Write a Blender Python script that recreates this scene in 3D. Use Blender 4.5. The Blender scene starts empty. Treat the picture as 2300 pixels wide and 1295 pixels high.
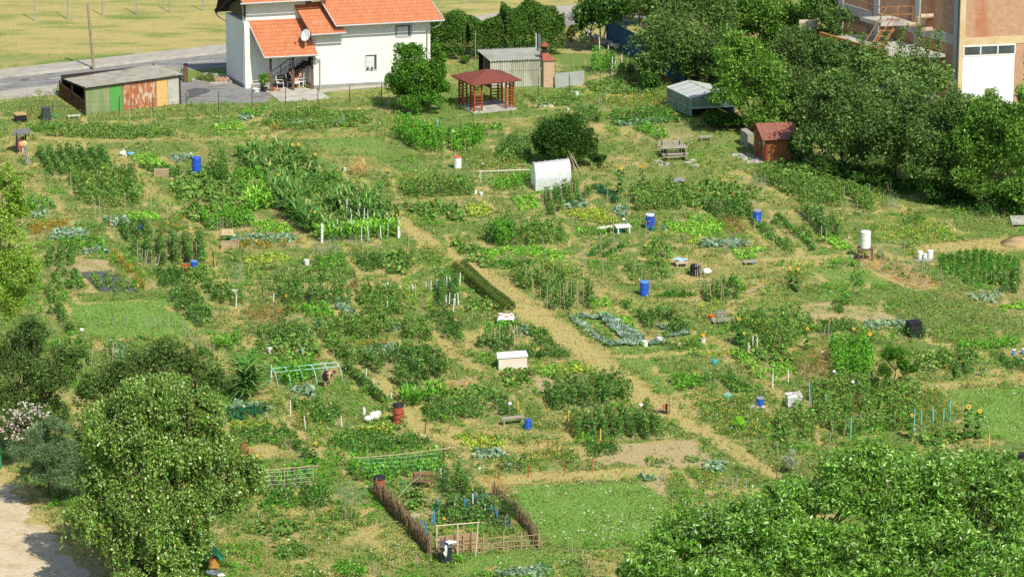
import bpy, math, random
import numpy as np
from mathutils import Vector, Matrix
random.seed(7); RNG = np.random.default_rng(11)
R = math.radians
scene = bpy.context.scene
# ---------------- camera, world, sun, exposure ----------------
FPX, PITCH, HCAM = 9200.0, R(17.5), 73.0
cam_d = bpy.data.cameras.new("camera"); cam = bpy.data.objects.new("camera", cam_d)
scene.collection.objects.link(cam); scene.camera = cam
cam.location = (0, 0, HCAM); cam.rotation_euler = (R(90) - PITCH, 0, 0)
cam_d.sensor_width = 36; cam_d.lens = FPX / 2300 * 36; cam_d.clip_start = 5; cam_d.clip_end = 6000
SUN_AZ, SUN_EL = R(31), R(50)      # azimuth measured from -Y (behind the camera) towards +X
sun_dir = Vector((math.sin(SUN_AZ) * math.cos(SUN_EL), -math.cos(SUN_AZ) * math.cos(SUN_EL), math.sin(SUN_EL)))
sd = bpy.data.lights.new("sun", 'SUN'); sd.energy = 4.4; sd.angle = R(0.53); sd.color = (1.0, 0.95, 0.82)
so = bpy.data.objects.new("sun", sd); scene.collection.objects.link(so)
so.rotation_euler = sun_dir.to_track_quat('Z', 'Y').to_euler(); so.location = (60, -60, 150)
w = bpy.data.worlds.new("World"); scene.world = w; w.use_nodes = True
nt = w.node_tree; bg = nt.nodes['Background']
sk = nt.nodes.new('ShaderNodeTexSky'); sk.sky_type = 'NISHITA'; sk.sun_disc = False
sk.sun_elevation = SUN_EL; sk.sun_rotation = math.pi - SUN_AZ
nt.links.new(sk.outputs[0], bg.inputs[0]); bg.inputs[1].default_value = 0.115
scene.view_settings.view_transform = 'Standard'; scene.view_settings.look = 'None'
scene.view_settings.exposure = 0.24; scene.view_settings.gamma = 1.0
scene.render.engine = 'CYCLES'
scene.cycles.max_bounces = 5; scene.cycles.diffuse_bounces = 2; scene.cycles.glossy_bounces = 2
scene.cycles.transmission_bounces = 4; scene.cycles.transparent_max_bounces = 8
scene.cycles.use_denoising = False

# ---------------- projection helpers (photo pixel -> place) ----------------
CP, SP = math.cos(PITCH), math.sin(PITCH)
def ray(px, py):
    a = (px - 1150) / FPX; b = (py - 647.5) / FPX
    return (a, CP - b * SP, -SP - b * CP)
def G(px, py, h=0.0):
    d = ray(px, py); t = (HCAM - h) / -d[2]
    return Vector((d[0] * t, d[1] * t, h))
def P(px, py, Y):
    d = ray(px, py); t = Y / d[1]
    return Vector((d[0] * t, Y, HCAM + d[2] * t))
def mpp(Y):       # metres per photo pixel at depth Y (near the ground)
    return math.hypot(Y, HCAM) / FPX
def Gn(pts): return np.array([tuple(G(*p))[:2] for p in pts])
class Frame:      # origin + two horizontal directions (u along the front, v to the back)
    def __init__(s, o, pu, pv):
        s.o = G(*o); s.u = (G(*pu) - s.o).normalized(); s.v = (G(*pv) - s.o).normalized()
    def p(s, a, b, c=0): return s.o + s.u * a + s.v * b + Vector((0, 0, c))
    def V(s, px, py, b):   # the point seen at (px,py) on the upright plane b metres behind the front
        d = Vector(ray(px, py)); c = Vector((0, 0, HCAM)); n = Vector((s.u.y, -s.u.x, 0))
        q = s.o + s.v * b; t = (q - c).dot(n) / d.dot(n); return c + d * t
    def A(s, px, py, b): return (s.V(px, py, b) - s.o - s.v * b).dot(s.u)
    def S(s, px, py, a):   # same, on the upright plane a metres along the front
        d = Vector(ray(px, py)); c = Vector((0, 0, HCAM)); n = Vector((s.v.y, -s.v.x, 0))
        q = s.o + s.u * a; t = (q - c).dot(n) / d.dot(n); return c + d * t

# ---------------- object bookkeeping ----------------
COL = scene.collection
def tag(o, label=None, cat=None, group=None, kind=None):
    if label: o['label'] = label
    if cat: o['category'] = cat
    if group: o['group'] = group
    if kind: o['kind'] = kind
    return o
def thing(name, label, cat, loc=(0, 0, 0), group=None, rz=0):
    o = bpy.data.objects.new(name, None); COL.objects.link(o); o.location = loc; o.rotation_euler = (0, 0, rz)
    o.empty_display_size = .2
    return tag(o, label, cat, group)
def wloc(o):
    v = Vector((0, 0, 0))
    while o is not None: v += o.location; o = o.parent
    return v
def dup(root, loc, rz=0, label=None, group=None, sc=1.0):
    r = root.copy(); COL.objects.link(r); r.location = loc; r.rotation_euler = (0, 0, rz); r.scale = (sc, sc, sc)
    if label: r['label'] = label
    if group: r['group'] = group
    for ch in list(root.children):
        c = ch.copy(); COL.objects.link(c); c.parent = r
        for g in list(ch.children):
            d = g.copy(); COL.objects.link(d); d.parent = c
    return r

# ---------------- materials ----------------
_M = {}
def _bs(m): return m.node_tree.nodes['Principled BSDF']
def pm(name, c1, c2=None, scale=3.0, rough=.8, bump=0.0, bscale=None, metal=0.0, coord='Object', trans=0.0, pos=(.35, .65), c3=None, c3s=.6, c3pos=(.55, .7), stretch=None, spec=.3):
    if name in _M: return _M[name]
    m = bpy.data.materials.new(name); m.use_nodes = True; t = m.node_tree; b = _bs(m); N = t.nodes.new; L = t.links.new
    b.inputs['Roughness'].default_value = rough; b.inputs['Metallic'].default_value = metal
    b.inputs['Specular IOR Level'].default_value = spec
    if c2 is None: c2 = tuple(x * .82 for x in c1)
    tc = N('ShaderNodeTexCoord'); mp = N('ShaderNodeMapping'); L(tc.outputs[coord], mp.inputs[0])
    if stretch: mp.inputs['Scale'].default_value = stretch
    n = N('ShaderNodeTexNoise'); n.inputs['Scale'].default_value = scale; n.inputs['Detail'].default_value = 6; L(mp.outputs[0], n.inputs[0])
    r = N('ShaderNodeValToRGB'); L(n.outputs[0], r.inputs[0])
    r.color_ramp.elements[0].position = pos[0]; r.color_ramp.elements[0].color = (*c1, 1)
    r.color_ramp.elements[1].position = pos[1]; r.color_ramp.elements[1].color = (*c2, 1)
    out = r.outputs[0]
    if c3:
        n2 = N('ShaderNodeTexNoise'); n2.inputs['Scale'].default_value = c3s; n2.inputs['Detail'].default_value = 8; n2.inputs['Roughness'].default_value = .7; L(mp.outputs[0], n2.inputs[0])
        r2 = N('ShaderNodeMapRange'); r2.inputs[1].default_value = c3pos[0]; r2.inputs[2].default_value = c3pos[1]; L(n2.outputs[0], r2.inputs[0])
        mx = N('ShaderNodeMix'); mx.data_type = 'RGBA'; L(r2.outputs[0], mx.inputs[0]); L(out, mx.inputs[6]); mx.inputs[7].default_value = (*c3, 1); out = mx.outputs[2]
    L(out, b.inputs['Base Color'])
    if bump:
        nb = N('ShaderNodeTexNoise'); nb.inputs['Scale'].default_value = bscale or scale * 6; nb.inputs['Detail'].default_value = 4; L(mp.outputs[0], nb.inputs[0])
        bp = N('ShaderNodeBump'); bp.inputs['Strength'].default_value = bump; bp.inputs['Distance'].default_value = .03; L(nb.outputs[0], bp.inputs['Height']); L(bp.outputs[0], b.inputs['Normal'])
    if trans:
        b.inputs['Transmission Weight'].default_value = trans
    _M[name] = m; return m
def brickm(name, c1, c2, mortar, bw, bh, ms=.01, off=.5, bump=.3, stain=None, rough=.85, sscale=.5, spos=(.5, .75), sstretch=(1, 1, 1)):
    if name in _M: return _M[name]
    m = bpy.data.materials.new(name); m.use_nodes = True; t = m.node_tree; b = _bs(m); N = t.nodes.new; L = t.links.new
    tc = N('ShaderNodeTexCoord'); br = N('ShaderNodeTexBrick'); L(tc.outputs['UV'], br.inputs[0])
    br.inputs['Scale'].default_value = 1; br.inputs['Brick Width'].default_value = bw; br.inputs['Row Height'].default_value = bh
    br.inputs['Mortar Size'].default_value = ms; br.inputs['Mortar Smooth'].default_value = .3; br.offset = off
    br.inputs['Color1'].default_value = (*c1, 1); br.inputs['Color2'].default_value = (*c2, 1); br.inputs['Mortar'].default_value = (*mortar, 1)
    n = N('ShaderNodeTexNoise'); n.inputs['Scale'].default_value = 2.5; n.inputs['Detail'].default_value = 8; L(tc.outputs['UV'], n.inputs[0])
    mr = N('ShaderNodeMapRange'); mr.inputs[3].default_value = .75; mr.inputs[4].default_value = 1.2; L(n.outputs[0], mr.inputs[0])
    mx = N('ShaderNodeMix'); mx.data_type = 'RGBA'; mx.blend_type = 'MULTIPLY'; mx.inputs[0].default_value = 1; L(br.outputs[0], mx.inputs[6]); L(mr.outputs[0], mx.inputs[7])
    out = mx.outputs[2]
    if stain:
        mp = N('ShaderNodeMapping'); mp.inputs['Scale'].default_value = sstretch; L(tc.outputs['UV'], mp.inputs[0])
        n2 = N('ShaderNodeTexNoise'); n2.inputs['Scale'].default_value = sscale; n2.inputs['Detail'].default_value = 6; L(mp.outputs[0], n2.inputs[0])
        r2 = N('ShaderNodeMapRange'); r2.inputs[1].default_value = spos[0]; r2.inputs[2].default_value = spos[1]; L(n2.outputs[0], r2.inputs[0])
        m2 = N('ShaderNodeMix'); m2.data_type = 'RGBA'; L(r2.outputs[0], m2.inputs[0]); L(out, m2.inputs[6]); m2.inputs[7].default_value = (*stain, 1); out = m2.outputs[2]
    L(out, b.inputs['Base Color']); b.inputs['Roughness'].default_value = rough; b.inputs['Specular IOR Level'].default_value = .2
    bp = N('ShaderNodeBump'); bp.inputs['Strength'].default_value = bump; bp.inputs['Distance'].default_value = .02; L(br.outputs[1], bp.inputs['Height']); bp.invert = True
    L(bp.outputs[0], b.inputs['Normal'])
    _M[name] = m; return m
def leaf_material(name, trans=.3, gloss=.0):
    m = bpy.data.materials.new(name); m.use_nodes = True; t = m.node_tree; N = t.nodes.new; L = t.links.new
    t.nodes.remove(_bs(m)); out = t.nodes['Material Output']
    a = N('ShaderNodeAttribute'); a.attribute_name = 'tint'
    d = N('ShaderNodeBsdfDiffuse'); tr = N('ShaderNodeBsdfTranslucent'); mx = N('ShaderNodeMixShader'); mx.inputs[0].default_value = trans
    br = N('ShaderNodeMix'); br.data_type = 'RGBA'; br.blend_type = 'MULTIPLY'; br.inputs[0].default_value = 1; br.inputs[7].default_value = (1.1, 1.15, .55, 1)
    L(a.outputs[0], br.inputs[6]); L(a.outputs[0], d.inputs[0]); L(br.outputs[2], tr.inputs[0]); L(d.outputs[0], mx.inputs[1]); L(tr.outputs[0], mx.inputs[2])
    last = mx.outputs[0]
    if gloss:
        g = N('ShaderNodeBsdfGlossy'); g.inputs['Roughness'].default_value = .42; g.inputs[0].default_value = (.8, .85, .75, 1)
        m2 = N('ShaderNodeMixShader'); m2.inputs[0].default_value = gloss; L(last, m2.inputs[1]); L(g.outputs[0], m2.inputs[2]); last = m2.outputs[0]
    L(last, out.inputs[0]); return m
LEAF = leaf_material('leaf_blades'); LEAFG = leaf_material('shiny_leaf_blades', .28, .07)
BARK = pm('bark', (.16, .12, .08), (.09, .065, .045), 6, .95, .6)
def m_plain(name, c, rough=.6, var=.88, scale=4, **k): return pm(name, c, tuple(x * var for x in c), scale, rough, **k)
WOODOLD = pm('weathered_wood', (.42, .38, .30), (.27, .24, .19), 3, .9, .4, stretch=(1, 8, 8))
WOODTAN = pm('pale_stake_wood', (.50, .40, .24), (.38, .29, .17), 8, .85)
WOODBRN = pm('brown_wood', (.20, .12, .07), (.12, .07, .04), 6, .85)
DARKMET = m_plain('dark_green_metal', (.05, .06, .05), .5)
GREYMET = m_plain('galvanised_metal', (.42, .44, .45), .45, metal=.4)
WHITEP = pm('white_plastic', (.80, .80, .78), (.74, .74, .71), 4, .45, c3=(.60, .57, .49), c3s=3.5, c3pos=(.55, .72))
BLUEP = pm('blue_plastic', (.02, .11, .60), (.02, .085, .45), 4, .4, c3=(.11, .17, .38), c3s=3.5, c3pos=(.52, .68))
TERRA = m_plain('terracotta', (.55, .17, .08), .7)
BLACKP = m_plain('black_plastic', (.025, .025, .03), .5, .7)
CONC = pm('concrete', (.50, .48, .42), (.38, .36, .31), 1.2, .9, .3, c3=(.28, .26, .21), c3s=.5)

# ---------------- mesh builder ----------------
class MB:
    def __init__(s): s.v = []; s.f = []
    def add(s, vs, fs):
        n = len(s.v); s.v += [tuple(x) for x in vs]; s.f += [tuple(i + n for i in f) for f in fs]; return s
    def hexa(s, q):   # 8 points: bottom 4 then top 4
        return s.add(q, [(3, 2, 1, 0), (4, 5, 6, 7), (0, 1, 5, 4), (1, 2, 6, 5), (2, 3, 7, 6), (3, 0, 4, 7)])
    def box(s, c, size, rz=0, rx=0, ry=0):
        m = Matrix.Rotation(rz, 3, 'Z') @ Matrix.Rotation(ry, 3, 'Y') @ Matrix.Rotation(rx, 3, 'X'); h = [x / 2 for x in size]; c = Vector(c)
        q = [c + m @ Vector((x * h[0], y * h[1], z * h[2])) for z in (-1, 1) for x, y in ((-1, -1), (1, -1), (1, 1), (-1, 1))]
        return s.hexa(q)
    def fbox(s, F, a0, a1, b0, b1, c0, c1):
        return s.hexa([F.p(a, b, c) for c in (c0, c1) for a, b in ((a0, b0), (a1, b0), (a1, b1), (a0, b1))])
    def slab(s, pts, th):   # polygon points (any plane) thickened along its normal
        pts = [Vector(p) for p in pts]; n = (pts[1] - pts[0]).cross(pts[2] - pts[0]).normalized(); k = len(pts)
        lo = [p - n * th for p in pts]
        return s.add(lo + pts, [tuple(range(k - 1, -1, -1)), tuple(range(k, 2 * k))] + [(i, (i + 1) % k, k + (i + 1) % k, k + i) for i in range(k)])
    def bar(s, a, b, w, h=None):
        a = Vector(a); b = Vector(b); h = h or w; d = (b - a).normalized()
        x = d.cross(Vector((0, 0, 1)));
        if x.length < 1e-3: x = Vector((1, 0, 0))
        x.normalize(); y = x.cross(d).normalized()
        q = [p + x * (sx * w / 2) + y * (sy * h / 2) for p in (a, b) for sx, sy in ((-1, -1), (1, -1), (1, 1), (-1, 1))]
        return s.hexa(q)
    def tube(s, pts, rs, n=6, cap=True):
        pts = [Vector(p) for p in pts]
        if not hasattr(rs, '__len__'): rs = [rs] * len(pts)
        vs = []; ref = Vector((0, 0, 1))
        for i, p in enumerate(pts):
            d = (pts[min(i + 1, len(pts) - 1)] - pts[max(i - 1, 0)]).normalized()
            x = d.cross(ref)
            if x.length < .05: x = d.cross(Vector((0, 1, 0)))
            x.normalize(); y = d.cross(x).normalized()
            for k in range(n):
                t = 2 * math.pi * k / n; vs.append(p + (x * math.cos(t) + y * math.sin(t)) * rs[i])
        fs = [(i * n + k, i * n + (k + 1) % n, (i + 1) * n + (k + 1) % n, (i + 1) * n + k) for i in range(len(pts) - 1) for k in range(n)]
        if cap: fs += [tuple(range(n - 1, -1, -1)), tuple((len(pts) - 1) * n + k for k in range(n))]
        return s.add(vs, fs)
    def lathe(s, prof, c=(0, 0, 0), n=16, cap=True, tilt=None):
        vs = []; m = tilt or Matrix.Identity(3); c = Vector(c)
        for r, z in prof:
            for k in range(n):
                t = 2 * math.pi * k / n; vs.append(c + m @ Vector((r * math.cos(t), r * math.sin(t), z)))
        fs = [(i * n + k, i * n + (k + 1) % n, (i + 1) * n + (k + 1) % n, (i + 1) * n + k) for i in range(len(prof) - 1) for k in range(n)]
        if cap: fs += [tuple(range(n - 1, -1, -1)), tuple((len(prof) - 1) * n + k for k in range(n))]
        return s.add(vs, fs)
    def grid(s, fn, nu, nv):
        vs = [fn(i / nu, j / nv) for j in range(nv + 1) for i in range(nu + 1)]
        return s.add(vs, [(j * (nu + 1) + i, j * (nu + 1) + i + 1, (j + 1) * (nu + 1) + i + 1, (j + 1) * (nu + 1) + i) for j in range(nv) for i in range(nu)])
    def corr(s, A, B, C, D, pitch=.18, amp=.025):   # corrugated sheet, waves counted from A to B, D-C the far edge
        A, B, C, D = map(Vector, (A, B, C, D)); n = (B - A).cross(D - A).normalized(); k = max(2, int((B - A).length / pitch))
        def fn(u, v): return A.lerp(B, u).lerp(D.lerp(C, u), v) + n * (amp * math.cos(u * k * 2 * math.pi))
        return s.grid(fn, k * 6, 1)
    def blob(s, c, r, seed=0, k=.15, n=10):   # lumpy rounded stone or sack
        rr = random.Random(seed); c = Vector(c); o = [rr.uniform(1 - k, 1 + k) for _ in range(n * 7)]
        vs = []
        for j in range(6):
            ph = -math.pi / 2 + math.pi * j / 5
            for i in range(n):
                t = 2 * math.pi * i / n; f = o[j * n + i] if 0 < j < 5 else 1
                vs.append(c + Vector((r[0] * f * math.cos(ph) * math.cos(t), r[1] * f * math.cos(ph) * math.sin(t), r[2] * f * math.sin(ph))))
        return s.add(vs, [(j * n + i, j * n + (i + 1) % n, (j + 1) * n + (i + 1) % n, (j + 1) * n + i) for j in range(5) for i in range(n)])
    def build(s, name, mat, parent=None, origin=None, smooth=False, label=None, cat=None, group=None, kind=None):
        me = bpy.data.meshes.new(name); o0 = wloc(parent) if parent is not None else Vector(origin if origin is not None else (0, 0, 0))
        me.from_pydata([(x - o0.x, y - o0.y, z - o0.z) for x, y, z in s.v], [], s.f); me.update()
        nf = len(me.polygons)
        uv = me.uv_layers.new(name='UVMap'); co = s.v; data = np.zeros((len(me.loops), 2), dtype=np.float32)
        for p in me.polygons:
            nn = p.normal; t = Vector((0, 0, 1)).cross(nn)
            if t.length < .02: t = Vector((1, 0, 0)); b = Vector((0, 1, 0))
            else: t.normalize(); b = nn.cross(t)
            for li in p.loop_indices:
                q = me.vertices[me.loops[li].vertex_index].co; data[li] = (q.dot(t), q.dot(b))
        uv.data.foreach_set('uv', data.ravel())
        if smooth: me.polygons.foreach_set('use_smooth', [True] * nf)
        me.materials.append(mat); ob = bpy.data.objects.new(name, me); COL.objects.link(ob)
        if parent is not None: ob.parent = parent
        else: ob.location = o0
        return tag(ob, label, cat, group, kind)

# ---------------- foliage ----------------
def tints(n, pal, jit=.18, rng=RNG):
    cols = np.array([p[:3] for p in pal]); wt = np.array([p[3] for p in pal], float); wt /= wt.sum()
    c = cols[rng.choice(len(pal), n, p=wt)]; return np.clip(c * (1 + rng.normal(0, jit, (n, 1))) * (1 + rng.normal(0, jit * .3, (n, 3))), .004, .95)
def leaves(name, pts, size, tint, aspect=.55, up=.8, mat=None, parent=None, origin=None, dirs=None, dirk=0, rng=RNG):
    n = len(pts); size = np.broadcast_to(np.asarray(size, float), (n,)) * rng.uniform(.5, 1.5, n)
    nrm = rng.normal(size=(n, 3)); nrm /= np.linalg.norm(nrm, axis=1)[:, None]; nrm[:, 2] += up
    if dirs is not None and dirk < 0: nrm += dirs * (-dirk)
    nrm /= np.linalg.norm(nrm, axis=1)[:, None]
    d = rng.normal(size=(n, 3))
    if dirs is not None and dirk > 0: d = d * .5 + dirs * dirk
    d -= nrm * (d * nrm).sum(1)[:, None]; d /= np.linalg.norm(d, axis=1)[:, None] + 1e-9
    wv = np.cross(nrm, d); s = size[:, None]
    q = np.stack([pts - d * s * .5, pts + wv * s * aspect * .5, pts + d * s * .5, pts - wv * s * aspect * .5], 1)
    return quads(name, q, tint, mat or LEAF, parent, origin)
def quads(name, q, tint, mat, parent=None, origin=None):
    n = len(q); o0 = np.array(wloc(parent) if parent is not None else (origin if origin is not None else (0, 0, 0)), float)
    v = (q.reshape(-1, 3) - o0).astype(np.float32); me = bpy.data.meshes.new(name)
    me.vertices.add(4 * n); me.vertices.foreach_set('co', v.ravel())
    me.loops.add(4 * n); me.loops.foreach_set('vertex_index', np.arange(4 * n, dtype=np.int32))
    me.polygons.add(n); me.polygons.foreach_set('loop_start', np.arange(0, 4 * n, 4, dtype=np.int32)); me.polygons.foreach_set('loop_total', np.full(n, 4, dtype=np.int32))
    me.update(calc_edges=True)
    at = me.attributes.new('tint', 'FLOAT_COLOR', 'FACE'); c = np.ones((n, 4), dtype=np.float32); c[:, :3] = tint; at.data.foreach_set('color', c.ravel())
    me.materials.append(mat); ob = bpy.data.objects.new(name, me); COL.objects.link(ob)
    if parent is not None: ob.parent = parent
    else: ob.location = Vector(o0)
    return ob
def blades(base, n_each, length, width, arch, rng=RNG, lean=.35, segs=2):
    """arching strap leaves leaving each base point -> quads (M,4,3)"""
    B = np.repeat(base, n_each, 0); m = len(B); t = rng.uniform(0, 2 * np.pi, m); h = np.stack([np.cos(t), np.sin(t), 0 * t], 1)
    L = length * rng.uniform(.6, 1.2, m)[:, None]; k = rng.uniform(.5, 1.5, m)[:, None]; z = np.array([0, 0, 1.0]); sd_ = np.stack([-np.sin(t), np.cos(t), 0 * t], 1) * width / 2
    out = []; prev = B; pw = .7
    for i in range(segs):
        f = (i + 1) / segs; nxt = B + h * L * (lean * f + arch * k * f * f) + z * L * (f * .95 - arch * k * .75 * f * f)
        w1 = 1.0 if i < segs - 1 else .1
        out.append(np.stack([prev - sd_ * pw, prev + sd_ * pw, nxt + sd_ * w1, nxt - sd_ * w1], 1)); prev = nxt; pw = w1
    return np.concatenate(out), np.tile(np.arange(m), segs)
_lat = RNG.uniform(0, 1, (256, 256))
def vnoise(x, y, sc, off=0):
    x = np.asarray(x) / sc + 57.3 + off * 13.1; y = np.asarray(y) / sc + 31.7 + off * 7.7; xi = np.floor(x).astype(int); yi = np.floor(y).astype(int); fx = x - xi; fy = y - yi
    fx = fx * fx * (3 - 2 * fx); fy = fy * fy * (3 - 2 * fy); g = lambda a, b: _lat[a % 256, b % 256]
    return (g(xi, yi) * (1 - fx) + g(xi + 1, yi) * fx) * (1 - fy) + (g(xi, yi + 1) * (1 - fx) + g(xi + 1, yi + 1) * fx) * fy
def inpoly(x, y, poly):
    r = np.zeros(len(x), bool); k = len(poly)
    for i in range(k):
        x1, y1 = poly[i]; x2, y2 = poly[(i + 1) % k]
        c = ((y1 > y) != (y2 > y)) & (x < (x2 - x1) * (y - y1) / ((y2 - y1) if abs(y2 - y1) > 1e-9 else 1e-9) + x1); r ^= c
    return r
def dseg(x, y, a, b):
    dx, dy = b[0] - a[0], b[1] - a[1]; t = np.clip(((x - a[0]) * dx + (y - a[1]) * dy) / (dx * dx + dy * dy + 1e-9), 0, 1)
    return np.hypot(x - a[0] - t * dx, y - a[1] - t * dy)
def polyfield(x, y, poly):      # signed distance, positive inside
    d = np.min([dseg(x, y, poly[i], poly[(i + 1) % len(poly)]) for i in range(len(poly))], 0); return np.where(inpoly(x, y, poly), d, -d)
def sample_poly(poly, spacing, rng=RNG, rows=None, jit=.35):
    poly = np.asarray(poly); x0, y0 = poly.min(0); x1, y1 = poly.max(0)
    if rows:
        ang, rs, ps = rows; ca, sa = math.cos(ang), math.sin(ang); c = poly.mean(0); rr = np.hypot(x1 - x0, y1 - y0) / 2 + rs
        a = np.arange(-rr, rr, ps); b = np.arange(-rr, rr, rs); A, B = np.meshgrid(a, b); A = A.ravel() + rng.normal(0, ps * .25, A.size); B = B.ravel() + rng.normal(0, rs * .07, B.size)
        x = c[0] + A * ca - B * sa; y = c[1] + A * sa + B * ca
    else:
        X, Y = np.meshgrid(np.arange(x0, x1 + spacing, spacing), np.arange(y0, y1 + spacing, spacing)); x = X.ravel() + rng.normal(0, spacing * jit, X.size); y = Y.ravel() + rng.normal(0, spacing * jit, Y.size)
    m = inpoly(x, y, poly); return np.stack([x[m], y[m]], 1)
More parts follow.
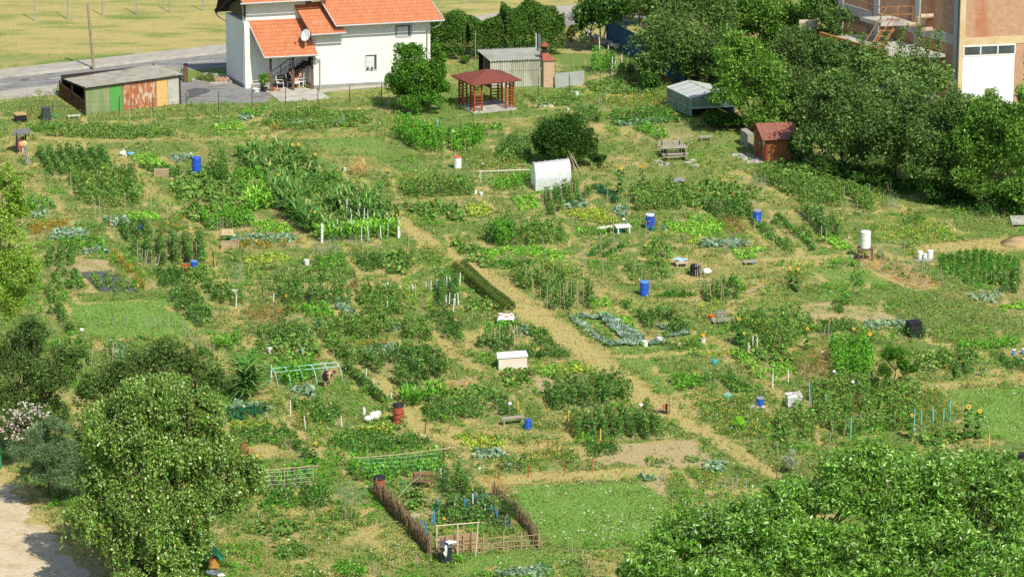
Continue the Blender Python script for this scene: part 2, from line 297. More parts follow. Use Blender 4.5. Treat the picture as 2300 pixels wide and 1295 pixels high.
# ---------------- the allotment plots: (crop, outline in photo pixels, label, row spacing m, density, height) ----------------
B = [
 ('mixed', [(95, 276), (230, 282), (385, 290), (395, 306), (300, 314), (110, 306), (60, 292)], 'broad leafy green plot straight below the patchwork shed', None),
 ('weeds', [(0, 232), (130, 225), (190, 262), (185, 272), (10, 262)], 'rough grassy weeds on the bank left of the patchwork shed', None),
 ('weeds', [(195, 258), (430, 246), (860, 226), (862, 240), (430, 262), (200, 272)], 'rough grass growing along the wire fence below the house', None),
 ('mixed', [(600, 256), (700, 246), (810, 258), (840, 275), (790, 290), (650, 296), (590, 284)], 'mixed green plot between the wire fence and the dry strip below the house', None), ('cabbage', [(528, 266), (560, 258), (580, 268), (545, 274)], 'grey-green cabbages at the left end of the plot below the terrace', .5), ('cabbage', [(655, 276), (690, 270), (700, 280), (662, 284)], 'small pale cabbage clump in the middle of the plot below the house', None),
 ('cabbage', [(740, 272), (768, 266), (775, 284), (748, 288)], 'grey cabbage clump at the right of the plot below the white house', None), ('lettuce', [(475, 280), (540, 276), (545, 294), (485, 296)], 'bright lettuce patch left of the plot below the terrace', None), ('orange', [(612, 288), (634, 280), (640, 292), (620, 298)], 'rusty orange flowers at the lower edge of the plot below the house', None), ('bright', [(530, 254), (600, 248), (605, 262), (560, 268)], 'bright leafy strip closest to the fence below the terrace', None),
 ('tomlow', [(80, 350), (150, 338), (225, 345), (262, 375), (240, 398), (110, 396)], 'tall dark tomato plot right of the small roofed board', None), ('mixtall', [(150, 402), (250, 392), (325, 430), (310, 468), (190, 462)], 'dense mixed plot with poles two plots below the patchwork shed', None), ('dark', [(270, 400), (300, 398), (305, 440), (275, 445)], 'dark bush among the poles left of the middle grass track', None, 1, 1.8),
 ('lettuce', [(285, 352), (345, 345), (380, 372), (320, 376)], 'bright lettuces right of the white and blue buckets', None), ('cabbage', [(375, 350), (430, 346), (440, 362), (390, 366)], 'pale cabbages behind the leftmost tall blue barrel', .45), ('potato', [(310, 376), (345, 374), (520, 392), (500, 402), (380, 398)], 'low potato strip around the leftmost tall blue barrel', None),
 ('squash', [(400, 402), (500, 385), (560, 430), (520, 465), (430, 466), (385, 430)], 'broad-leaved plot below the leftmost tall blue barrel', None), ('bright', [(520, 390), (590, 380), (610, 430), (560, 470), (540, 440)], 'bright leafy plot between the blue barrel and the tall maize', None), ('dark', [(470, 378), (505, 372), (515, 415), (480, 425)], 'dark upright bush right of the leftmost blue barrel', None, 1, 2.2),
 ('squash', [(405, 468), (540, 462), (545, 476), (440, 500), (410, 490)], 'greyish broad leaves above the row of brown bean poles', None), ('bean', [(455, 498), (560, 485), (570, 512), (470, 518)], 'short bean row with brown poles left of the maize', None, 1, .6), ('lettuce', [(560, 500), (640, 495), (655, 520), (580, 525)], 'lime lettuces just left of the maize foot', None), ('cabbage', [(500, 530), (620, 528), (670, 535), (660, 545), (520, 545)], 'cabbage strip right of the pale plank bench', None), ('orange', [(520, 548), (680, 543), (690, 552), (540, 560)], 'orange-flowering strip below the cabbages near the pale plank bench', None, .7),
 ('orange', [(60, 505), (150, 498), (155, 518), (70, 528)], 'orange and straw coloured flower plot near the left yellow-green tree', None), ('cabbage', [(112, 522), (150, 515), (195, 522), (185, 542), (120, 540)], 'long grey-green cabbage patch under the orange flower plot', .5), ('bright', [(130, 545), (215, 535), (235, 562), (160, 565)], 'bright leafy plot under the leftmost cabbage patch', None), ('cabbage', [(185, 562), (240, 556), (242, 570), (190, 572)], 'thin cabbage row above the bare brown soil rectangle', None), ('cabbage', [(232, 492), (285, 486), (300, 505), (240, 510)], 'cabbage patch left of the small blue barrel', None), ('lettuce', [(278, 482), (345, 474), (372, 494), (300, 502)], 'lettuce patch behind the small blue barrel', None), ('tomlow', [(250, 512), (330, 500), (350, 540), (270, 545)], 'tomatoes beside the small blue barrel', None), ('flowers', [(360, 500), (410, 490), (420, 520), (370, 525)], 'yellow and orange flower plot right of the small blue barrel', None),
 ('tomato', [(300, 560), (360, 545), (450, 548), (460, 590), (350, 600), (310, 585)], 'tomatoes with many poles behind the red crate', None), ('bright', [(40, 455), (120, 450), (125, 470), (50, 480)], 'low green plot with thin upright poles near the left yellow-green tree', None), ('cabbage', [(50, 480), (130, 474), (134, 486), (60, 492)], 'faint cabbage row under the thin upright poles at left', None, .6),
 ('tomlow', [(100, 575), (165, 560), (160, 608), (110, 612)], 'dark tomato plot left of the bare brown soil rectangle', None), ('potato', [(105, 620), (175, 610), (195, 650), (125, 655)], 'leafy potato plot left of the black mulch sheet', None), ('mixed', [(195, 618), (280, 625), (325, 650), (215, 655)], 'sparse plants growing through the black mulch sheet', None, .85), ('orange', [(246, 570), (258, 568), (330, 648), (318, 655), (290, 625)], 'diagonal hedge of orange flowers beside the narrow left grass track', None, 1.4, 1.2),
 ('dark', [(345, 615), (400, 605), (415, 640), (360, 648)], 'round dark bean bush left of the dark squash under the red crate', None), ('squash', [(415, 612), (480, 606), (482, 636), (420, 640)], 'dark squash leaves below the red crate', None), ('grey', [(520, 610), (548, 606), (552, 640), (525, 642)], 'grey lavender clump left of the white bucket near the brown fence', None, 1, 1.5),
 ('yellow', [(540, 580), (640, 572), (650, 588), (560, 600)], 'yellow-green plot below the row of cabbages at centre left', None, .8), ('mixed', [(550, 600), (780, 595), (800, 625), (640, 640), (560, 625)], 'mixed plot around the lone white bucket at centre left', None, .7), ('grey', [(700, 550), (760, 540), (770, 575), (710, 580)], 'grey lavender clumps above the lone white bucket', None), ('grey', [(765, 535), (830, 525), (835, 545), (780, 555)], 'grey herb clump at the foot of the maize with white stakes', None),
 ('squash', [(850, 580), (900, 565), (940, 595), (900, 620), (860, 605)], 'broad dark squash leaves right of the lavender at centre left', None), ('bright', [(700, 585), (770, 575), (780, 600), (710, 612)], 'lettuce green plot right of the lone white bucket', None), ('dark', [(795, 588), (840, 580), (870, 605), (820, 612)], 'dark low row with reddish soil at centre left', None), ('flowers', [(950, 555), (1000, 560), (1005, 590), (960, 600)], 'flower clump at the left edge of the main track near two thin poles', None),
 ('rust', [(550, 700), (650, 695), (665, 725), (560, 732)], 'rusty brown wilted row at centre left', None, 1, 1.1), ('tomato', [(610, 655), (700, 645), (790, 660), (790, 690), (640, 690)], 'tomato plot above the rusty wilted row', None), ('rust', [(770, 640), (820, 636), (825, 655), (785, 660)], 'small patch of brown dried plants between the tomatoes and white stakes', None, .8, .5), ('cabbage', [(740, 676), (770, 674), (800, 705), (780, 715)], 'pale blue-green cabbage strip running diagonally at centre left', None, 1.3), ('bright', [(640, 690), (740, 690), (760, 720), (660, 720)], 'green leafy plot left of the pale blue-green cabbage strip', None), ('mixtall', [(800, 660), (890, 650), (905, 710), (830, 720)], 'feathery tall green plot right of the pale cabbage strip', None),
 ('yflower', [(900, 650), (965, 660), (970, 700), (915, 700)], 'yellow-green bushy clump left of the short tomato bed with white stakes', None, 1, 1.8), ('tomato', [(960, 655), (1030, 640), (1035, 685), (985, 695)], 'dark tomato bed with thin white stakes near the clipped hedge', None), ('squash', [(1040, 680), (1120, 670), (1130, 700), (1060, 705)], 'broad squash leaves at the foot of the clipped hedge', None),
 ('mixtall', [(740, 730), (860, 712), (900, 745), (800, 768)], 'bushy green row left of the small grey cabbages', None), ('cabbage', [(870, 738), (915, 732), (925, 745), (880, 748)], 'small grey cabbage row in the middle of the left plots', None), ('mixtall', [(900, 735), (960, 725), (970, 765), (915, 770)], 'bean clump right of the small grey cabbages', None), ('dark', [(960, 710), (1000, 700), (1040, 760), (1035, 780), (1000, 760)], 'dark diagonal row of bushes left of the white draped table', None, 1, 1.2), ('orange', [(790, 775), (870, 772), (875, 782), (800, 788)], 'thin strip of orange flowers above grey cabbages', None, .6), ('cabbage', [(820, 785), (885, 778), (890, 800), (830, 806)], 'two rounded clumps of grey cabbages below orange flowers', None),
 ('squash', [(590, 765), (700, 755), (720, 800), (640, 815), (560, 800)], 'broad squash patch around the two white canisters', None), ('tomlow', [(560, 745), (680, 735), (700, 760), (600, 770)], 'mixed row above the squash patch with white canisters', None), ('mixtall', [(710, 740), (740, 735), (790, 800), (800, 830), (760, 810)], 'narrow diagonal green row right of the blue lidded canister', None), ('feat', [], '', None) ,
 ('tomato', [(800, 815), (870, 805), (1000, 880), (960, 900), (850, 850)], 'long diagonal row of dark tomatoes above the red compost drum', .8), ('tomato', [(870, 800), (960, 790), (1010, 850), (960, 870)], 'broad tomato bed left of the round straw patch', None), ('carrot', [(700, 890), (760, 862), (875, 925), (800, 945)], 'thick bright green carrot bed left of the red compost drum', .35), ('tomlow', [(760, 830), (790, 825), (900, 925), (880, 930), (800, 860)], 'narrow green row between the bending person and the red compost drum', None), ('bean', [(622, 848), (712, 840), (714, 862), (628, 872)], 'thick climbing beans behind the pale green hoop frame', None, 1, .75), ('cabbage', [(635, 880), (705, 872), (712, 895), (660, 900)], 'blue-green cabbage bed in front of the pale green hoop frame', None), ('potato', [(655, 905), (720, 900), (775, 940), (740, 965), (680, 950)], 'green potato bed left of the white sacks', None), ('orange', [(655, 938), (690, 935), (700, 958), (665, 962)], 'small orange flower clump left of the white sacks', None), ('yflower', [(690, 955), (750, 955), (760, 980), (700, 990)], 'yellow flowers below the green potato bed', None),
 ('cabbage', [(487, 912), (540, 905), (600, 908), (598, 918), (500, 922)], 'silver cabbage row above the green netted bed', None), ('netted', [(510, 925), (600, 918), (612, 945), (515, 948)], 'low bed under dark green netting right of the near fruit tree', None, 1.3), ('yellow', [(515, 952), (600, 948), (622, 958), (560, 972), (520, 968)], 'yellow strip below the green netted bed', None), ('tomlow', [(520, 978), (600, 968), (605, 995), (530, 1000)], 'green plot below the yellow strip', None), ('tomlow', [(600, 965), (640, 960), (705, 1030), (690, 1045), (640, 1010)], 'dense diagonal green row above the left trellis', None),
 ('potato', [(765, 975), (880, 960), (970, 1000), (960, 1010), (800, 1022), (730, 1000)], 'broad potato plot below the red compost drum', .6), ('yellow', [(800, 962), (880, 955), (890, 970), (810, 975)], 'yellow-green strip behind the broad potato plot', None), ('bright', [(585, 1055), (700, 1050), (710, 1095), (600, 1100)], 'trellised beans under a pale pole at lower left', None, 1, 1.5), ('bright', [(780, 1045), (990, 1025), (1000, 1065), (860, 1085), (790, 1080)], 'trellised beans under green netting above the wicker garden', None, 1, 1.5),
 ('tomlow', [(950, 915), (1130, 898), (1160, 930), (960, 948)], 'long dark green row left of the grey plank bench', None), ('corny', [], '', None), ('squash', [(985, 885), (1080, 872), (1140, 890), (1060, 905)], 'pale and dark squash bed behind the long row left of the plank bench', None), ('straw', [(988, 853), (1040, 848), (1070, 868), (1000, 874)], 'flat round heap of yellow straw on the soil', None), ('yellow', [(1015, 985), (1075, 975), (1140, 1005), (1060, 1012)], 'bright yellow lettuces above blue cabbages near the plank bench', None), ('cabbage', [(1058, 1015), (1148, 1008), (1155, 1025), (1070, 1032)], 'row of blue cabbages below the bright yellow lettuces', .5),
 ('flowers', [(1180, 1020), (1290, 1010), (1300, 1050), (1190, 1058)], 'flower plot with thin red and green stakes', None), ('tomlow', [(1120, 1045), (1180, 1040), (1185, 1065), (1125, 1068)], 'small green clump beside a crumpled white bag', None, .8), ('straw', [(1085, 1070), (1125, 1065), (1145, 1105), (1110, 1110)], 'dry yellow bush behind the wicker garden', None, 1), ('tomato', [(1220, 885), (1300, 868), (1345, 915), (1240, 925)], 'left tomato clump below the yellowing plot by the main track', None), ('tomato', [(1330, 870), (1400, 855), (1425, 900), (1350, 912)], 'right tomato clump below the yellowing plot by the main track', None), ('yellow', [(1250, 828), (1310, 820), (1335, 838), (1270, 845)], 'orange-yellow plants on the left edge of the main track', None), ('lettuce', [(1190, 826), (1250, 822), (1265, 845), (1210, 850)], 'lettuce plot right of the white covered box', None), ('squash', [(1130, 840), (1195, 835), (1200, 862), (1145, 870)], 'squash leaves directly below the white covered box', None), ('mixtall', [(1250, 850), (1340, 845), (1350, 870), (1270, 878)], 'airy green plants between the yellowing plot and the tomatoes', None),
 ('tomato', [(1270, 960), (1340, 945), (1460, 935), (1495, 985), (1380, 990), (1290, 985)], 'largest tomato patch above the bare soil by the main track', None), ('dark', [(1318, 1000), (1370, 995), (1390, 1020), (1330, 1028)], 'dark rounded bush at the left end of the bare soil', None), ('mixed', [(1440, 1030), (1560, 1020), (1580, 1040), (1470, 1052)], 'sparse low plants at the lower edge of the bare soil', None, .5), ('cabbage', [(1580, 1045), (1625, 1040), (1630, 1058), (1590, 1062)], 'grey cabbages left of the near track end', None), ('cabbage', [(1425, 1068), (1465, 1064), (1470, 1080), (1435, 1082)], 'small cabbage clump at the top of the bare diagonal strip', None), ('flowers', [(1540, 1055), (1600, 1062), (1640, 1090), (1580, 1100)], 'flowers just above the near right tree', None, .8),
 ('potato', [(1180, 745), (1215, 740), (1245, 775), (1200, 780)], 'green bushy block left of the main track beside tied poles', .6), ('tomlow', [(1062, 770), (1130, 755), (1165, 785), (1110, 800)], 'tomatoes under crossed bamboo poles', None), ('dark', [(1150, 795), (1260, 788), (1280, 805), (1160, 812)], 'low dark row just above the white covered box', None), ('cabbage', [(1150, 740), (1190, 735), (1200, 752), (1165, 758)], 'cabbage clump behind crossed bamboo poles', None), ('bright', [(1090, 735), (1160, 722), (1170, 738), (1100, 748)], 'lettuce row beneath the draped white table', None),
 ('lettuce', [(1375, 715), (1410, 710), (1455, 760), (1425, 768)], 'broad bright lettuce band in the right cabbage plot', None), ('tomlow', [(1420, 712), (1500, 706), (1550, 750), (1480, 770)], 'green rows behind the white buckets in the right cabbage plot', .6), ('carrot', [(1330, 735), (1350, 733), (1385, 765), (1365, 770)], 'low green carrot strip between the two cabbage lines', None, .7), ('mixed', [(1480, 775), (1570, 768), (1580, 785), (1500, 792)], 'small plants in front of the red-lidded white bucket', None, .6),
 ('squash', [(1005, 545), (1022, 542), (1110, 598), (1100, 608), (1060, 590)], 'cabbage-like edging row along the right side of the main track', None), ('lettuce', [(1075, 565), (1200, 555), (1270, 570), (1265, 590), (1130, 592)], 'widest lime lettuce plot right of the main track', None), ('strawb', [(1110, 590), (1200, 588), (1195, 600), (1125, 604)], 'low dark green strip under the widest lime lettuce plot', None), ('tomato', [(1080, 525), (1150, 508), (1165, 550), (1100, 556)], 'dark tomato clump above the widest lime lettuce plot', None), ('bean', [(1108, 535), (1150, 528), (1152, 556), (1115, 560)], 'round tall bean bush above the widest lime lettuce plot', None), ('mixtall', [(1165, 515), (1260, 510), (1268, 550), (1180, 555)], 'tall mixed plants with poles above the widest lime lettuce plot', None), ('yflower', [(1010, 530), (1080, 520), (1085, 540), (1020, 548)], 'yellow flowers beside the upper main track', None),
 ('squash', [(905, 465), (1000, 458), (1050, 475), (1040, 500), (950, 490)], 'pale green potato patch right of the maize', None), ('yellow', [(1040, 465), (1095, 462), (1110, 485), (1060, 492)], 'yellow and white blooming patch right of the maize', None), ('mixtall', [(900, 425), (960, 412), (1060, 415), (1065, 440), (910, 445)], 'dense mixed bed with yellow flowers above the cross track', None), ('yflower', [(890, 395), (990, 385), (1000, 410), (900, 412)], 'loose flower plot with yellow daisies right of the maize top', None, .8), ('flowers', [(1030, 345), (1180, 335), (1190, 375), (1060, 382)], 'yellow-orange flower plot around the white water drum', None, .8),
 ('bean', [(865, 300), (900, 290), (960, 300), (1000, 320), (1000, 345), (940, 340)], 'tall bushy vines below the pear tree', None, 1, .8), ('bean', [(1000, 315), (1080, 305), (1095, 330), (1020, 345)], 'tall bushy vines below the gazebo', None, 1, .7), ('tomlow', [(1110, 345), (1180, 300), (1190, 330), (1190, 365), (1130, 368)], 'green bushes left of the large dark round shrub', None), ('bright', [(1090, 290), (1130, 285), (1130, 300), (1095, 302)], 'small bright bush between gazebo and dark shrub', None), ('bright', [(1080, 405), (1190, 398), (1200, 425), (1120, 430)], 'green rows under the long white rail', None), ('lettuce', [(1140, 445), (1200, 440), (1215, 468), (1165, 478)], 'pale lettuces below the white plastic tunnel', None), ('tomlow', [(1215, 440), (1290, 420), (1330, 440), (1300, 460), (1230, 490)], 'tomatoes with thin poles in front of the plastic tunnel', None), ('cabbage', [(1262, 456), (1315, 450), (1325, 466), (1275, 472)], 'cabbage patch right below the plastic tunnel', None), ('yellow', [(1262, 478), (1345, 472), (1385, 500), (1360, 505), (1290, 492)], 'yellow-flowering squash band below the cabbages near the tunnel', None), ('flowers', [(1170, 505), (1215, 495), (1220, 520), (1180, 525)], 'orange flowers with canes right of the bean bush', None),
 ('mixed', [(1310, 190), (1420, 180), (1520, 190), (1480, 215), (1340, 210)], 'leafy patch between the metal screen and the greenhouse', None), ('bean', [(1325, 158), (1370, 150), (1385, 165), (1340, 170)], 'dense climbing beans by the blue netting fence', None), ('tomlow', [(1385, 150), (1440, 150), (1430, 172), (1390, 172)], 'tall plants right of the climbing beans at the blue netting', None), ('potato', [(1360, 255), (1500, 245), (1530, 275), (1380, 282)], 'wide pale green potato plot left of the greenhouse', .6), ('cabbage', [(1385, 278), (1500, 268), (1500, 275), (1390, 286)], 'line of cabbages below the plot left of the greenhouse', None), ('flowers', [(1330, 228), (1500, 215), (1505, 238), (1350, 245)], 'flower band across the plot left of the greenhouse', None), ('bright', [(1425, 290), (1450, 285), (1500, 308), (1480, 316), (1440, 302)], 'diagonal green row left of the low bench', None), ('mixed', [(1190, 225), (1290, 215), (1310, 235), (1200, 242)], 'low green plants around the pair of white buckets near the gazebo', None, .7), ('tomlow', [(1290, 255), (1330, 250), (1350, 275), (1310, 280)], 'small bushy clump right of the dark shrub top', None),
 ('netted', [(1332, 425), (1350, 420), (1410, 465), (1395, 475)], 'narrow dark green row under netting right of the tunnel', None, 1.2), ('cabbage', [(1375, 470), (1395, 465), (1410, 485), (1392, 490)], 'short blue-grey cabbage row beside the netted row', None, 1.3), ('mixtall', [(1410, 430), (1500, 420), (1560, 440), (1540, 470), (1430, 480)], 'dense mixed plot right of the giant dark sunflower stalks', None), ('squash', [(1500, 425), (1620, 415), (1700, 430), (1700, 460), (1560, 470)], 'wide bright squash plot below the picnic lawn', None), ('tomlow', [(1570, 465), (1680, 460), (1700, 490), (1620, 500)], 'tall green plot left of the blue barrel with dark top', None), ('lettuce', [(1490, 495), (1580, 485), (1650, 510), (1560, 535), (1500, 515)], 'pale lettuce plot right of the flowered blue barrel', None), ('rust', [(1610, 500), (1660, 495), (1680, 525), (1640, 530)], 'brownish canes and plants left of the row of dark potatoes', None), ('cabbage', [(1560, 548), (1640, 540), (1680, 545), (1670, 556), (1580, 560)], 'cabbage row above a pale dry patch', None), ('lettuce', [(1650, 565), (1720, 560), (1725, 580), (1660, 585)], 'yellow-green plot above the grey pallet with teal pail', None), ('yellow', [(1540, 545), (1570, 535), (1565, 560), (1545, 562)], 'small yellow clump left of the cabbage row', None),
 ('potato', [(1680, 505), (1710, 498), (1785, 560), (1760, 570)], 'first dark potato row below the blue barrel with dark top', None), ('potato', [(1725, 490), (1760, 480), (1850, 560), (1820, 570)], 'second dark potato row below the blue barrel with dark top', None), ('tomato', [(1790, 480), (1850, 478), (1900, 535), (1850, 540)], 'tall potato and tomato row left of the white tank', None), ('lettuce', [(1835, 530), (1870, 525), (1915, 555), (1890, 565)], 'yellow-green row left of the white tank', None), ('mixtall', [(1700, 400), (1780, 385), (1950, 440), (1960, 475), (1800, 455)], 'long mixed plot before the shaded trees', None), ('weeds', [(1800, 385), (1900, 380), (2010, 440), (2000, 470), (1900, 440)], 'tall weeds along the shaded edge of the trees', None), ('yflower', [(1960, 500), (2080, 490), (2165, 540), (2080, 555), (1970, 545)], 'yellow-green flower plot right of the white tank', None), ('dark', [(2010, 490), (2060, 485), (2080, 505), (2020, 508)], 'dark cabbages behind the yellow-green flower plot', None), ('weeds', [(2140, 500), (2230, 480), (2290, 505), (2270, 525), (2160, 520)], 'rough green weeds under the rightmost trees', None, 1, 1.4), ('grey', [(1985, 455), (2015, 450), (2020, 470), (1990, 474)], 'grey bush at the edge of the tree shadow', None, 1, 1.4), ('grey', [(1690, 408), (1718, 402), (1722, 420), (1695, 424)], 'grey lavender bush left of the long mixed plot', None, 1, 1.3),
 ('strawb', [(2100, 580), (2190, 560), (2290, 585), (2290, 640), (2180, 640), (2110, 605)], 'dense dark green strawberry plot at the right edge', .5), ('tomlow', [(2230, 620), (2300, 610), (2300, 665), (2240, 662)], 'tall green beans with poles at the right edge', None), ('cabbage', [(2170, 665), (2240, 655), (2250, 680), (2200, 688)], 'grey cabbages at the right edge', None), ('lettuce', [(2240, 690), (2300, 680), (2300, 700), (2260, 705)], 'lettuces at the far right edge', None), ('straw', [(1932, 578), (1975, 570), (2125, 640), (2060, 650), (1950, 600)], 'golden straw mulch under the young staked plants', None), ('mixed', [(1932, 575), (1975, 568), (2125, 638), (2060, 648), (1950, 598)], 'young staked plants standing in golden straw', .9, .35, 1.3), ('bright', [(1850, 592), (1940, 585), (1960, 600), (1870, 606)], 'low greens below the white tank', None, .6), ('dark', [(1915, 630), (1935, 625), (1940, 645), (1920, 648)], 'small dark bush beside a thin leaning stick', None),
 ('potato', [(1815, 735), (1900, 722), (1940, 745), (1840, 755)], 'rounded potato block below the straw-topped bare soil', None), ('straw', [(1835, 715), (1885, 712), (1890, 724), (1840, 726)], 'loose straw pile at the edge of the bare soil', None), ('cabbage', [(1935, 728), (2030, 724), (2030, 735), (1940, 740)], 'short line of pale cabbages left of the black compost bin', .5), ('weeds', [(1990, 670), (2150, 655), (2300, 730), (2300, 760), (2080, 745), (1990, 700)], 'large rough plot of brown and green weeds at right', None, 1, 1.5), ('yflower', [(1740, 640), (1800, 605), (1840, 630), (1810, 650)], 'sunflower clump in the middle of the right plots', None, 1.2, 2), ('dark', [(1875, 685), (1900, 680), (1905, 700), (1880, 704)], 'single dark bush on the bare soil', None),
 ('mixtall', [(1150, 625), (1230, 610), (1275, 630), (1250, 655), (1170, 650)], 'tall plot right of the main track with brown poles', None), ('yflower', [(1200, 580), (1290, 600), (1300, 620), (1220, 612)], 'yellow-flecked flowers above the brown poles', None), ('tomato', [(1215, 670), (1260, 650), (1300, 665), (1290, 698), (1240, 700)], 'dark tomato rows with tall poles right of the clipped hedge', .7), ('tomato', [(1300, 665), (1335, 655), (1350, 690), (1310, 700)], 'dark tomato rows left of the rounded lettuce block', None), ('lettuce', [(1325, 675), (1370, 668), (1378, 688), (1335, 692)], 'lettuce block with darker rows to its left', None), ('potato', [(1305, 575), (1355, 545), (1400, 545), (1415, 568), (1360, 580)], 'two dark potato rows beside the white plank table', .9), ('squash', [(1435, 560), (1465, 545), (1510, 565), (1500, 582), (1450, 580)], 'dark squash mound right of the white plank table', None, 1.2), ('bright', [(1290, 522), (1350, 515), (1380, 530), (1310, 535)], 'squash leaves trailing left of the white plank table', None), ('mixed', [(1400, 600), (1500, 590), (1510, 625), (1420, 632)], 'sparse mixed plot above the middle blue barrel', None, .8), ('strawb', [(1470, 660), (1550, 655), (1560, 668), (1480, 672)], 'low dark green strip right of the middle blue barrel', None), ('strawb', [(1395, 682), (1425, 676), (1432, 692), (1402, 696)], 'single round green mound below the middle blue barrel', None), ('tomlow', [(1570, 655), (1650, 640), (1665, 670), (1590, 680)], 'plants among thin canes below the leaning tied poles', None), ('yflower', [(1560, 690), (1620, 680), (1625, 705), (1570, 712)], 'white and yellow flowers left of the orange bucket', None),
 ('bright', [(1500, 855), (1560, 845), (1590, 865), (1530, 880)], 'lettuce green patch left of the dark tomatoes near the teal cloth', None), ('potato', [(1590, 850), (1640, 842), (1685, 880), (1640, 885)], 'potato plot above the teal cloth', None), ('weeds', [(1480, 815), (1580, 805), (1590, 830), (1490, 838)], 'grassy flower strip below the lower cross track', None), ('yflower', [(1460, 800), (1640, 790), (1640, 806), (1470, 815)], 'strip of iris leaves by the teal watering can', None, .6),
 ('mixtall', [(1650, 720), (1790, 700), (1830, 740), (1760, 790), (1660, 780)], 'dense tangle of tall vegetables with sunflowers', None), ('squash', [(1640, 790), (1760, 785), (1780, 820), (1680, 830)], 'broad-leaved plot right of the teal watering can', None), ('lettuce', [(1680, 815), (1770, 810), (1790, 840), (1720, 848)], 'bright yellow-green plot left of the brown vine hedge', None), ('rust', [(1785, 815), (1850, 800), (1875, 860), (1800, 875)], 'brown-green vine hedge above the stack of wrapped slabs', None, 1.3, 2.4), ('bean', [(1860, 800), (1950, 790), (1965, 850), (1880, 860)], 'rounded mass of bright climbing vines', None, 1, .9), ('dark', [(2000, 740), (2080, 735), (2090, 760), (2010, 765)], 'low green plants behind the black compost bin', None, .6), ('tomlow', [(2130, 800), (2200, 795), (2230, 845), (2150, 850)], 'tomato plot above the right clover lawn', None), ('squash', [(2050, 800), (2130, 790), (2150, 830), (2080, 840)], 'pale squash leaves left of the tomato plot at right', None), ('bright', [(2140, 775), (2290, 765), (2295, 785), (2160, 792)], 'thin bright row near the two small blue barrels', None), ('dark', [(2225, 800), (2300, 820), (2300, 835), (2260, 830)], 'dark staked row at the right edge', .6), ('weeds', [(2080, 745), (2230, 740), (2240, 765), (2100, 770)], 'dry weeds right of the black compost bin', None, .8),
 ('flowers', [(1565, 905), (1680, 895), (1730, 940), (1720, 990), (1640, 985), (1580, 940)], 'colourful flower bed with orange and red blooms near the near right tree', None), ('mixtall', [(1730, 940), (1800, 925), (1830, 960), (1820, 1010), (1750, 1010)], 'tall dense green plants below the wrapped slabs', None, 1, 1.2), ('mixtall', [(1820, 870), (1950, 860), (2060, 880), (2060, 960), (1900, 985), (1830, 950)], 'tall tangled plot with blue-green stakes', None, 1, 1.1), ('flowers', [(1960, 900), (2100, 880), (2160, 930), (2100, 980), (1980, 960)], 'flowering plot between turquoise stakes', None, 1, 1.2), ('squash', [(2060, 985), (2150, 975), (2170, 1000), (2080, 1010)], 'dark squash leaves beside the twin sunflowers', None), ('weeds', [(1560, 1000), (1640, 1000), (1740, 1080), (1720, 1100), (1600, 1040)], 'grass and daisies beside the end of the track', None, .5, .7), ('rust', [(1890, 905), (1930, 900), (1940, 930), (1900, 935)], 'reddish brown plants among the turquoise stakes', None, .8, 1.5),
 ('squash', [(560, 1185), (650, 1170), (690, 1200), (600, 1215)], 'sprawling squash vines right of the near fruit tree', None, .8), ('dark', [(670, 1110), (730, 1100), (745, 1145), (680, 1150)], 'dark bushy clump left of the lavender bush', None, 1, 1.1), ('grey', [(748, 1110), (800, 1095), (835, 1120), (820, 1145), (765, 1148)], 'big grey lavender bush beside the wicker fence', None, 1.3, 1.5), ('mixed', [(640, 1175), (760, 1165), (800, 1200), (700, 1215)], 'sparse dark rows on dry ground below the lavender bush', .9, .6), ('mixed', [(620, 1230), (690, 1220), (700, 1250), (640, 1260)], 'grey-green weedy bush on dry ground at the bottom left', None, 1, 1.3), ('bright', [(755, 1270), (810, 1262), (815, 1295), (760, 1298)], 'bright green bush at the bottom edge', None), ('flowers', [(740, 1150), (800, 1145), (810, 1170), (750, 1175)], 'small flowers with thin sticks below the lavender bush', None), ('potato', [(580, 1105), (660, 1100), (665, 1140), (590, 1150)], 'low green vines between fruit tree and dark bushy clump', None), ('cabbage', [(1110, 1278), (1240, 1272), (1245, 1296), (1115, 1300)], 'pale squash-like leaves at the bottom centre', .5), ('yflower', [(870, 1195), (930, 1240), (900, 1250), (850, 1210)], 'sparse weeds along the outside of the wicker fence', None, .3),
 ('squash', [(905, 1120), (950, 1112), (965, 1145), (920, 1152)], 'round dark pumpkin bush inside the wicker garden', None, 1.4, 1.2), ('tomato', [(975, 1085), (1040, 1075), (1060, 1120), (1000, 1130)], 'tall tomato block inside the wicker garden', None, 1, 1.1), ('tomlow', [(960, 1140), (1090, 1120), (1150, 1170), (1010, 1190)], 'lower tomatoes among the blue stakes inside the wicker garden', None), ('bright', [(820, 1060), (870, 1055), (880, 1085), (830, 1090)], 'bush left of the half hidden compost drum', None), ('orange', [(1000, 1225), (1130, 1210), (1200, 1215), (1190, 1225), (1010, 1240)], 'small yellow flowers along the front of the wicker fence', None, .6),
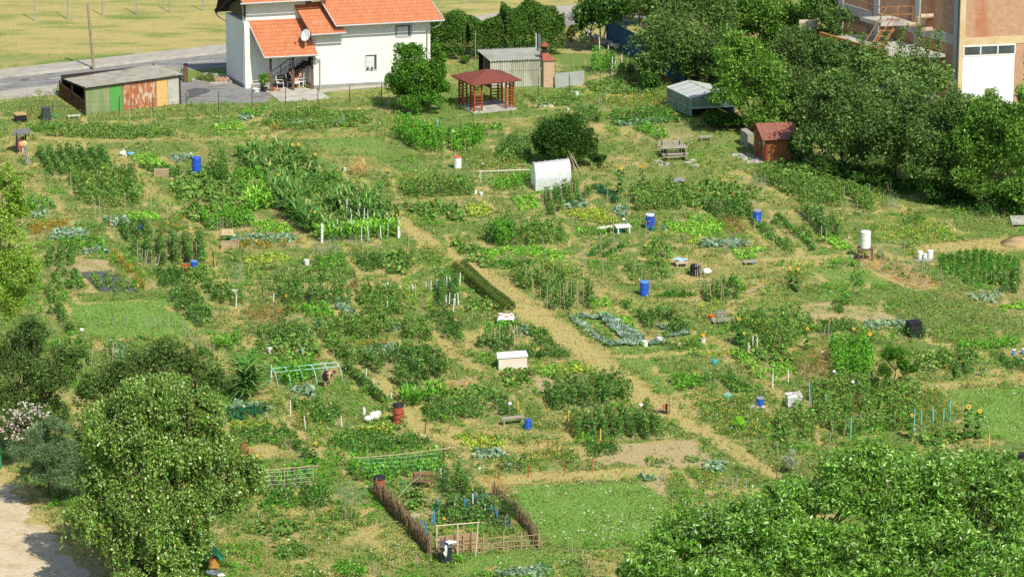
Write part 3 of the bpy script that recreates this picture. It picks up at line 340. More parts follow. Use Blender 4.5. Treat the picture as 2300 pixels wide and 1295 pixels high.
 ('bright', [(470, 770), (530, 760), (545, 785), (490, 795)], 'vivid green leafy mound near the near fruit tree top', None, 1.3, 1.3), ('tomlow', [(380, 660), (430, 650), (480, 720), (450, 740), (400, 700)], 'bushy plot right of the green lawn plot', None), ('dark', [(440, 780), (475, 800), (480, 820), (450, 815)], 'dark diagonal row left of the vivid green mound', None), ('tomlow', [(95, 655), (115, 650), (165, 745), (150, 760), (110, 700)], 'narrow dark green hedge row left of the green lawn plot', None), ('mixed', [(230, 770), (330, 760), (420, 780), (400, 810), (260, 810)], 'mixed plot below the green lawn plot', None), ('cabbage', [(245, 775), (275, 770), (290, 810), (265, 812)], 'tall pale artichoke leaves behind the near fruit tree', None, 1.2), ('cabbage', [(310, 790), (340, 785), (345, 798), (315, 800)], 'second pale artichoke clump behind the near fruit tree', None), ('mixed', [(110, 770), (200, 760), (220, 820), (140, 830)], 'loose plot with crossed poles at left', None, .8), ('yellow', [(425, 825), (490, 815), (500, 840), (440, 845)], 'pale yellow-green patch right of the near fruit tree top', None), ('mixed', [(545, 600), (560, 598), (520, 560), (505, 565)], 'brown twiggy row beside the pale plank bench', None, .6), ('weeds', [(170, 660), (400, 655), (420, 670), (190, 678)], 'reddish weeds at the top of the green lawn plot', None, .4, .6), ('tomlow', [(450, 640), (545, 660), (540, 690), (480, 680)], 'mixed bushes above the white stake line at left', None, .7),
]
# ---------------- ground: one sheet, with real dry / bare / clover patches ----------------
def PL(*p): return [tuple(G(*q))[:2] for q in p]
# worn dry tracks: (pixels, half width m, strength)
TRACKS = [([(775, 380), (830, 430), (875, 475), (960, 545), (1040, 590)], .55, .95), ([(1040, 590), (1110, 640), (1180, 695), (1260, 745), (1350, 815), (1430, 880), (1495, 925)], 1.05, 1.0),
 ([(1495, 925), (1570, 965), (1640, 1005), (1700, 1045), (1760, 1085), (1860, 1160)], .5, .95),
 ([(255, 340), (300, 380), (340, 420), (390, 470), (430, 530), (470, 580), (500, 660), (540, 700)], .55, .6), ([(55, 395), (110, 440), (150, 490)], .6, .6), ([(430, 300), (470, 350), (530, 400), (600, 450)], .5, .5),
 ([(600, 450), (640, 490), (690, 540)], .4, .75), ([(870, 455), (960, 452), (1070, 440), (1120, 470), (1180, 520), (1290, 590), (1340, 640), (1450, 700)], .4, .6),
 ([(1190, 700), (1350, 700), (1500, 672), (1700, 655)], .7, .6), ([(1330, 800), (1450, 800), (1640, 785)], .45, .95), ([(1600, 760), (1650, 800), (1720, 860), (1760, 900)], .5, .7),
 ([(1100, 1080), (1250, 1072), (1480, 1060)], .8, .9), ([(1100, 440), (1130, 440)], .3, .8), ([(470, 770), (520, 830), (560, 870)], .5, .7),
 ([(850, 850), (910, 930), (960, 975), (1060, 1000), (1200, 1010), (1290, 1010)], .7, .85), ([(950, 740), (1010, 790), (1080, 830)], .5, .75), ([(1180, 860), (1260, 940), (1300, 990)], .4, .6),
 ([(1230, 940), (1480, 925)], .4, .7), ([(140, 320), (340, 312), (600, 310), (850, 300)], .7, .55), ([(150, 575), (350, 650), (520, 650)], .4, .4), ([(1530, 400), (1630, 470), (1740, 570)], .35, .5),
 ([(1720, 583), (1950, 575), (2080, 585)], .6, .85), ([(1700, 570), (1760, 690), (1950, 700)], .7, .5), ([(2090, 560), (2300, 545)], 1.3, .9), ([(2060, 870), (2180, 862), (2300, 850)], .6, .85), ([(1490, 905), (1600, 900)], .3, .9),
 ([(600, 1120), (720, 1180), (840, 1190), (900, 1260)], 1.2, .55), ([(1650, 600), (1760, 560)], .3, .5), ([(1340, 640), (1440, 690)], .7, .6), ([(2130, 660), (2260, 690)], .4, .6), ([(0, 250), (130, 250)], .4, .3), ([(190, 262), (430, 255), (860, 240)], .35, .5),
 ([(380, 760), (440, 820)], .4, .5), ([(1180, 560), (1240, 620)], .4, .5), ([(1010, 780), (1060, 820)], .4, .6)]
# patches: (kind, px polygon, strength)   d = dry, s = bare soil, c = clover lawn
PATCHES = [('d', [(-200, -400), (1290, -400), (1290, 15), (520, 100), (-200, 168)], .62), ('d', [(1290, 380), (1420, 300), (1680, 300), (1700, 360), (1560, 400), (1380, 430)], .42),
 ('d', [(-60, 1000), (30, 1060), (120, 1120), (200, 1190), (290, 1290), (200, 1330), (0, 1120)], .95), ('d', [(30, 255), (180, 262), (170, 300), (0, 320)], .5), ('s', [(165, 580), (245, 582), (262, 606), (160, 610)], 1.), ('s', [(180, 615), (240, 612), (320, 652), (200, 655)], .6), ('c', [(170, 665), (420, 655), (470, 745), (400, 760), (190, 750), (140, 700)], 1.),
 ('s', [(985, 850), (1050, 848), (1072, 868), (1010, 875)], .8), ('s', [(1170, 855), (1240, 850), (1262, 868), (1240, 880), (1165, 882)], .9), ('s', [(1385, 995), (1560, 990), (1625, 1050), (1500, 1058), (1390, 1040), (1330, 1060), (1340, 1020)], .95),
 ('s', [(1415, 1075), (1500, 1080), (1510, 1115), (1450, 1125)], .9), ('c', [(1150, 1095), (1450, 1080), (1500, 1120), (1480, 1210), (1240, 1225), (1180, 1170)], 1.), ('d', [(1290, 1235), (1420, 1225), (1400, 1295), (1330, 1295)], .8),
 ('c', [(2060, 885), (2300, 870), (2300, 1000), (2200, 960)], 1.), ('s', [(1740, 685), (1880, 678), (1960, 690), (2010, 715), (1800, 722)], .9), ('s', [(1930, 575), (1985, 570), (2125, 640), (2060, 650), (1950, 600)], .95), ('c', [(700, 300), (850, 300), (880, 350), (740, 345)], .6),
 ('d', [(560, 1130), (700, 1110), (830, 1150), (920, 1250), (880, 1295), (520, 1295), (480, 1220)], .5), ('d', [(2170, 545), (2300, 500), (2300, 640), (2100, 600)], .7), ('d', [(950, 960), (1120, 950), (1260, 960), (1300, 1080), (1150, 1090), (1000, 1010)], .6),
 ('c', [(1080, 560), (1280, 555), (1270, 600), (1130, 605)], .7), ('d', [(700, 350), (860, 350), (900, 385), (760, 385)], .55), ('c', [(1290, 720), (1550, 710), (1590, 780), (1400, 795)], .6), ('c', [(1060, 1240), (1300, 1240), (1250, 1295), (1000, 1295)], .7),
 ('c', [(1390, 800), (1560, 800), (1500, 890), (1430, 850)], .6), ('c', [(0, 230), (130, 225), (180, 260), (20, 250)], .9), ('d', [(1560, 580), (1700, 590), (1740, 680), (1600, 690)], .45), ('c', [(1840, 590), (1960, 600), (1990, 640), (1860, 640)], .7),
 ('d', [(1450, 880), (1550, 890), (1600, 930), (1520, 960), (1460, 920)], .8), ('s', [(1430, 290), (1560, 280), (1570, 325), (1450, 320)], .5), ('d', [(1000, 140), (1070, 120), (1080, 210), (1010, 220)], .4), ('d', [(740, 200), (1000, 190), (1000, 235), (740, 235)], .5)]
_TR = [(PL(*p), w_, s_) for p, w_, s_ in TRACKS]; _PA = [(k, PL(*p), s_) for k, p, s_ in PATCHES]
_BD = []
for _b in B:
    if len(_b[1]) < 3: continue
    _g = PL(*_b[1]); _a = np.array(_g); _BD.append(({'weeds': .15, 'yflower': .45, 'strawb': .4, 'mixtall': .4, 'mixed': .4, 'flowers': .4}.get(_b[0], .55), _g, *(_a.min(0) - .9), *(_a.max(0) + .9)))
def masks(x, y):
    x = np.asarray(x, float); y = np.asarray(y, float)
    n1 = vnoise(x, y, 3.1, 1); n2 = vnoise(x, y, .9, 2); n3 = vnoise(x, y, .35, 3); nn = n1 * .5 + n2 * .3 + n3 * .2
    dry = np.clip((nn - .41) * 2.6, 0, 1) * .85; soil = np.clip((vnoise(x, y, 1.7, 7) * .6 + n3 * .4 - .66) * 5, 0, 1) * .6; clo = np.zeros_like(x)
    sm = lambda t: np.clip(t, 0, 1) ** 2 * (3 - 2 * np.clip(t, 0, 1))
    for k, poly, s_ in _PA:
        f = sm((polyfield(x, y, poly) + (nn - .5) * 1.4) / .7 + .5) * s_
        if k == 'd': dry = np.maximum(dry, f * (.65 + .7 * (nn - .25)))
        elif k == 's': soil = np.maximum(soil * (1 - f), f); dry = dry * (1 - .5 * f)
        else: clo = np.maximum(clo, f); dry = dry * (1 - .8 * f); soil *= 1 - f
    dn, _ = nn, 0
    for k, pg, x0, y0, x1, y1 in _BD:     # dug soil inside each plot, a dry trodden rim round it
        i = np.nonzero((x > x0) & (x < x1) & (y > y0) & (y < y1))[0]
        if not len(i): continue
        f = polyfield(x[i], y[i], pg) + (nn[i] - .5) * .5; ins = sm(f / .25 + .6); rim = sm(1.1 - np.abs(f + .28) / .3) * np.clip(n2[i] * 2 - .35, 0, 1)
        soil[i] = np.maximum(soil[i], ins * k * (.6 + .6 * n3[i])); dry[i] = np.maximum(dry[i] * (1 - ins * .5), rim * .95); clo[i] *= 1 - ins
    for pl, w_, s_ in _TR:
        d = np.min([dseg(x, y, pl[i], pl[i + 1]) for i in range(len(pl) - 1)], 0)
        f = sm(1.25 - (d + (nn - .5) * .9) / (w_ * 1.35)) * s_
        dry = np.maximum(dry, f); clo *= 1 - f; soil = soil * (1 - f)
    ff = y > 288; st = vnoise(x * .35 + y * .12, y, 1.3, 15) * .5 + vnoise(x * .3, y, .5, 16) * .5; dry = np.where(ff, np.clip(dry * .5 + st * 1.1 - .10, 0, .9), dry)
    return np.clip(dry, 0, 1), np.clip(soil, 0, 1), clo
def ground_material():
    m = bpy.data.materials.new('dry_summer_turf'); m.use_nodes = True; t = m.node_tree; b = _bs(m); N = t.nodes.new; L = t.links.new
    tc = N('ShaderNodeTexCoord'); at = N('ShaderNodeAttribute'); at.attribute_name = 'cover'; sp = N('ShaderNodeSeparateColor'); L(at.outputs[0], sp.inputs[0])
    def noise(sc, det=5, ro=.6, st=None):
        n = N('ShaderNodeTexNoise'); n.inputs['Scale'].default_value = sc; n.inputs['Detail'].default_value = det; n.inputs['Roughness'].default_value = ro
        if st: mp = N('ShaderNodeMapping'); mp.inputs['Scale'].default_value = st; L(tc.outputs['Object'], mp.inputs[0]); L(mp.outputs[0], n.inputs[0])
        else: L(tc.outputs['Object'], n.inputs[0])
        return n.outputs[0]
    def ramp(src, a, ca, c_, cb):
        r = N('ShaderNodeValToRGB'); L(src, r.inputs[0]); e = r.color_ramp.elements; e[0].position = a; e[0].color = (*ca, 1); e[1].position = c_; e[1].color = (*cb, 1); return r.outputs[0]
    def mix(f, a, c_):
        x = N('ShaderNodeMix'); x.data_type = 'RGBA'; L(f, x.inputs[0]); L(a, x.inputs[6]); L(c_, x.inputs[7]); return x.outputs[2]
    fine = noise(9, 6, .75); mid = noise(1.6, 6, .7)
    green = ramp(fine, .36, (.09, .15, .03), .64, (.23, .31, .085)); clover = ramp(fine, .36, (.11, .21, .035), .64, (.24, .38, .09))
    straw = ramp(fine, .33, (.31, .255, .08), .68, (.53, .45, .19)); soil = ramp(fine, .33, (.32, .25, .12), .68, (.50, .40, .215))
    def thr(src, jitter):   # break the blend up with fine noise so blades and bare spots interlock
        a = N('ShaderNodeMath'); a.operation = 'SUBTRACT'; L(jitter, a.inputs[0]); a.inputs[1].default_value = .5
        k = N('ShaderNodeMath'); k.operation = 'MULTIPLY_ADD'; L(a.outputs[0], k.inputs[0]); k.inputs[1].default_value = 1.5; L(src, k.inputs[2])
        r = N('ShaderNodeMapRange'); r.inputs[1].default_value = .25; r.inputs[2].default_value = .75; L(k.outputs[0], r.inputs[0]); return r.outputs[0]
    j1 = noise(5.5, 6, .7); j2 = noise(7.5, 6, .7, (1, 1.4, 1))
    c = mix(sp.outputs[2], green, clover); c = mix(thr(sp.outputs[0], j1), c, straw); c = mix(thr(sp.outputs[1], j2), c, soil)
    r = N('ShaderNodeMapRange'); r.inputs[3].default_value = .78; r.inputs[4].default_value = 1.22; L(mid, r.inputs[0])
    mu = N('ShaderNodeMix'); mu.data_type = 'RGBA'; mu.blend_type = 'MULTIPLY'; mu.inputs[0].default_value = 1; L(c, mu.inputs[6]); L(r.outputs[0], mu.inputs[7])
    L(mu.outputs[2], b.inputs['Base Color']); b.inputs['Roughness'].default_value = .95; b.inputs['Specular IOR Level'].default_value = .1
    bp = N('ShaderNodeBump'); bp.inputs['Strength'].default_value = .7; bp.inputs['Distance'].default_value = .06; L(j1, bp.inputs['Height']); L(bp.outputs[0], b.inputs['Normal'])
    return m
TURF = ground_material()
def sheet(name, X, Y, z, mat, fn=masks, kind='structure'):
    ny, nx = X.shape; v = np.stack([X, Y, np.broadcast_to(z, X.shape)], -1).reshape(-1, 3).astype(np.float32)
    idx = np.arange(nx * ny).reshape(ny, nx); f = np.stack([idx[:-1, :-1], idx[:-1, 1:], idx[1:, 1:], idx[1:, :-1]], -1).reshape(-1, 4).astype(np.int32)
    me = bpy.data.meshes.new(name); me.vertices.add(len(v)); me.vertices.foreach_set('co', v.ravel()); n = len(f)
    me.loops.add(4 * n); me.loops.foreach_set('vertex_index', f.ravel()); me.polygons.add(n)
    me.polygons.foreach_set('loop_start', np.arange(0, 4 * n, 4, dtype=np.int32)); me.polygons.foreach_set('loop_total', np.full(n, 4, dtype=np.int32)); me.update(calc_edges=True)
    if fn is not None:
        c = np.ones((len(v), 4), dtype=np.float32); c[:, 0], c[:, 1], c[:, 2] = fn(v[:, 0], v[:, 1])
        at = me.attributes.new('cover', 'FLOAT_COLOR', 'POINT'); at.data.foreach_set('color', c.ravel())
    me.materials.append(mat); ob = bpy.data.objects.new(name, me); COL.objects.link(ob); return tag(ob, kind=kind)
gx = np.concatenate([[-2500, -800, -250, -100], np.arange(-52, 52.1, .25), [100, 250, 800, 2500]])
gy = np.concatenate([[-800, -100, 60, 130], np.arange(176, 340.1, .3), [380, 500, 900, 3000, 5000]])
GX, GY = np.meshgrid(gx, gy); sheet('ground', GX, GY, 0.0, TURF)
def strip(name, px, half, z, mat, step=.2, nx=9):    # a worn track as a sheet of its own, ragged edge
    pl = [Vector((*q, 0)) for q in PL(*px)]; pts = []
    for a, b in zip(pl, pl[1:]):
        k = max(2, int((b - a).length / step)); pts += [a.lerp(b, i / k) for i in range(k)]
    pts.append(pl[-1]); P_ = np.array([tuple(p)[:2] for p in pts]); T = np.gradient(P_, axis=0); T /= np.linalg.norm(T, axis=1)[:, None]; Nn = np.stack([-T[:, 1], T[:, 0]], 1)
    s = np.linspace(-1, 1, nx); rag = 1 + .35 * (vnoise(P_[:, 0], P_[:, 1], .8, 4) - .5)
    X = P_[:, 0][:, None] + Nn[:, 0][:, None] * s * half * rag[:, None]; Y = P_[:, 1][:, None] + Nn[:, 1][:, None] * s * half * rag[:, None]
    return sheet(name, X, Y, z, mat)
strip('path', TRACKS[0][0] + TRACKS[1][0][1:] + TRACKS[2][0][1:], .85, .004, TURF, nx=13)
for i in (3, 7, 8, 9, 11, 14): strip('path', TRACKS[i][0], TRACKS[i][1], .008 + .001 * i, TURF, step=.3)

# ---------------- road, pavement, driveway, gravel track ----------------
ASPH = pm('asphalt', (.27, .265, .25), (.20, .195, .185), 1.5, .9, .25, c3=(.14, .14, .13), c3s=.5, c3pos=(.54, .58), stretch=(1, 3, 1))
PAVE = pm('pavement_concrete', (.42, .39, .33), (.34, .31, .26), 1.5, .9, .2)
def band(name, l1, l2, z0, z1, mat, kind='structure', base=0.0):
    mb = MB(); a, b = [G(*p) for p in l1]; c, d = [G(*p) for p in l2]
    q = [Vector((p.x, p.y, base - .05)) for p in (a, b, d, c)] + [Vector((p.x, p.y, z1)) for p in (a, b, d, c)]
    n = (q[5] - q[4]).cross(q[7] - q[4])
    if n.z < 0: q = [q[1], q[0], q[3], q[2], q[5], q[4], q[7], q[6]]
    mb.hexa(q); return mb.build(name, mat, kind=kind)
def lin(x, y0, sl=-.1138): return (x, y0 + sl * x)
XL, XR = -400, 1700
band('road', (lin(XL, 205), lin(XR, 205)), (lin(XL, 176), lin(XR, 176)), 0, .006, ASPH)
band('pavement', (lin(XL, 176), lin(XR, 176)), (lin(XL, 160), lin(XR, 160)), 0, .13, PAVE)
band('kerb', (lin(XL, 177.2), lin(XR, 177.2)), (lin(XL, 175.7), lin(XR, 175.7)), 0, .145, CONC)
pv = MB(); pv.slab([G(*p, .03) for p in [(-60, 212), (-60, 224), (60, 212), (134, 212), (138, 200), (134, 189.5), (-60, 212 - .1)]][::-1], .02)
band('pavement', (lin(XL, 216), (128, 212)), (lin(XL, 205), (128, 190.4)), 0, .02, PAVE)
band('road', (lin(430, 208), lin(520, 208)), (lin(430, 198), lin(520, 198)), 0, .012, ASPH)
WPAINT = m_plain('worn_road_paint', (.62, .62, .58), .8, .75, 12)
for x0, x1 in [(-60, 27), (110, 150), (200, 290), (330, 370), (410, 480), (1235, 1276), (620, 700), (800, 880)]:
    band('road_marking', (lin(x0, 190.6), lin(x1, 190.6)), (lin(x0, 189.8), lin(x1, 189.8)), 0, .012, WPAINT)
for x, y in [(57, 178.5), (28, 174)]: band('manhole_cover', ((x - 10, y + 1.5), (x + 10, y + .5)), ((x - 10, y - 1), (x + 10, y - 2)), 0, .011, pm('iron_cover', (.13, .11, .10)))
dr = MB(); dr.slab([G(x, y, .03) for x, y in [(424, 232), (520, 231), (600, 229), (612, 214), (588, 198), (556, 191), (500, 186), (436, 183), (415, 187), (412, 160), (400, 160), (404, 232)]], .06)
dr.build('driveway', ASPH, kind='structure')
DAMP = pm('damp_asphalt', (.13, .125, .115), (.09, .09, .085), 2, .6)
dp = MB(); dp.slab([G(x, y, .036) for x, y in [(413, 228), (425, 212), (418, 202), (440, 197), (462, 199), (474, 203), (465, 209), (450, 213), (430, 221)]], .004); dp.build('driveway', DAMP, kind='structure')
tr = MB(); tr.slab([G(x, y, .05) for x, y in [(630, 229), (742, 221), (728, 211), (718, 205), (706, 199), (552, 190), (575, 200), (604, 208)]], .06); tr.build('terrace', CONC, kind='structure')
sp_ = MB(); sp_.slab([G(x, y, .06) for x, y in [(720, 207), (880, 193), (880, 188), (716, 200)]], .05); sp_.build('pavement', PAVE, kind='structure')
# pale gravel track in the near left corner
GRAV = pm('pale_gravel', (.62, .52, .36), (.50, .41, .27), 5, .95, .6, c3=(.40, .31, .15), c3s=.8, c3pos=(.48, .68))
_e = [G(*q) for q in [(345, 1420), (205, 1295), (150, 1235), (90, 1180), (38, 1120), (10, 1075), (-25, 1030), (-120, 960)]]; _r = []
for a, b in zip(_e, _e[1:]):
    k = max(2, int((b - a).length / .22)); _r += [a.lerp(b, i / k) for i in range(k)]
_r = [q + Vector((1, .4, 0)) * ((float(vnoise(q.x, q.y, .7, 50)) - .5) * 1.1 + (float(vnoise(q.x, q.y, .25, 51)) - .5) * .5) for q in _r]
gr = MB(); _l = [q - Vector((14, 6, 0)) for q in _r]; _n = len(_r); gr.add([(q.x, q.y, .012) for q in _r + _l], [(i, i + 1, _n + i + 1, _n + i) for i in range(_n - 1)]); gr.build('road', GRAV, kind='structure')
# bank of soil and straw at the right edge
# ---------------- house ----------------
RENDERW = pm('white_render', (.86, .85, .77), (.81, .80, .72), .7, .95, c3=(.68, .67, .60), c3s=.5, c3pos=(.56, .78), stretch=(1, 1, .35))
PLINTH = pm('grey_plinth', (.36, .36, .33), (.28, .28, .26), 3)
TILE = brickm('orange_roof_tiles', (.60, .22, .105), (.52, .18, .085), (.36, .12, .055), .22, .28, .018, .5, .6)
DARKW = pm('dark_stained_wood', (.045, .03, .022), (.025, .018, .014), 5, .7)
GUT = m_plain('grey_gutter_metal', (.45, .44, .42), .5)
BLACKV = m_plain('dark_opening', (.012, .012, .014), .4)
GLASS = pm('window_glass', (.10, .12, .13), (.05, .06, .07), 1, .08, spec=.8)
H = Frame((705, 199), (967, 185), (682, 186.5)); F = H
aR = F.A(967, 185, 0); aL = F.A(549, 190, 1.2); bB = 1.2 + (G(512, 167) - G(549, 189.5)).length
house = thing('house', 'white two-storey house with orange tiled roofs and a canopied terrace', 'house', F.p(aR / 2, 1, 0))
mb = MB(); mb.fbox(F, 0, aR, 0, bB, .25, 4.75); mb.fbox(F, aL, 0, 1.2, bB, .25, 4.75)
# upper storey wall above the canopy carries on to the roof
mb.fbox(F, aL + .2, 0, 1.203, 1.6, 4.75, 6.2); mb.build('wall', RENDERW, house)
mb = MB(); mb.fbox(F, -.04, aR + .04, -.04, bB + .04, 0, .25); mb.fbox(F, aL - .04, -.04, 1.16, bB + .04, 0, .25); mb.build('plinth', PLINTH, house)
mb = MB(); mb.fbox(F, aL - .05, aL + .32, .9, 1.2, 0, 4.75); mb.build('corner_pillar', RENDERW, house)
def roofpanel(name, pts, th=.16, mat=None, parent=None):
    mb = MB(); q = [Vector(p) for p in pts]
    if (q[1] - q[0]).cross(q[2] - q[0]).z < 0: q = q[::-1]
    return mb.slab(q, th).build(name, mat or TILE, parent or house)
V = F.V
main_roof = roofpanel('roof', [V(754, 57.5, -.75), V(998, 45, -.75), V(920, -70, 2.3), V(684, -58, 2.3)])
mid_roof = roofpanel('roof', [V(700, 77, -.7), V(777, 72.5, -.7), V(737, 2, 1.3), V(659, 8, 1.3)])
up_roof = roofpanel('roof', [V(540, 7.5, .35), V(736, -3, .35), V(690, -62, 2.4), V(500, -52, 2.4)])
canopy = roofpanel('canopy_roof', [V(594, 128, -.5), V(714.5, 122, -.5), V(676, 41, 1.18), V(556, 46.5, 1.18)], .12)
# rear slope with its dark soffit
roofpanel('rear_roof', [V(484, 24, bB + .6), V(500, -52, 2.4), V(690, -62, 2.4), V(700, 10, bB + .6)], .14, DARKW)
mb = MB(); mb.bar(V(484, 26, bB + .6), V(536, -20, 2.4), .12, .3); mb.bar(V(541, 8, .35), V(500, -50, 2.4), .1, .28); mb.build('bargeboard', DARKW, house)
g = [F.S(527, 30, aL - .005), F.S(549, 42, aL - .005), F.S(549, 12, aL - .005), F.S(527, 2, aL - .005), F.S(512, 12, aL - .005), F.S(512, 24, aL - .005)]
mb = MB(); mb.slab(g, .03); mb.build('balcony_opening', BLACKV, house)
mb = MB()
for a, b in ((V(754, 59, -.83), V(999, 46.3, -.83)), (V(699, 79, -.78), V(778, 74.3, -.78)), (V(540, 9.5, .28), V(736, -1, .28)), (V(593, 130, -.57), V(715, 124, -.57))): mb.tube([a, b], .065, 6)
mb.build('gutter', GUT, house)
mb = MB(); mb.tube([V(754, 57, -.78), V(684, -58, 2.3)], .05, 5); mb.tube([V(998, 45, -.78), V(920, -70, 2.3)], .05, 5); mb.tube([V(593, 128, -.52), V(555, 46, 1.18)], .04, 5); mb.build('roof_edge_trim', GUT, house)
mb = MB()
for pts in ([V(544, 10, .3), V(546, 30, 1.12), V(548, 189, 1.05)], [V(990, 50, -.8), V(988, 57, -.7), V(960, 68, -.1), V(958, 185, -.08)], [V(706, 79, -.75), V(707, 90, -.1), V(707, 122, -.1), V(709, 143, -.1)], [V(484, 28, bB + .6), V(488, 36, bB + .3), V(510, 50, bB + .02), V(510.5, 165, bB + .03)],
            [V(708, 131, -.12), V(719, 132, -.12), V(719, 202, -.1)], [V(709, 142, -.1), V(719, 133, -.12)]): mb.tube(pts, .045, 6)
mb.build('downpipe', GUT, house)
FR = m_plain('white_window_frame', (.72, .73, .74), .5)
def window(F, px0, py0, px1, py1, b, blind=True, wall=None, nm='window'):
    p0 = F.V(px0, py1, b); p1 = F.V(px1, py0, b); a0 = F.A(px0, py1, b); a1 = F.A(px1, py0, b); c0 = p0.z; c1 = F.V(px0, py0, b).z
    mb = MB()
    for q in ((a0, a1, c0 - .05, c0), (a0, a1, c1, c1 + .06), (a0 - .06, a0, c0 - .05, c1 + .06), (a1, a1 + .06, c0 - .05, c1 + .06)): mb.fbox(F, q[0], q[1], b - .05, b + .01, q[2], q[3])
    o = mb.build(nm, FR, wall)
    g = MB(); g.fbox(F, a0 + .002, a1 - .002, b - .02, b - .003, c0 + .002, c1 - .002); g.build('pane', GLASS, o)
    if blind:
        s_ = MB(); s_.fbox(F, a0 + .03, a1 - .16, b - .03, b - .022, c0 + .05, c1 - .1); s_.build('blind', m_plain('pale_blind', (.68, .72, .72), .7), o)
    return o
wn = window(H, 891, 57, 921, 83, 0, True, house); w2 = window(H, 821, 124, 845, 157, 0, True, house)
mb = MB(); mb.fbox(H, H.A(888, 60, -.04), H.A(890.5, 60, -.04), -.05, -.006, V(889, 84, -.05).z, V(889, 55, -.05).z); mb.fbox(H, H.A(922.3, 60, -.04), H.A(925, 60, -.04), -.05, -.006, V(923, 82, -.05).z, V(923, 54, -.05).z); mb.build('shutter_rail', GREYMET, house)
for x in (826.5, 836):
    p = V(x, 155, -.14); mb = MB(); mb.lathe([(.05, 0), (.06, .08), (.045, .1), (.03, .17)], p); mb.build('flower_pot', BLACKP, origin=p, label='small dark pot on the sill of the lower house window, %s of the two' % ('left' if x < 830 else 'right'), cat='pot', group='pots on the window sill')
# canopy posts, stairs and side window
for x, y, hy in ((609, 204.5, 128), (659, 202.5, 126), (702, 199.5, 124)):
    p = G(x, y, .05); top = P(x, hy, p.y); mb = MB(); mb.box((p.x, p.y, (top.z + .05) / 2), (.16, .16, top.z - .05)); mb.build('post', DARKW, house)
    mb = MB(); mb.box((p.x, p.y, .75), (.18, .18, 1.5)); mb.build('post_sleeve', WOODBRN, house)
mb = MB(); s0 = V(628, 186, .75); s1 = V(688, 141, .75)
for i in range(11):
    q = s0.lerp(s1, i / 10); mb.box(q, (.5, .95, .06), rz=math.atan2(H.u.y, H.u.x))
mb.bar(s0 - Vector((0, 0, .12)), s1 - Vector((0, 0, .12)), .06, .22); mb.build('stairs', DARKW, house)
mb = MB(); a, b = V(590, 176, .3), V(652, 131, .3); mb.tube([a, b], .03, 6); mb.tube([a - Vector((0, 0, .42)), b - Vector((0, 0, .42))], .025, 6)
for t in (0, .3, .65, 1): q = a.lerp(b, t); mb.tube([q, q - Vector((0, 0, .9))], .025, 6)
mb.build('handrail', DARKW, house)
mb = MB(); mb.fbox(H, -.02, -.003, .25, .85, 1.5, 3.1); mb.build('side_window', BLACKV, house)
# satellite dish on the canopy roof
def sat_dish():
    base = V(693, 92, -.2); d = thing('satellite_dish', 'white satellite dish fixed above the orange canopy roof', 'satellite dish', base)
    axis = Vector((-.60, -.68, .42)).normalized(); m = axis.to_track_quat('Z', 'Y').to_matrix(); c = base + Vector((-.18, -.3, .5)) ; c = V(686, 80, -.45)
    mb = MB(); mb.lathe([(.02, -.06), (.2, -.045), (.35, -.01), (.43, .03), (.44, .035), (.36, .0), (.2, -.03), (.02, -.045)], c, 20, False, m); mb.build('reflector', WHITEP, d, smooth=True)
    mb = MB(); mb.tube([c - axis * .05, c - axis * .3 + Vector((0, 0, -.1)), base + Vector((.1, .1, -.1))], .03, 6); mb.build('bracket', GREYMET, d)
    e = c + axis * .55 + Vector((0, 0, .12)); mb = MB(); mb.tube([c + m @ Vector((0, .4, .03)), e], .015, 5); mb.box(e, (.09, .09, .12)); mb.build('receiver_arm', GREYMET, d)
sat_dish()

# ---------------- patchwork shed ----------------
S = Frame((192, 258), (405, 234), (135, 216))
shed = thing('shed', 'low lean-to shed walled in rusty, green and tan metal sheets beside the road', 'shed', S.p(3, 1.5))
aS = S.A(405, 234, 0); bS = (G(135, 216) - S.o).length
def sh(x): return S.A(x, 250, 0)
def panel(x0, x1, y0a, y0b, mat, nm, lab=None, amp=.02, pitch=.14):
    a0, a1 = sh(x0), sh(x1); zt = lambda a: S.V(192 + a * (405 - 192) / aS, y0a, 0).z
    A = S.p(a0, 0, 0.02); B = S.p(a1, 0, .02); mb = MB(); c1 = S.V(x1, y0b, 0).z; c0 = S.V(x0, y0a, 0).z
    mb.corr(A, B, S.p(a1, 0, c1), S.p(a0, 0, c0), pitch, amp); return mb.build(nm, mat, shed, label=lab)
GRN1 = pm('algae_stained_sheet', (.30, .34, .18), (.20, .28, .11), 2, .7, c3=(.10, .22, .06), c3s=.9, stretch=(1, 1, .3)); GRN2 = pm('green_painted_sheet', (.09, .32, .07), (.13, .40, .10), 3, .6, stretch=(1, 1, .2))
RUST = pm('rusty_sheet', (.34, .10, .045), (.48, .19, .09), 3.5, .85, c3=(.60, .50, .36), c3s=5, c3pos=(.5, .58), stretch=(1, 1, .35)); TAN = m_plain('tan_board', (.72, .45, .17), .8); GREYS = pm('grey_sheet', (.52, .50, .46), (.42, .41, .38), 2)
RUSTD = pm('dark_rusty_sheet', (.17, .075, .035), (.10, .045, .025), 2, .9, c3=(.25, .13, .06), c3s=2, stretch=(1, 1, .2))
panel(192, 248, 197, 193, GRN1, 'wall_sheet', 'green-grey algae-stained wall sheet'); panel(248.5, 276, 193, 190, GRN2, 'wall_sheet', 'bright green wall sheet'); panel(276.5, 314, 187.5, 183, RUST, 'wall_sheet', 'rusty wall sheet'); panel(314, 352.5, 183, 178.5, RUST, 'wall_sheet', 'rusty wall sheet')
panel(353, 378, 178.5, 175.5, TAN, 'wall_sheet', 'plain tan wall board', 0.001); panel(378.5, 406, 175, 171.5, GREYS, 'wall_sheet', 'grey wall sheet', .01)
zr = lambda x, y, b: S.V(x, y, b)
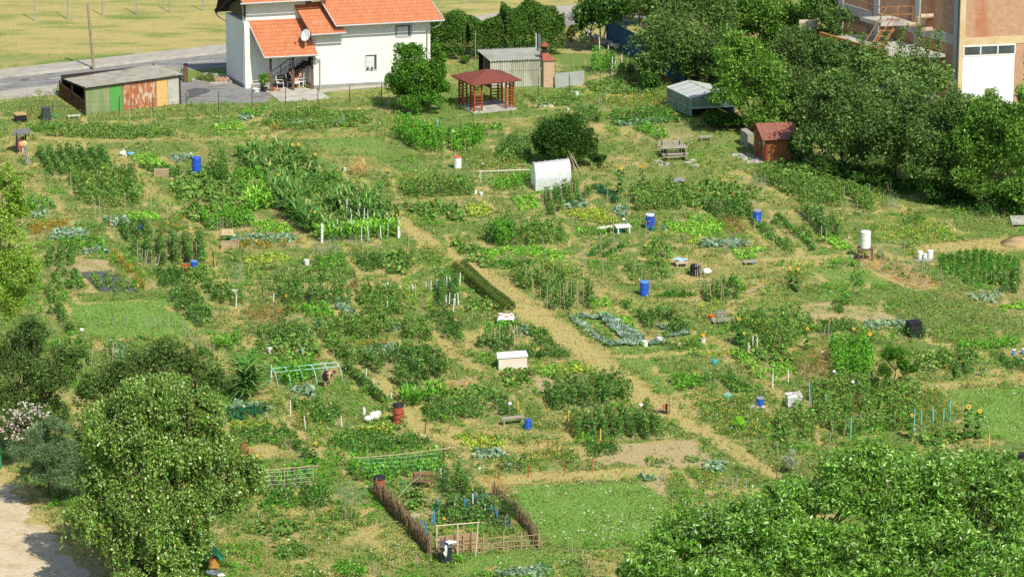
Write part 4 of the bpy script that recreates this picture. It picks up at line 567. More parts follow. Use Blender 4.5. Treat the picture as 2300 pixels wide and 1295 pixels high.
q = [zr(192, 197.5, -.12), zr(412, 168, -.12), zr(348, 144, bS + .1), zr(140, 177, bS + .1)]
CEM = pm('old_cement_roofing', (.50, .47, .38), (.36, .33, .26), 1.2, .95, .5, c3=(.24, .22, .16), c3s=.9, c3pos=(.5, .7)); mb = MB(); mb.corr(q[0], q[1], q[2], q[3], .2, .022); ro_ = mb.build('roof', CEM, shed)
mb = MB(); mb.slab([p - Vector((0, 0, .06)) for p in q], .05); mb.build('roof_frame', DARKW, shed)
mb = MB(); z1 = S.S(150, 190, -.02).z
for k in range(4): mb.corr(S.p(-.03 - .02 * (k % 2), bS * k / 4 + .02, 0), S.p(-.03 - .02 * (k % 2), bS * (k + 1) / 4 - .02, 0), S.p(-.05, bS * (k + 1) / 4 - .02, 1.05), S.p(-.05, bS * k / 4 + .02, 1.05), .16, .02)
mb.build('side_sheet', RUSTD, shed)
mb = MB()
for a, b, h in ((0, 0, q[0].z), (aS, 0, q[1].z), (0, bS, q[3].z - .05), (aS, bS, q[2].z - .05), (0, bS / 2, (q[0].z + q[3].z) / 2 - .1)): p = S.p(a, b); mb.box((p.x, p.y, h / 2), (.1, .1, h - .04))
mb.fbox(S, aS - .05, aS, .1, bS, 0, 1.6); mb.fbox(S, .1, aS - .1, bS - .03, bS, 0, 1.5); mb.build('post', DARKW, shed)

# ---------------- cement-sheet outbuilding with a brick barbecue ----------------
B2 = Frame((1101, 198), (1219, 194), (1072, 172)); aB = B2.A(1219, 194, 0); bb = 3.2
ob2 = thing('outbuilding', 'grey corrugated outbuilding with wavy sloping roof behind the gazebo', 'outbuilding', B2.p(aB / 2, 1.5))
CEMW = pm('grey_corrugated_cement', (.52, .51, .41), (.40, .40, .32), 1.5, .9, .2, c3=(.26, .27, .17), c3s=.8, c3pos=(.5, .7), stretch=(1, 1, .3)); CEMR = pm('grey_corrugated_roofing', (.50, .50, .44), (.40, .39, .33), 1.2, .9, .3, c3=(.3, .3, .22))
hz = B2.V(1101, 135, 0).z; hz2 = B2.V(1219, 131, 0).z; nb = 5
mb = MB()
for r_, (c0, c1) in enumerate(((.02, 1.25), (1.2, hz))):
    for k in range(nb): mb.corr(B2.p(aB * k / nb, -.02 * r_ - .006 * (k % 2), c0), B2.p(aB * (k + 1) / nb + .05, -.02 * r_ - .006 * (k % 2), c0), B2.p(aB * (k + 1) / nb + .05, -.02 * r_ - .006 * (k % 2), c1), B2.p(aB * k / nb, -.02 * r_ - .006 * (k % 2), c1), .15, .02)
mb.build('wall', CEMW, ob2)
mb = MB(); mb.fbox(B2, 0, .06, .05, 1.1, 0, hz - .1); mb.fbox(B2, .06, aB, bb - .05, bb, 0, hz - .1); mb.build('side_wall', DARKW, ob2)
mb = MB(); mb.fbox(B2, 0.02, .04, 1.3, 1.9, 0, hz - .1); mb.build('door', WOODBRN, ob2)
q = [B2.V(1100, 138, -.15), B2.V(1224, 133, -.15), B2.V(1200, 106.5, bb), B2.V(1069, 112, bb)]; mb = MB(); mb.corr(q[0], q[1], q[2], q[3], .17, .04); mb.build('roof', CEMR, ob2)
BRK = brickm('pale_orange_brick', (.62, .36, .22), (.52, .27, .15), (.60, .52, .40), .25, .08, .014)
bbq = thing('barbecue_chimney', 'brick barbecue chimney with rust-red metal hood at the outbuilding end', 'chimney', G(1232, 196))
a0, a1 = B2.A(1221, 196, -.35), B2.A(1245, 196, -.35); hb = B2.V(1232, 136, -.35).z
mb = MB(); mb.fbox(B2, a0, a1, -.35, .5, 0, hb); mb.build('brick_body', BRK, bbq)
RED2 = m_plain('rust_red_metal', (.30, .075, .04), .6); mb = MB(); lo = [B2.p(a, b, hb) for a, b in ((a0 - .08, -.45), (a1 + .06, -.45), (a1 + .06, .6), (a0 - .08, .6))]; hi = [B2.p((a0 + a1) / 2 - .15 + dx, dy + .1, hb + .45) for dx, dy in ((-.25, -.15), (.2, -.15), (.2, .2), (-.25, .2))]; mb.hexa(lo + hi); mb.build('hood', RED2, bbq)
mb = MB(); c = B2.p((a0 + a1) / 2 - .2, .1, hb + .4); mb.box(c + Vector((0, 0, .3)), (.28, .28, .6)); mb.build('flue', DARKW, bbq); mb = MB(); mb.lathe([(.32, .55), (.30, .62), (.04, .85)], c); mb.build('flue_cap', RED2, bbq)
mb = MB(); p0, p1 = B2.p(aB + .6, -.3), G(1311, 190); z1 = B2.V(1246, 165, 0).z
A = G(1247, 198); Bq = G(1312, 190); zt = (P(1250, 165, A.y).z); mb.corr(A, Bq, Bq + Vector((0, 0, zt - .05)), A + Vector((0, 0, zt)), .28, .02)
mb.build('metal_screen', pm('grey_ribbed_metal', (.40, .42, .40), (.33, .35, .33), 2, .5), origin=A, label='low ribbed grey metal screen running right from the brick chimney', cat='screen')
def pole(name, px, py, topy, r, mat, label, cat, group=None, lean=0, n=8, sides=None):
    p = G(px, py); t = P(px + lean, topy, p.y); mb = MB(); mb.tube([p - Vector((0, 0, .1)), t], [r, r * .8], n); return mb.build(name, mat, origin=p, label=label, cat=cat, group=group)
pole('antenna_pole', 1068, 152, 69, .035, GREYMET, 'tall thin grey pole at the left end of the outbuilding', 'pole')
pole('vent_pipe', 1204, 150, 75, .04, WHITEP, 'thin white pipe standing behind the outbuilding roof', 'pipe')
p = G(1211, 150); t = P(1211, 78, p.y); mb = MB(); mb.tube([P(1211, 106, p.y), t], .13, 10); o = mb.build('flue_pipe', m_plain('dull_grey_pipe', (.20, .23, .26), .4, metal=.3), origin=p, label='thick grey flue pipe beside the white pipe behind the outbuilding', cat='pipe')
mb = MB(); mb.tube([p, P(1211, 106, p.y)], .1, 8); mb.build('pipe_base', GREYMET, o)

# ---------------- gazebo ----------------
Z = Frame((1064, 256), (1158, 246.5), (1027, 238)); az = (G(1158, 246.5) - Z.o).length; bz = (G(1027, 238) - Z.o).length
gz = thing('gazebo', 'open wooden gazebo with red-brown pyramid roof on a concrete slab', 'gazebo', Z.p(az / 2, bz / 2))
mb = MB(); mb.fbox(Z, -.05, az + .05, -.05, bz + .05, 0, .14); mb.build('slab', CONC, gz)
REDW = pm('red_brown_painted_wood', (.38, .08, .035), (.28, .055, .02), 4, .6)
hp = Z.V(1064, 190, 0).z
for a, b, sa, sb in ((.1, .1, 1, 1), (az - .1, .1, -1, 1), (az - .1, bz - .1, -1, -1), (.1, bz - .1, 1, -1)):
    mb = MB(); l = .55
    for da, db in ((0, 0), (l * sa, 0), (0, l * sb)): p = Z.p(a + da, b + db); mb.box((p.x, p.y, .14 + (hp - .14) / 2), (.1, .1, hp - .14), rz=math.atan2(Z.u.y, Z.u.x))
    for k in range(8):
        z = .35 + k * (hp - .5) / 7.5; mb.bar(Z.p(a, b, z), Z.p(a + l * sa, b, z), .05); mb.bar(Z.p(a, b, z + .03), Z.p(a, b + l * sb, z + .03), .05)
    mb.bar(Z.p(a, b, hp - .5), Z.p(a + l * sa, b, hp - .1), .05); mb.build('corner_trellis', REDW, gz)
mb = MB()
for x0, y0, x1, y1 in ((0.1, .1, az - .1, .1), (az - .1, .1, az - .1, bz - .1), (az - .1, bz - .1, .1, bz - .1), (.1, bz - .1, .1, .1)): mb.bar(Z.p(x0, y0, hp + .05), Z.p(x1, y1, hp + .05), .1, .14)
mb.build('roof_beam', REDW, gz)
RR = pm('red_brown_shingle', (.21, .06, .045), (.17, .05, .035), 4, .85, .3); ov = .32; ap = Z.p(az / 2, bz / 2, P(1093, 155, (Z.p(az / 2, bz / 2)).y).z); cs = [Z.p(a, b, hp + .08) for a, b in ((-ov, -ov), (az + ov, -ov), (az + ov, bz + ov), (-ov, bz + ov))]
mb = MB(); mb.add(cs + [ap] + [c - Vector((0, 0, .07)) for c in cs], [(0, 1, 4), (1, 2, 4), (2, 3, 4), (3, 0, 4), (0, 5, 6, 1), (1, 6, 7, 2), (2, 7, 8, 3), (3, 8, 5, 0), (8, 7, 6, 5)]); mb.build('roof', RR, gz)

# ---------------- glass greenhouse ----------------
K = Frame((1553, 266), (1625, 262), (1499, 240)); ak = 3.0; bk = (G(1499, 240) - K.o).length
gh = thing('greenhouse', 'gabled greenhouse with pale roof panes and green film walls under the trees', 'greenhouse', K.p(1.5, bk / 2))
FILM = pm('green_tinted_film', (.22, .33, .25), (.13, .22, .15), 1.6, .25, c3=(.10, .17, .09), c3s=1.2, spec=.6); PANE = pm('milky_roof_pane', (.50, .53, .52), (.42, .45, .43), 1.5, .2, spec=.7)
hk = K.V(1553, 222, 0).z; hr = P(1545, 182, K.p(ak / 2, bk).y).z
mb = MB(); mb.fbox(K, 0, .02, 0, bk, .05, hk); mb.fbox(K, ak - .02, ak, 0, bk, .05, hk); mb.fbox(K, .02, ak - .02, bk - .02, bk, .05, hk); mb.fbox(K, .02, ak - .02, 0, .02, hk * .52, hk)
mb.slab([K.p(0, .01, hk), K.p(ak, .01, hk), K.p(ak / 2, .01, hr)], .02); mb.build('wall_film', FILM, gh)
for k in range(4):
    b0, b1 = bk * k / 4 + .03, bk * (k + 1) / 4 - .03; mb = MB(); mb.slab([K.p(-.05, b0, hk), K.p(ak / 2, b0, hr), K.p(ak / 2, b1, hr), K.p(-.05, b1, hk)][::-1], .02); mb.build('roof_pane', PANE, gh); mb = MB(); mb.slab([K.p(ak + .05, b0, hk), K.p(ak / 2, b0, hr), K.p(ak / 2, b1, hr), K.p(ak + .05, b1, hk)], .02); mb.build('roof_pane', PANE, gh)
mb = MB()
for k in range(5):
    b = bk * k / 4; mb.bar(K.p(-.03, b, 0), K.p(-.03, b, hk), .05); mb.bar(K.p(ak + .03, b, 0), K.p(ak + .03, b, hk), .05); mb.bar(K.p(-.06, b, hk + .03), K.p(ak / 2, b, hr + .03), .07); mb.bar(K.p(ak + .06, b, hk + .03), K.p(ak / 2, b, hr + .03), .07)
mb.bar(K.p(-.04, 0, hk), K.p(-.04, bk, hk), .06); mb.bar(K.p(-.04, 0, hk * .52), K.p(-.04, bk, hk * .52), .05); mb.bar(K.p(ak / 2, 0, hr + .03), K.p(ak / 2, bk, hr + .03), .07); mb.bar(K.p(0, -.03, hk * .52), K.p(ak, -.03, hk * .52), .08)
mb.build('frame', m_plain('pale_frame_wood', (.50, .52, .46), .7), gh)

# ---------------- garden hut, crate box, paving ----------------
T = Frame((1721, 367), (1786, 364.5), (1693, 345)); at_ = (G(1786, 364.5) - T.o).length; bt = (G(1693, 345) - T.o).length
hut = thing('garden_hut', 'small orange-brown timber hut with red gable roof beside the big trees', 'hut', T.p(at_ / 2, bt / 2))
PLK = brickm('orange_plank_cladding', (.44, .19, .075), (.36, .15, .06), (.16, .05, .02), 6, .11, .014, 0, .8, rough=.6); hh = T.V(1721, 310, 0).z; PLV = pm('dark_orange_boards', (.28, .085, .035), (.20, .06, .03), 4, .7, stretch=(1, 1, .2))
mb = MB(); mb.fbox(T, 0, at_, 0, bt, .08, hh); mb.build('wall', PLK, hut)
hr2 = hh + .62; mb = MB()
mb.slab([T.p(-.01, 0, hh), T.p(-.01, bt, hh), T.p(-.01, bt / 2, hr2 - .05)][::-1], .03); mb.slab([T.p(at_, 0, hh), T.p(at_, bt, hh), T.p(at_, bt / 2, hr2 - .05)], .03); mb.build('gable', PLV, hut)
mb = MB(); mb.fbox(T, -.05, -.004, bt * .36, bt * .8, .1, hh - .1); d_ = mb.build('door', PLV, hut); mb = MB(); mb.fbox(T, -.09, -.052, bt * .42, bt * .46, 1.0, 1.2); mb.build('handle', GREYMET, d_)
mb = MB(); mb.fbox(T, -.03, -.004, bt * .1, bt * .28, hh * .62, hh * .92); mb.build('window', m_plain('dusty_window_pane', (.45, .40, .22), .3), hut)
mb = MB(); mb.fbox(T, -.04, .09, -.03, .03, .05, hh); mb.fbox(T, at_ - .09, at_ + .02, -.03, -.004, .05, hh); mb.fbox(T, .09, at_ - .09, -.026, -.004, hh - .22, hh); mb.build('corner_trim', pm('red_trim', (.30, .05, .03)), hut)
RF = brickm('red_roofing_felt', (.29, .115, .085), (.25, .10, .07), (.14, .05, .035), 1.0, 20, .02, 0, .3)
for s in (0, 1):
    y0, y1 = (-.28, bt / 2) if s == 0 else (bt + .28, bt / 2); sl = (hr2 - hh) / (bt / 2); pts = [T.p(-.35, y0, hr2 - sl * abs(bt / 2 - y0)), T.p(at_ + .12, y0, hr2 - sl * abs(bt / 2 - y0)), T.p(at_ + .12, y1, hr2), T.p(-.35, y1, hr2)]
    if s: pts = pts[::-1]
    mb = MB(); mb.slab([p + Vector((0, 0, .07)) for p in pts], .05); mb.build('roof', RF, hut)
mb = MB(); mb.fbox(Frame((1692, 332), (1693, 331.8), (1676, 320)), -.5, 0, 0, 1.4, 0, 1.0); mb.build('storage_box', WOODOLD, origin=G(1690, 330), label='grey wooden storage box against the left side of the hut', cat='box')
for k in range(16):
    r0, c0 = divmod(k, 4); x = 1652 + c0 * 15 + r0 * 11 + random.uniform(-1, 1); y = 349 + r0 * 5.2 - c0 * .3 + random.uniform(-.5, .5); p = G(x, y)
    mb = MB(); mb.box((p.x, p.y, .025), (.40 + random.uniform(-.06, .04), .55, .05), rz=random.uniform(-.1, .3)); mb.build('paving_slab', CONC, origin=(p.x, p.y, 0), label='grey paving slab laid in the grass in front of the hut door', cat='paving slab', group='paving slabs before the hut')

# ---------------- brick factory ----------------
X = Frame((2149, 262), (2290, 255.5), (2030, 225)); 
fac = thing('factory', 'tall orange brick industrial building with cream concrete bands and white gates', 'factory', X.p(5, 3))
BRO = brickm('orange_brick', (.55, .29, .17), (.45, .22, .13), (.54, .42, .29), .25, .075, .012, .5, .3, stain=(.42, .10, .03), sscale=.35, spos=(.56, .72), sstretch=(1.2, .25, 1))
CREAM = pm('cream_concrete', (.66, .52, .31), (.58, .44, .25), 1.2, .9, c3=(.60, .36, .14), c3s=.6, c3pos=(.55, .75)); CONB = m_plain('pale_grey_concrete', (.50, .50, .47), .9)
bl = 12.5; al = 14; Hh = 12
mb = MB(); mb.fbox(X, 0, al, 0, bl, 0, Hh); mb.build('brick_wall', BRO, fac)
z_band0 = X.V(2180, 102, 0).z; z_band1 = X.V(2180, 85, 0).z
mb = MB(); mb.fbox(X, -.02, .38, -.04, 0, 0, Hh); mb.fbox(X, .38, al, -.04, 0, z_band0, z_band1); mb.build('front_band', CREAM, fac)
zb0, zb1 = X.S(2140, 100, 0).z, X.S(2140, 78, 0).z
mb = MB(); mb.fbox(X, -.05, 0, 0, bl, zb0, zb1); 
for b in (0.0, 4.0, 8.2, 12): mb.fbox(X, -.08, -.001, b, b + .5, 0, Hh)
mb.build('side_band', CONB, fac)
g0 = X.A(2162, 120, 0); g1 = X.A(2278, 115, 0); zg0, zg1 = X.V(2162, 126, 0).z, X.V(2162, 106, 0).z
mb = MB(); mb.fbox(X, g0, g1, -.06, -.001, 0, zg0); o = mb.build('gate', m_plain('white_gate_panel', (.85, .87, .90), .5, .97), fac)
mb = MB(); mb.fbox(X, g0 + 1.6, g0 + 2.3, -.08, -.062, 0, 1.9); mb.build('gate_door', m_plain('dull_green_door', (.22, .24, .12), .6), o)
mb = MB(); mb.fbox(X, g0, g1, -.04, -.001, zg0, zg1); wv = mb.build('window', GLASS, fac); mb = MB(); ww = (g1 - g0) / 3
for k in range(4): mb.fbox(X, g0 + ww * k - .04, g0 + ww * k + .04, -.09, -.042, zg0, zg1)
mb.fbox(X, g0 - .04, g1 + .04, -.09, -.042, zg1, zg1 + .1); mb.fbox(X, g0 + .04, g1 - .04, -.09, -.063, zg0 - .05, zg0 + .05); mb.build('frame', WHITEP, wv)
mb = MB(); mb.tube([X.p(-.12, -.05, 0), X.p(-.12, -.05, Hh)], .06, 8); mb.build('downpipe', DARKMET, fac)
for (x, y) in ((2090, 36), (2088, 66), (2062, 55)):
    q = X.S(x + 6, y, 0); dq = (q - X.p(0, 0, q.z)).length; mb = MB(); e = X.p(-.9, dq, q.z); mb.tube([X.p(0, dq, q.z), e], .17, 10)
    if y == 36: mb.tube([e, e + Vector((-.12, 0, -.1)), e + Vector((-.15, 0, -.6))], .16, 10)
    mb.build('exhaust_pipe', m_plain('rust_tinged_pipe', (.55, .42, .28), .6, .6), fac)
# annexe with flat concrete roof and wall stub in front of the side wall
an = thing('annexe', 'low flat-roofed concrete annexe along the shaded side of the brick factory', 'annexe', X.p(-3, 6))
za = X.S(2140, 128, -.2).z
mb = MB(); mb.fbox(X, -4.2, -.1, 1.2, 8.2, za - .2, za); mb.build('roof', CONC, an); mb = MB(); mb.fbox(X, -3.9, -.3, 1.8, 7.9, 0, za - .2); mb.build('wall', PLINTH, an)
mb = MB(); mb.fbox(X, -4.3, -4.1, 1.2, 8.2, za, za + .35); mb.build('roof_edge', pm('rusty_orange_edge', (.45, .22, .06)), an)
mb = MB(); p = P(1815, 93, G(1815, 190).y); t = P(1815, 46, p.y); mb.box((p.x, p.y, t.z / 2), (1.3, .35, t.z)); mb.build('concrete_wall', pm('cream_wall_end', (.62, .54, .38), (.5, .44, .32), 1.5), origin=(p.x, p.y, 0), label='tall cream wall end rising above the trees left of the factory', cat='wall')
st = thing('fire_stairs', 'rusty orange metal fire stairs with landing on the factory side', 'stairs', X.p(-1, 14)); ORG = pm('rusty_orange_metal', (.42, .20, .07), (.28, .12, .05), 5)
l0 = X.S(1995, 44, -1.2); LB = (l0 - X.p(-1.2, 0, l0.z)).length; mb = MB(); mb.fbox(X, -2.4, -.1, LB - 1, LB + 1.2, l0.z - .25, l0.z - .02); mb.build('landing', CONC, st)
mb = MB(); e = l0 + Vector((-2.2, -3.2, -2.4))
for dx in (0, .8): mb.bar(l0 + Vector((dx, 0, 0)), e + Vector((dx, 0, 0)), .08, .2); mb.bar(l0 + Vector((dx, 0, 1)), e + Vector((dx, 0, 1)), .05)
for k in range(9): q = l0.lerp(e, k / 8); mb.bar(q, q + Vector((.8, 0, 0)), .2, .04)
mb.build('flight', ORG, st)
mb = MB()
for a, b in ((-2.4, LB - 1), (-2.4, LB + 1.2), (-1.2, LB - 1), (-.15, LB - 1)): q = X.p(a, b, l0.z); mb.bar(q, q + Vector((0, 0, 1.1)), .05)
for z in (.55, 1.1): mb.bar(X.p(-2.4, LB - 1, l0.z + z), X.p(-2.4, LB + 1.2, l0.z + z), .05); mb.bar(X.p(-2.4, LB - 1, l0.z + z), X.p(-.15, LB - 1, l0.z + z), .05)
mb.build('railing', ORG, st)
# ---------------- drums, buckets and other round ware ----------------
def drum(px, py, label, mat=None, r=.29, h=.92, lid=None, band_=None, z0=0.0, tilt=None, group=None, name='barrel', cat='barrel', flare=1.0, rings=True, open_=False):
    b = G(px, py); b.z = z0; o = thing(name, label, cat, b, group); m = tilt or Matrix.Identity(3); mb = MB()
    pr = [(r * .93, 0), (r, .04 * h)]
    for t in (.3, .62) if rings else (): pr += [(r * (1 + (flare - 1) * t), (t - .02) * h), (r * (1 + (flare - 1) * t) * 1.035, t * h), (r * (1 + (flare - 1) * t), (t + .02) * h)]
    pr += [(r * flare, .95 * h), (r * flare * .95, h)]
    if open_: pr += [(r * flare * .88, h), (r * flare * .85, h * .7)]
    mb.lathe(pr, b, 20, True, m); mb.build('drum', mat or BLUEP, o, smooth=False)
    if lid: mb = MB(); mb.lathe([(r * flare * 1.02, .95 * h), (r * flare * 1.04, 1.01 * h), (r * flare * .97, 1.04 * h), (.05, 1.05 * h)], b, 20, True, m); mb.build('lid', lid, o)
    if band_: mb = MB(); mb.lathe([(r * 1.04, band_ * h), (r * 1.045, band_ * h + .01), (r * 1.045, band_ * h + .03), (r * 1.04, band_ * h + .04)], b, 20, False, m); mb.build('hoop', WHITEP, o)
    return o
BLUEL = m_plain('faded_blue_lid', (.12, .28, .70), .5); GREYL = m_plain('grey_lid', (.30, .30, .31), .6)
drum(442, 394, 'leftmost tall blue barrel standing on small blocks with a white hoop', r=.30, h=1.02, band_=.12, lid=BLUEP, z0=.16)
mb = MB(); p = G(442, 396); mb.box(p + Vector((-.12, 0, .08)), (.22, .4, .16)); mb.box(p + Vector((.2, -.02, .08)), (.2, .36, .158), rz=.2); mb.build('barrel_block', m_plain('yellow_block', (.62, .42, .10)), origin=p, label='yellow blocks under the leftmost tall blue barrel', cat='block')
drum(1460, 514, 'blue barrel hung with pink flowers right of the white plank table', r=.29, h=.92, lid=m_plain('light_rim', (.55, .62, .75)))
drum(1700, 497, 'blue barrel with dark top above the diagonal potato rows', r=.28, h=.72, lid=GREYL); drum(1447, 663, 'blue barrel standing alone on dry grass right of the main track', r=.26, h=.84, lid=BLUEL)
drum(1707, 917, 'small blue barrel behind the litter heap near the bottom right', r=.21, h=.62, lid=GREYL); drum(1185, 963, 'small blue barrel at the right end of the grey plank bench', r=.19, h=.52, lid=BLUEP, tilt=Matrix.Rotation(R(5), 3, 'Y'))
drum(315, 518, 'small blue pail tilted among tomatoes at left', r=.15, h=.32, tilt=Matrix.Rotation(R(12), 3, 'Y'), flare=1.15, name='pail', cat='pail'); drum(436, 599, 'short blue tub right of the red crate', r=.20, h=.36, lid=BLUEL, name='tub', cat='tub')
drum(2277, 797, 'small light blue canister in the staked row at right, left one', BLUEL, .09, .32, WHITEP, name='canister', cat='canister'); drum(2298, 795, 'small light blue canister in the staked row at right, cut by the edge', BLUEL, .09, .32, WHITEP, name='canister', cat='canister')
drum(1028, 378, 'white water drum with orange-brown top left of the plastic tunnel', WHITEP, .25, .78, TERRA, name='water_drum', cat='drum')
# white tank on a table
p = G(1943, 583); o = thing('tank_stand', 'low rough wooden stand carrying the white tank', 'stand', p); mb = MB(); mb.box(p + Vector((0, 0, .72)), (.95, .7, .06)); mb.build('top', WOODBRN, o)
for sx in (-.4, .4):
    for sy in (-.28, .28): mb = MB(); mb.box(p + Vector((sx, sy, .345)), (.08, .08, .69)); mb.build('leg', WOODBRN, o)
q = drum(1943, 583, 'tall white cylindrical tank standing on a rough wooden stand', WHITEP, .31, 1.0, WHITEP, z0=.752, name='water_tank', cat='tank')
for x, y, r, h, lab in ((2067, 583, .17, .50, 'left of the three white canisters on the bare ground'), (2077, 585, .14, .42, 'middle and lowest of the three white canisters'), (2089, 581, .18, .52, 'right and tallest of the three white canisters')): drum(x, y, lab, WHITEP, r, h, WHITEP, name='canister', cat='canister', group='three white canisters')
mb = MB(); p = G(2078, 586); mb.box(p + Vector((0, 0, .03)), (1.25, .5, .05)); mb.build('board', WOODOLD, origin=p, label='flat board under the three white canisters', cat='board')
def compost_drum(px, py, label):
    o = drum(px, py, label, m_plain('brick_red_plastic', (.42, .10, .055), .5), .30, .95, None, name='compost_drum', cat='compost drum', rings=False, flare=.92)
    b = G(px, py); mb = MB(); mb.lathe([(.325, .55), (.33, .58), (.325, .61)], b, 20, False); mb.lathe([(.33, .28), (.335, .31), (.33, .34)], b, 20, False); mb.build('hoop', m_plain('dark_red_hoop', (.32, .07, .04)), o)
    mb = MB(); mb.lathe([(.30, .93), (.31, .97), (.27, 1.06), (.20, 1.08), (.05, 1.08)], b, 18); mb.build('lid', BLACKP, o); return o
compost_drum(895, 948, 'brick-red compost drum with black lid beside the white sacks'); compost_drum(852, 1112, 'brick-red compost drum half hidden behind the wicker fence')
mb = MB(); p = P(891, 912, G(895, 948).y - .1); mb.blob(p + Vector((0, 0, .02)), (.12, .1, .06), 3); mb.build('white_rag', WHITEP, origin=p, label='white rag lying on the lid of the compost drum beside the sacks', cat='rag')
def bucket(px, py, label, mat=None, r=.14, h=.27, rim=None, group='buckets and pots left in the plots', z0=0.0, name='bucket'):
    b = G(px, py); b.z = z0; o = thing(name, label, name.replace('_', ' '), b, group); mb = MB(); mb.lathe([(r * .8, 0), (r, h), (r * .9, h), (r * .75, .05)], b, 16); mb.build('body', mat or WHITEP, o)
    mb = MB(); mb.lathe([(r * 1.0, h - .03), (r * 1.08, h - .02), (r * 1.08, h + .005), (r * .98, h + .008)], b, 16, False); mb.build('rim', rim or mat or WHITEP, o)
    mb = MB(); mb.tube([b + Vector((math.cos(t) * r * 1.05, -abs(math.sin(t)) * r * .9, h - .04 - math.sin(t) * .06)) for t in [k * math.pi / 8 for k in range(9)]], .006, 4); mb.build('handle', GREYMET, o); return o
for a in ((1285, 215, 'left of the two white buckets between gazebo and greenhouse', None, .15, .28), (1296, 216, 'right of the two white buckets between gazebo and greenhouse', None, .15, .30), (689, 595, 'single white bucket on the grass at centre left', None, .17, .33), (527, 663, 'white bucket beside a leaning pole at left', None, .16, .32), (1449, 778, 'leftmost white bucket at the foot of the cabbage plot', None, .18, .34), (1482, 771, 'middle white bucket at the foot of the cabbage plot', None, .17, .36), (1530, 781, 'white bucket with red-brown top at the corner of the cabbage plot', None, .15, .26, TERRA),
    (1579, 769, 'white tub carrying a small yellow bucket by the cross track', None, .15, .26), (607, 792, 'left white canister in the broad squash patch', None, .15, .3), (678, 797, 'canister with blue lid in the broad squash patch', None, .13, .33, BLUEL), (619, 461, 'lower white bucket of the stack on a red pot left of the maize', None, .14, .26, None), (1913, 582, 'small white pail at the foot of the white tank', None, .10, .26), (1276, 248, 'small white pot left of the plants near the gazebo', None, .09, .15), (775, 383, 'small white pot at the upper right of the maize', None, .1, .18), (1068, 436, 'left white pot of the cluster right of the yellow flower bed', None, .12, .26), (1081, 439, 'right white pot of the cluster right of the yellow flower bed', None, .13, .22), (713, 733, 'small white jug beside the green watering can', None, .1, .2)): bucket(*a[:2], a[2], *(a[3:]))
bucket(1579, 768, 'small yellow bucket on top of the white tub', m_plain('yellow_plastic', (.85, .48, .03), .5), .12, .18, z0=.275); bucket(622, 459, 'upper white bucket of the stack left of the maize', None, .13, .24, z0=.28); bucket(619, 463, 'red-brown pot under the stacked white buckets', TERRA, .12, .12)
bucket(1599, 719, 'orange bucket beside the stacked grey pallets', m_plain('orange_plastic', (.80, .20, .03), .5), .17, .30); bucket(1590, 717, 'pinkish red pail behind the orange bucket', m_plain('pink_red', (.60, .12, .08), .5), .12, .24); bucket(119, 264, 'bright green bucket beside the dark tall compost bin', m_plain('bright_green_plastic', (.03, .38, .12), .5), .22, .22)
bucket(1691, 594, 'teal pail leaning on the low grey pallet', m_plain('teal_plastic', (.10, .30, .26), .5), .13, .2); bucket(576, 207, 'white square-looking planter at the terrace corner', None, .24, .26, name='planter', group='plant pots on the terrace'); bucket(593, 206, 'big dark bowl pot holding a small leafy tree', BLACKP, .24, .28, name='planter', group='plant pots on the terrace'); bucket(617, 205.5, 'larger orange flower pot beside the left canopy post', TERRA, .15, .28, name='flower_pot', group='plant pots on the terrace'); bucket(627, 206.5, 'smaller orange flower pot beside the left canopy post', TERRA, .1, .2, name='flower_pot', group='plant pots on the terrace')
o = thing('potted_tree', 'small leafy potted tree at the left end of the terrace', 'potted plant', G(593, 206)); b = G(593, 206); mb = MB(); mb.tube([b + Vector((0, 0, .1)), b + Vector((.02, 0, .7))], .03, 6); mb.build('stem', BARK, o)
d = RNG.normal(size=(700, 3)); d /= np.linalg.norm(d, axis=1)[:, None]; leaves('foliage', np.array(b) + [0, 0, .95] + d * RNG.uniform(.4, 1, (700, 1)) * [.42, .4, .42], .12, tints(700, [(.20, .36, .05, 3), (.12, .24, .03, 2)]), .6, .5, parent=o)
# watering cans
def watering_can(px, py, label, mat):
    b = G(px, py); o = thing('watering_can', label, 'watering can', b); mb = MB(); mb.lathe([(.14, 0), (.15, .02), (.13, .26), (.11, .28)], b, 14); mb.build('body', mat, o); mb = MB(); mb.tube([b + Vector((.12, 0, .06)), b + Vector((.3, 0, .28)), b + Vector((.36, 0, .33))], [.03, .018, .035], 8); mb.build('spout', mat, o); mb = MB(); mb.tube([b + Vector((-.13, 0, .08)), b + Vector((-.24, 0, .18)), b + Vector((-.18, 0, .32)), b + Vector((.02, 0, .34)), b + Vector((.06, 0, .27))], .015, 6); mb.build('handle', mat, o)
watering_can(713, 730, 'pale green watering can on the grass at centre left', m_plain('mint_plastic', (.22, .60, .38), .5)); watering_can(1605, 818, 'teal watering can beside the lower cross track', m_plain('teal_green_plastic', (.06, .42, .36), .5)); watering_can(1391, 522, 'turquoise watering can under the white plank table', m_plain('turquoise_plastic', (.05, .45, .33), .5))
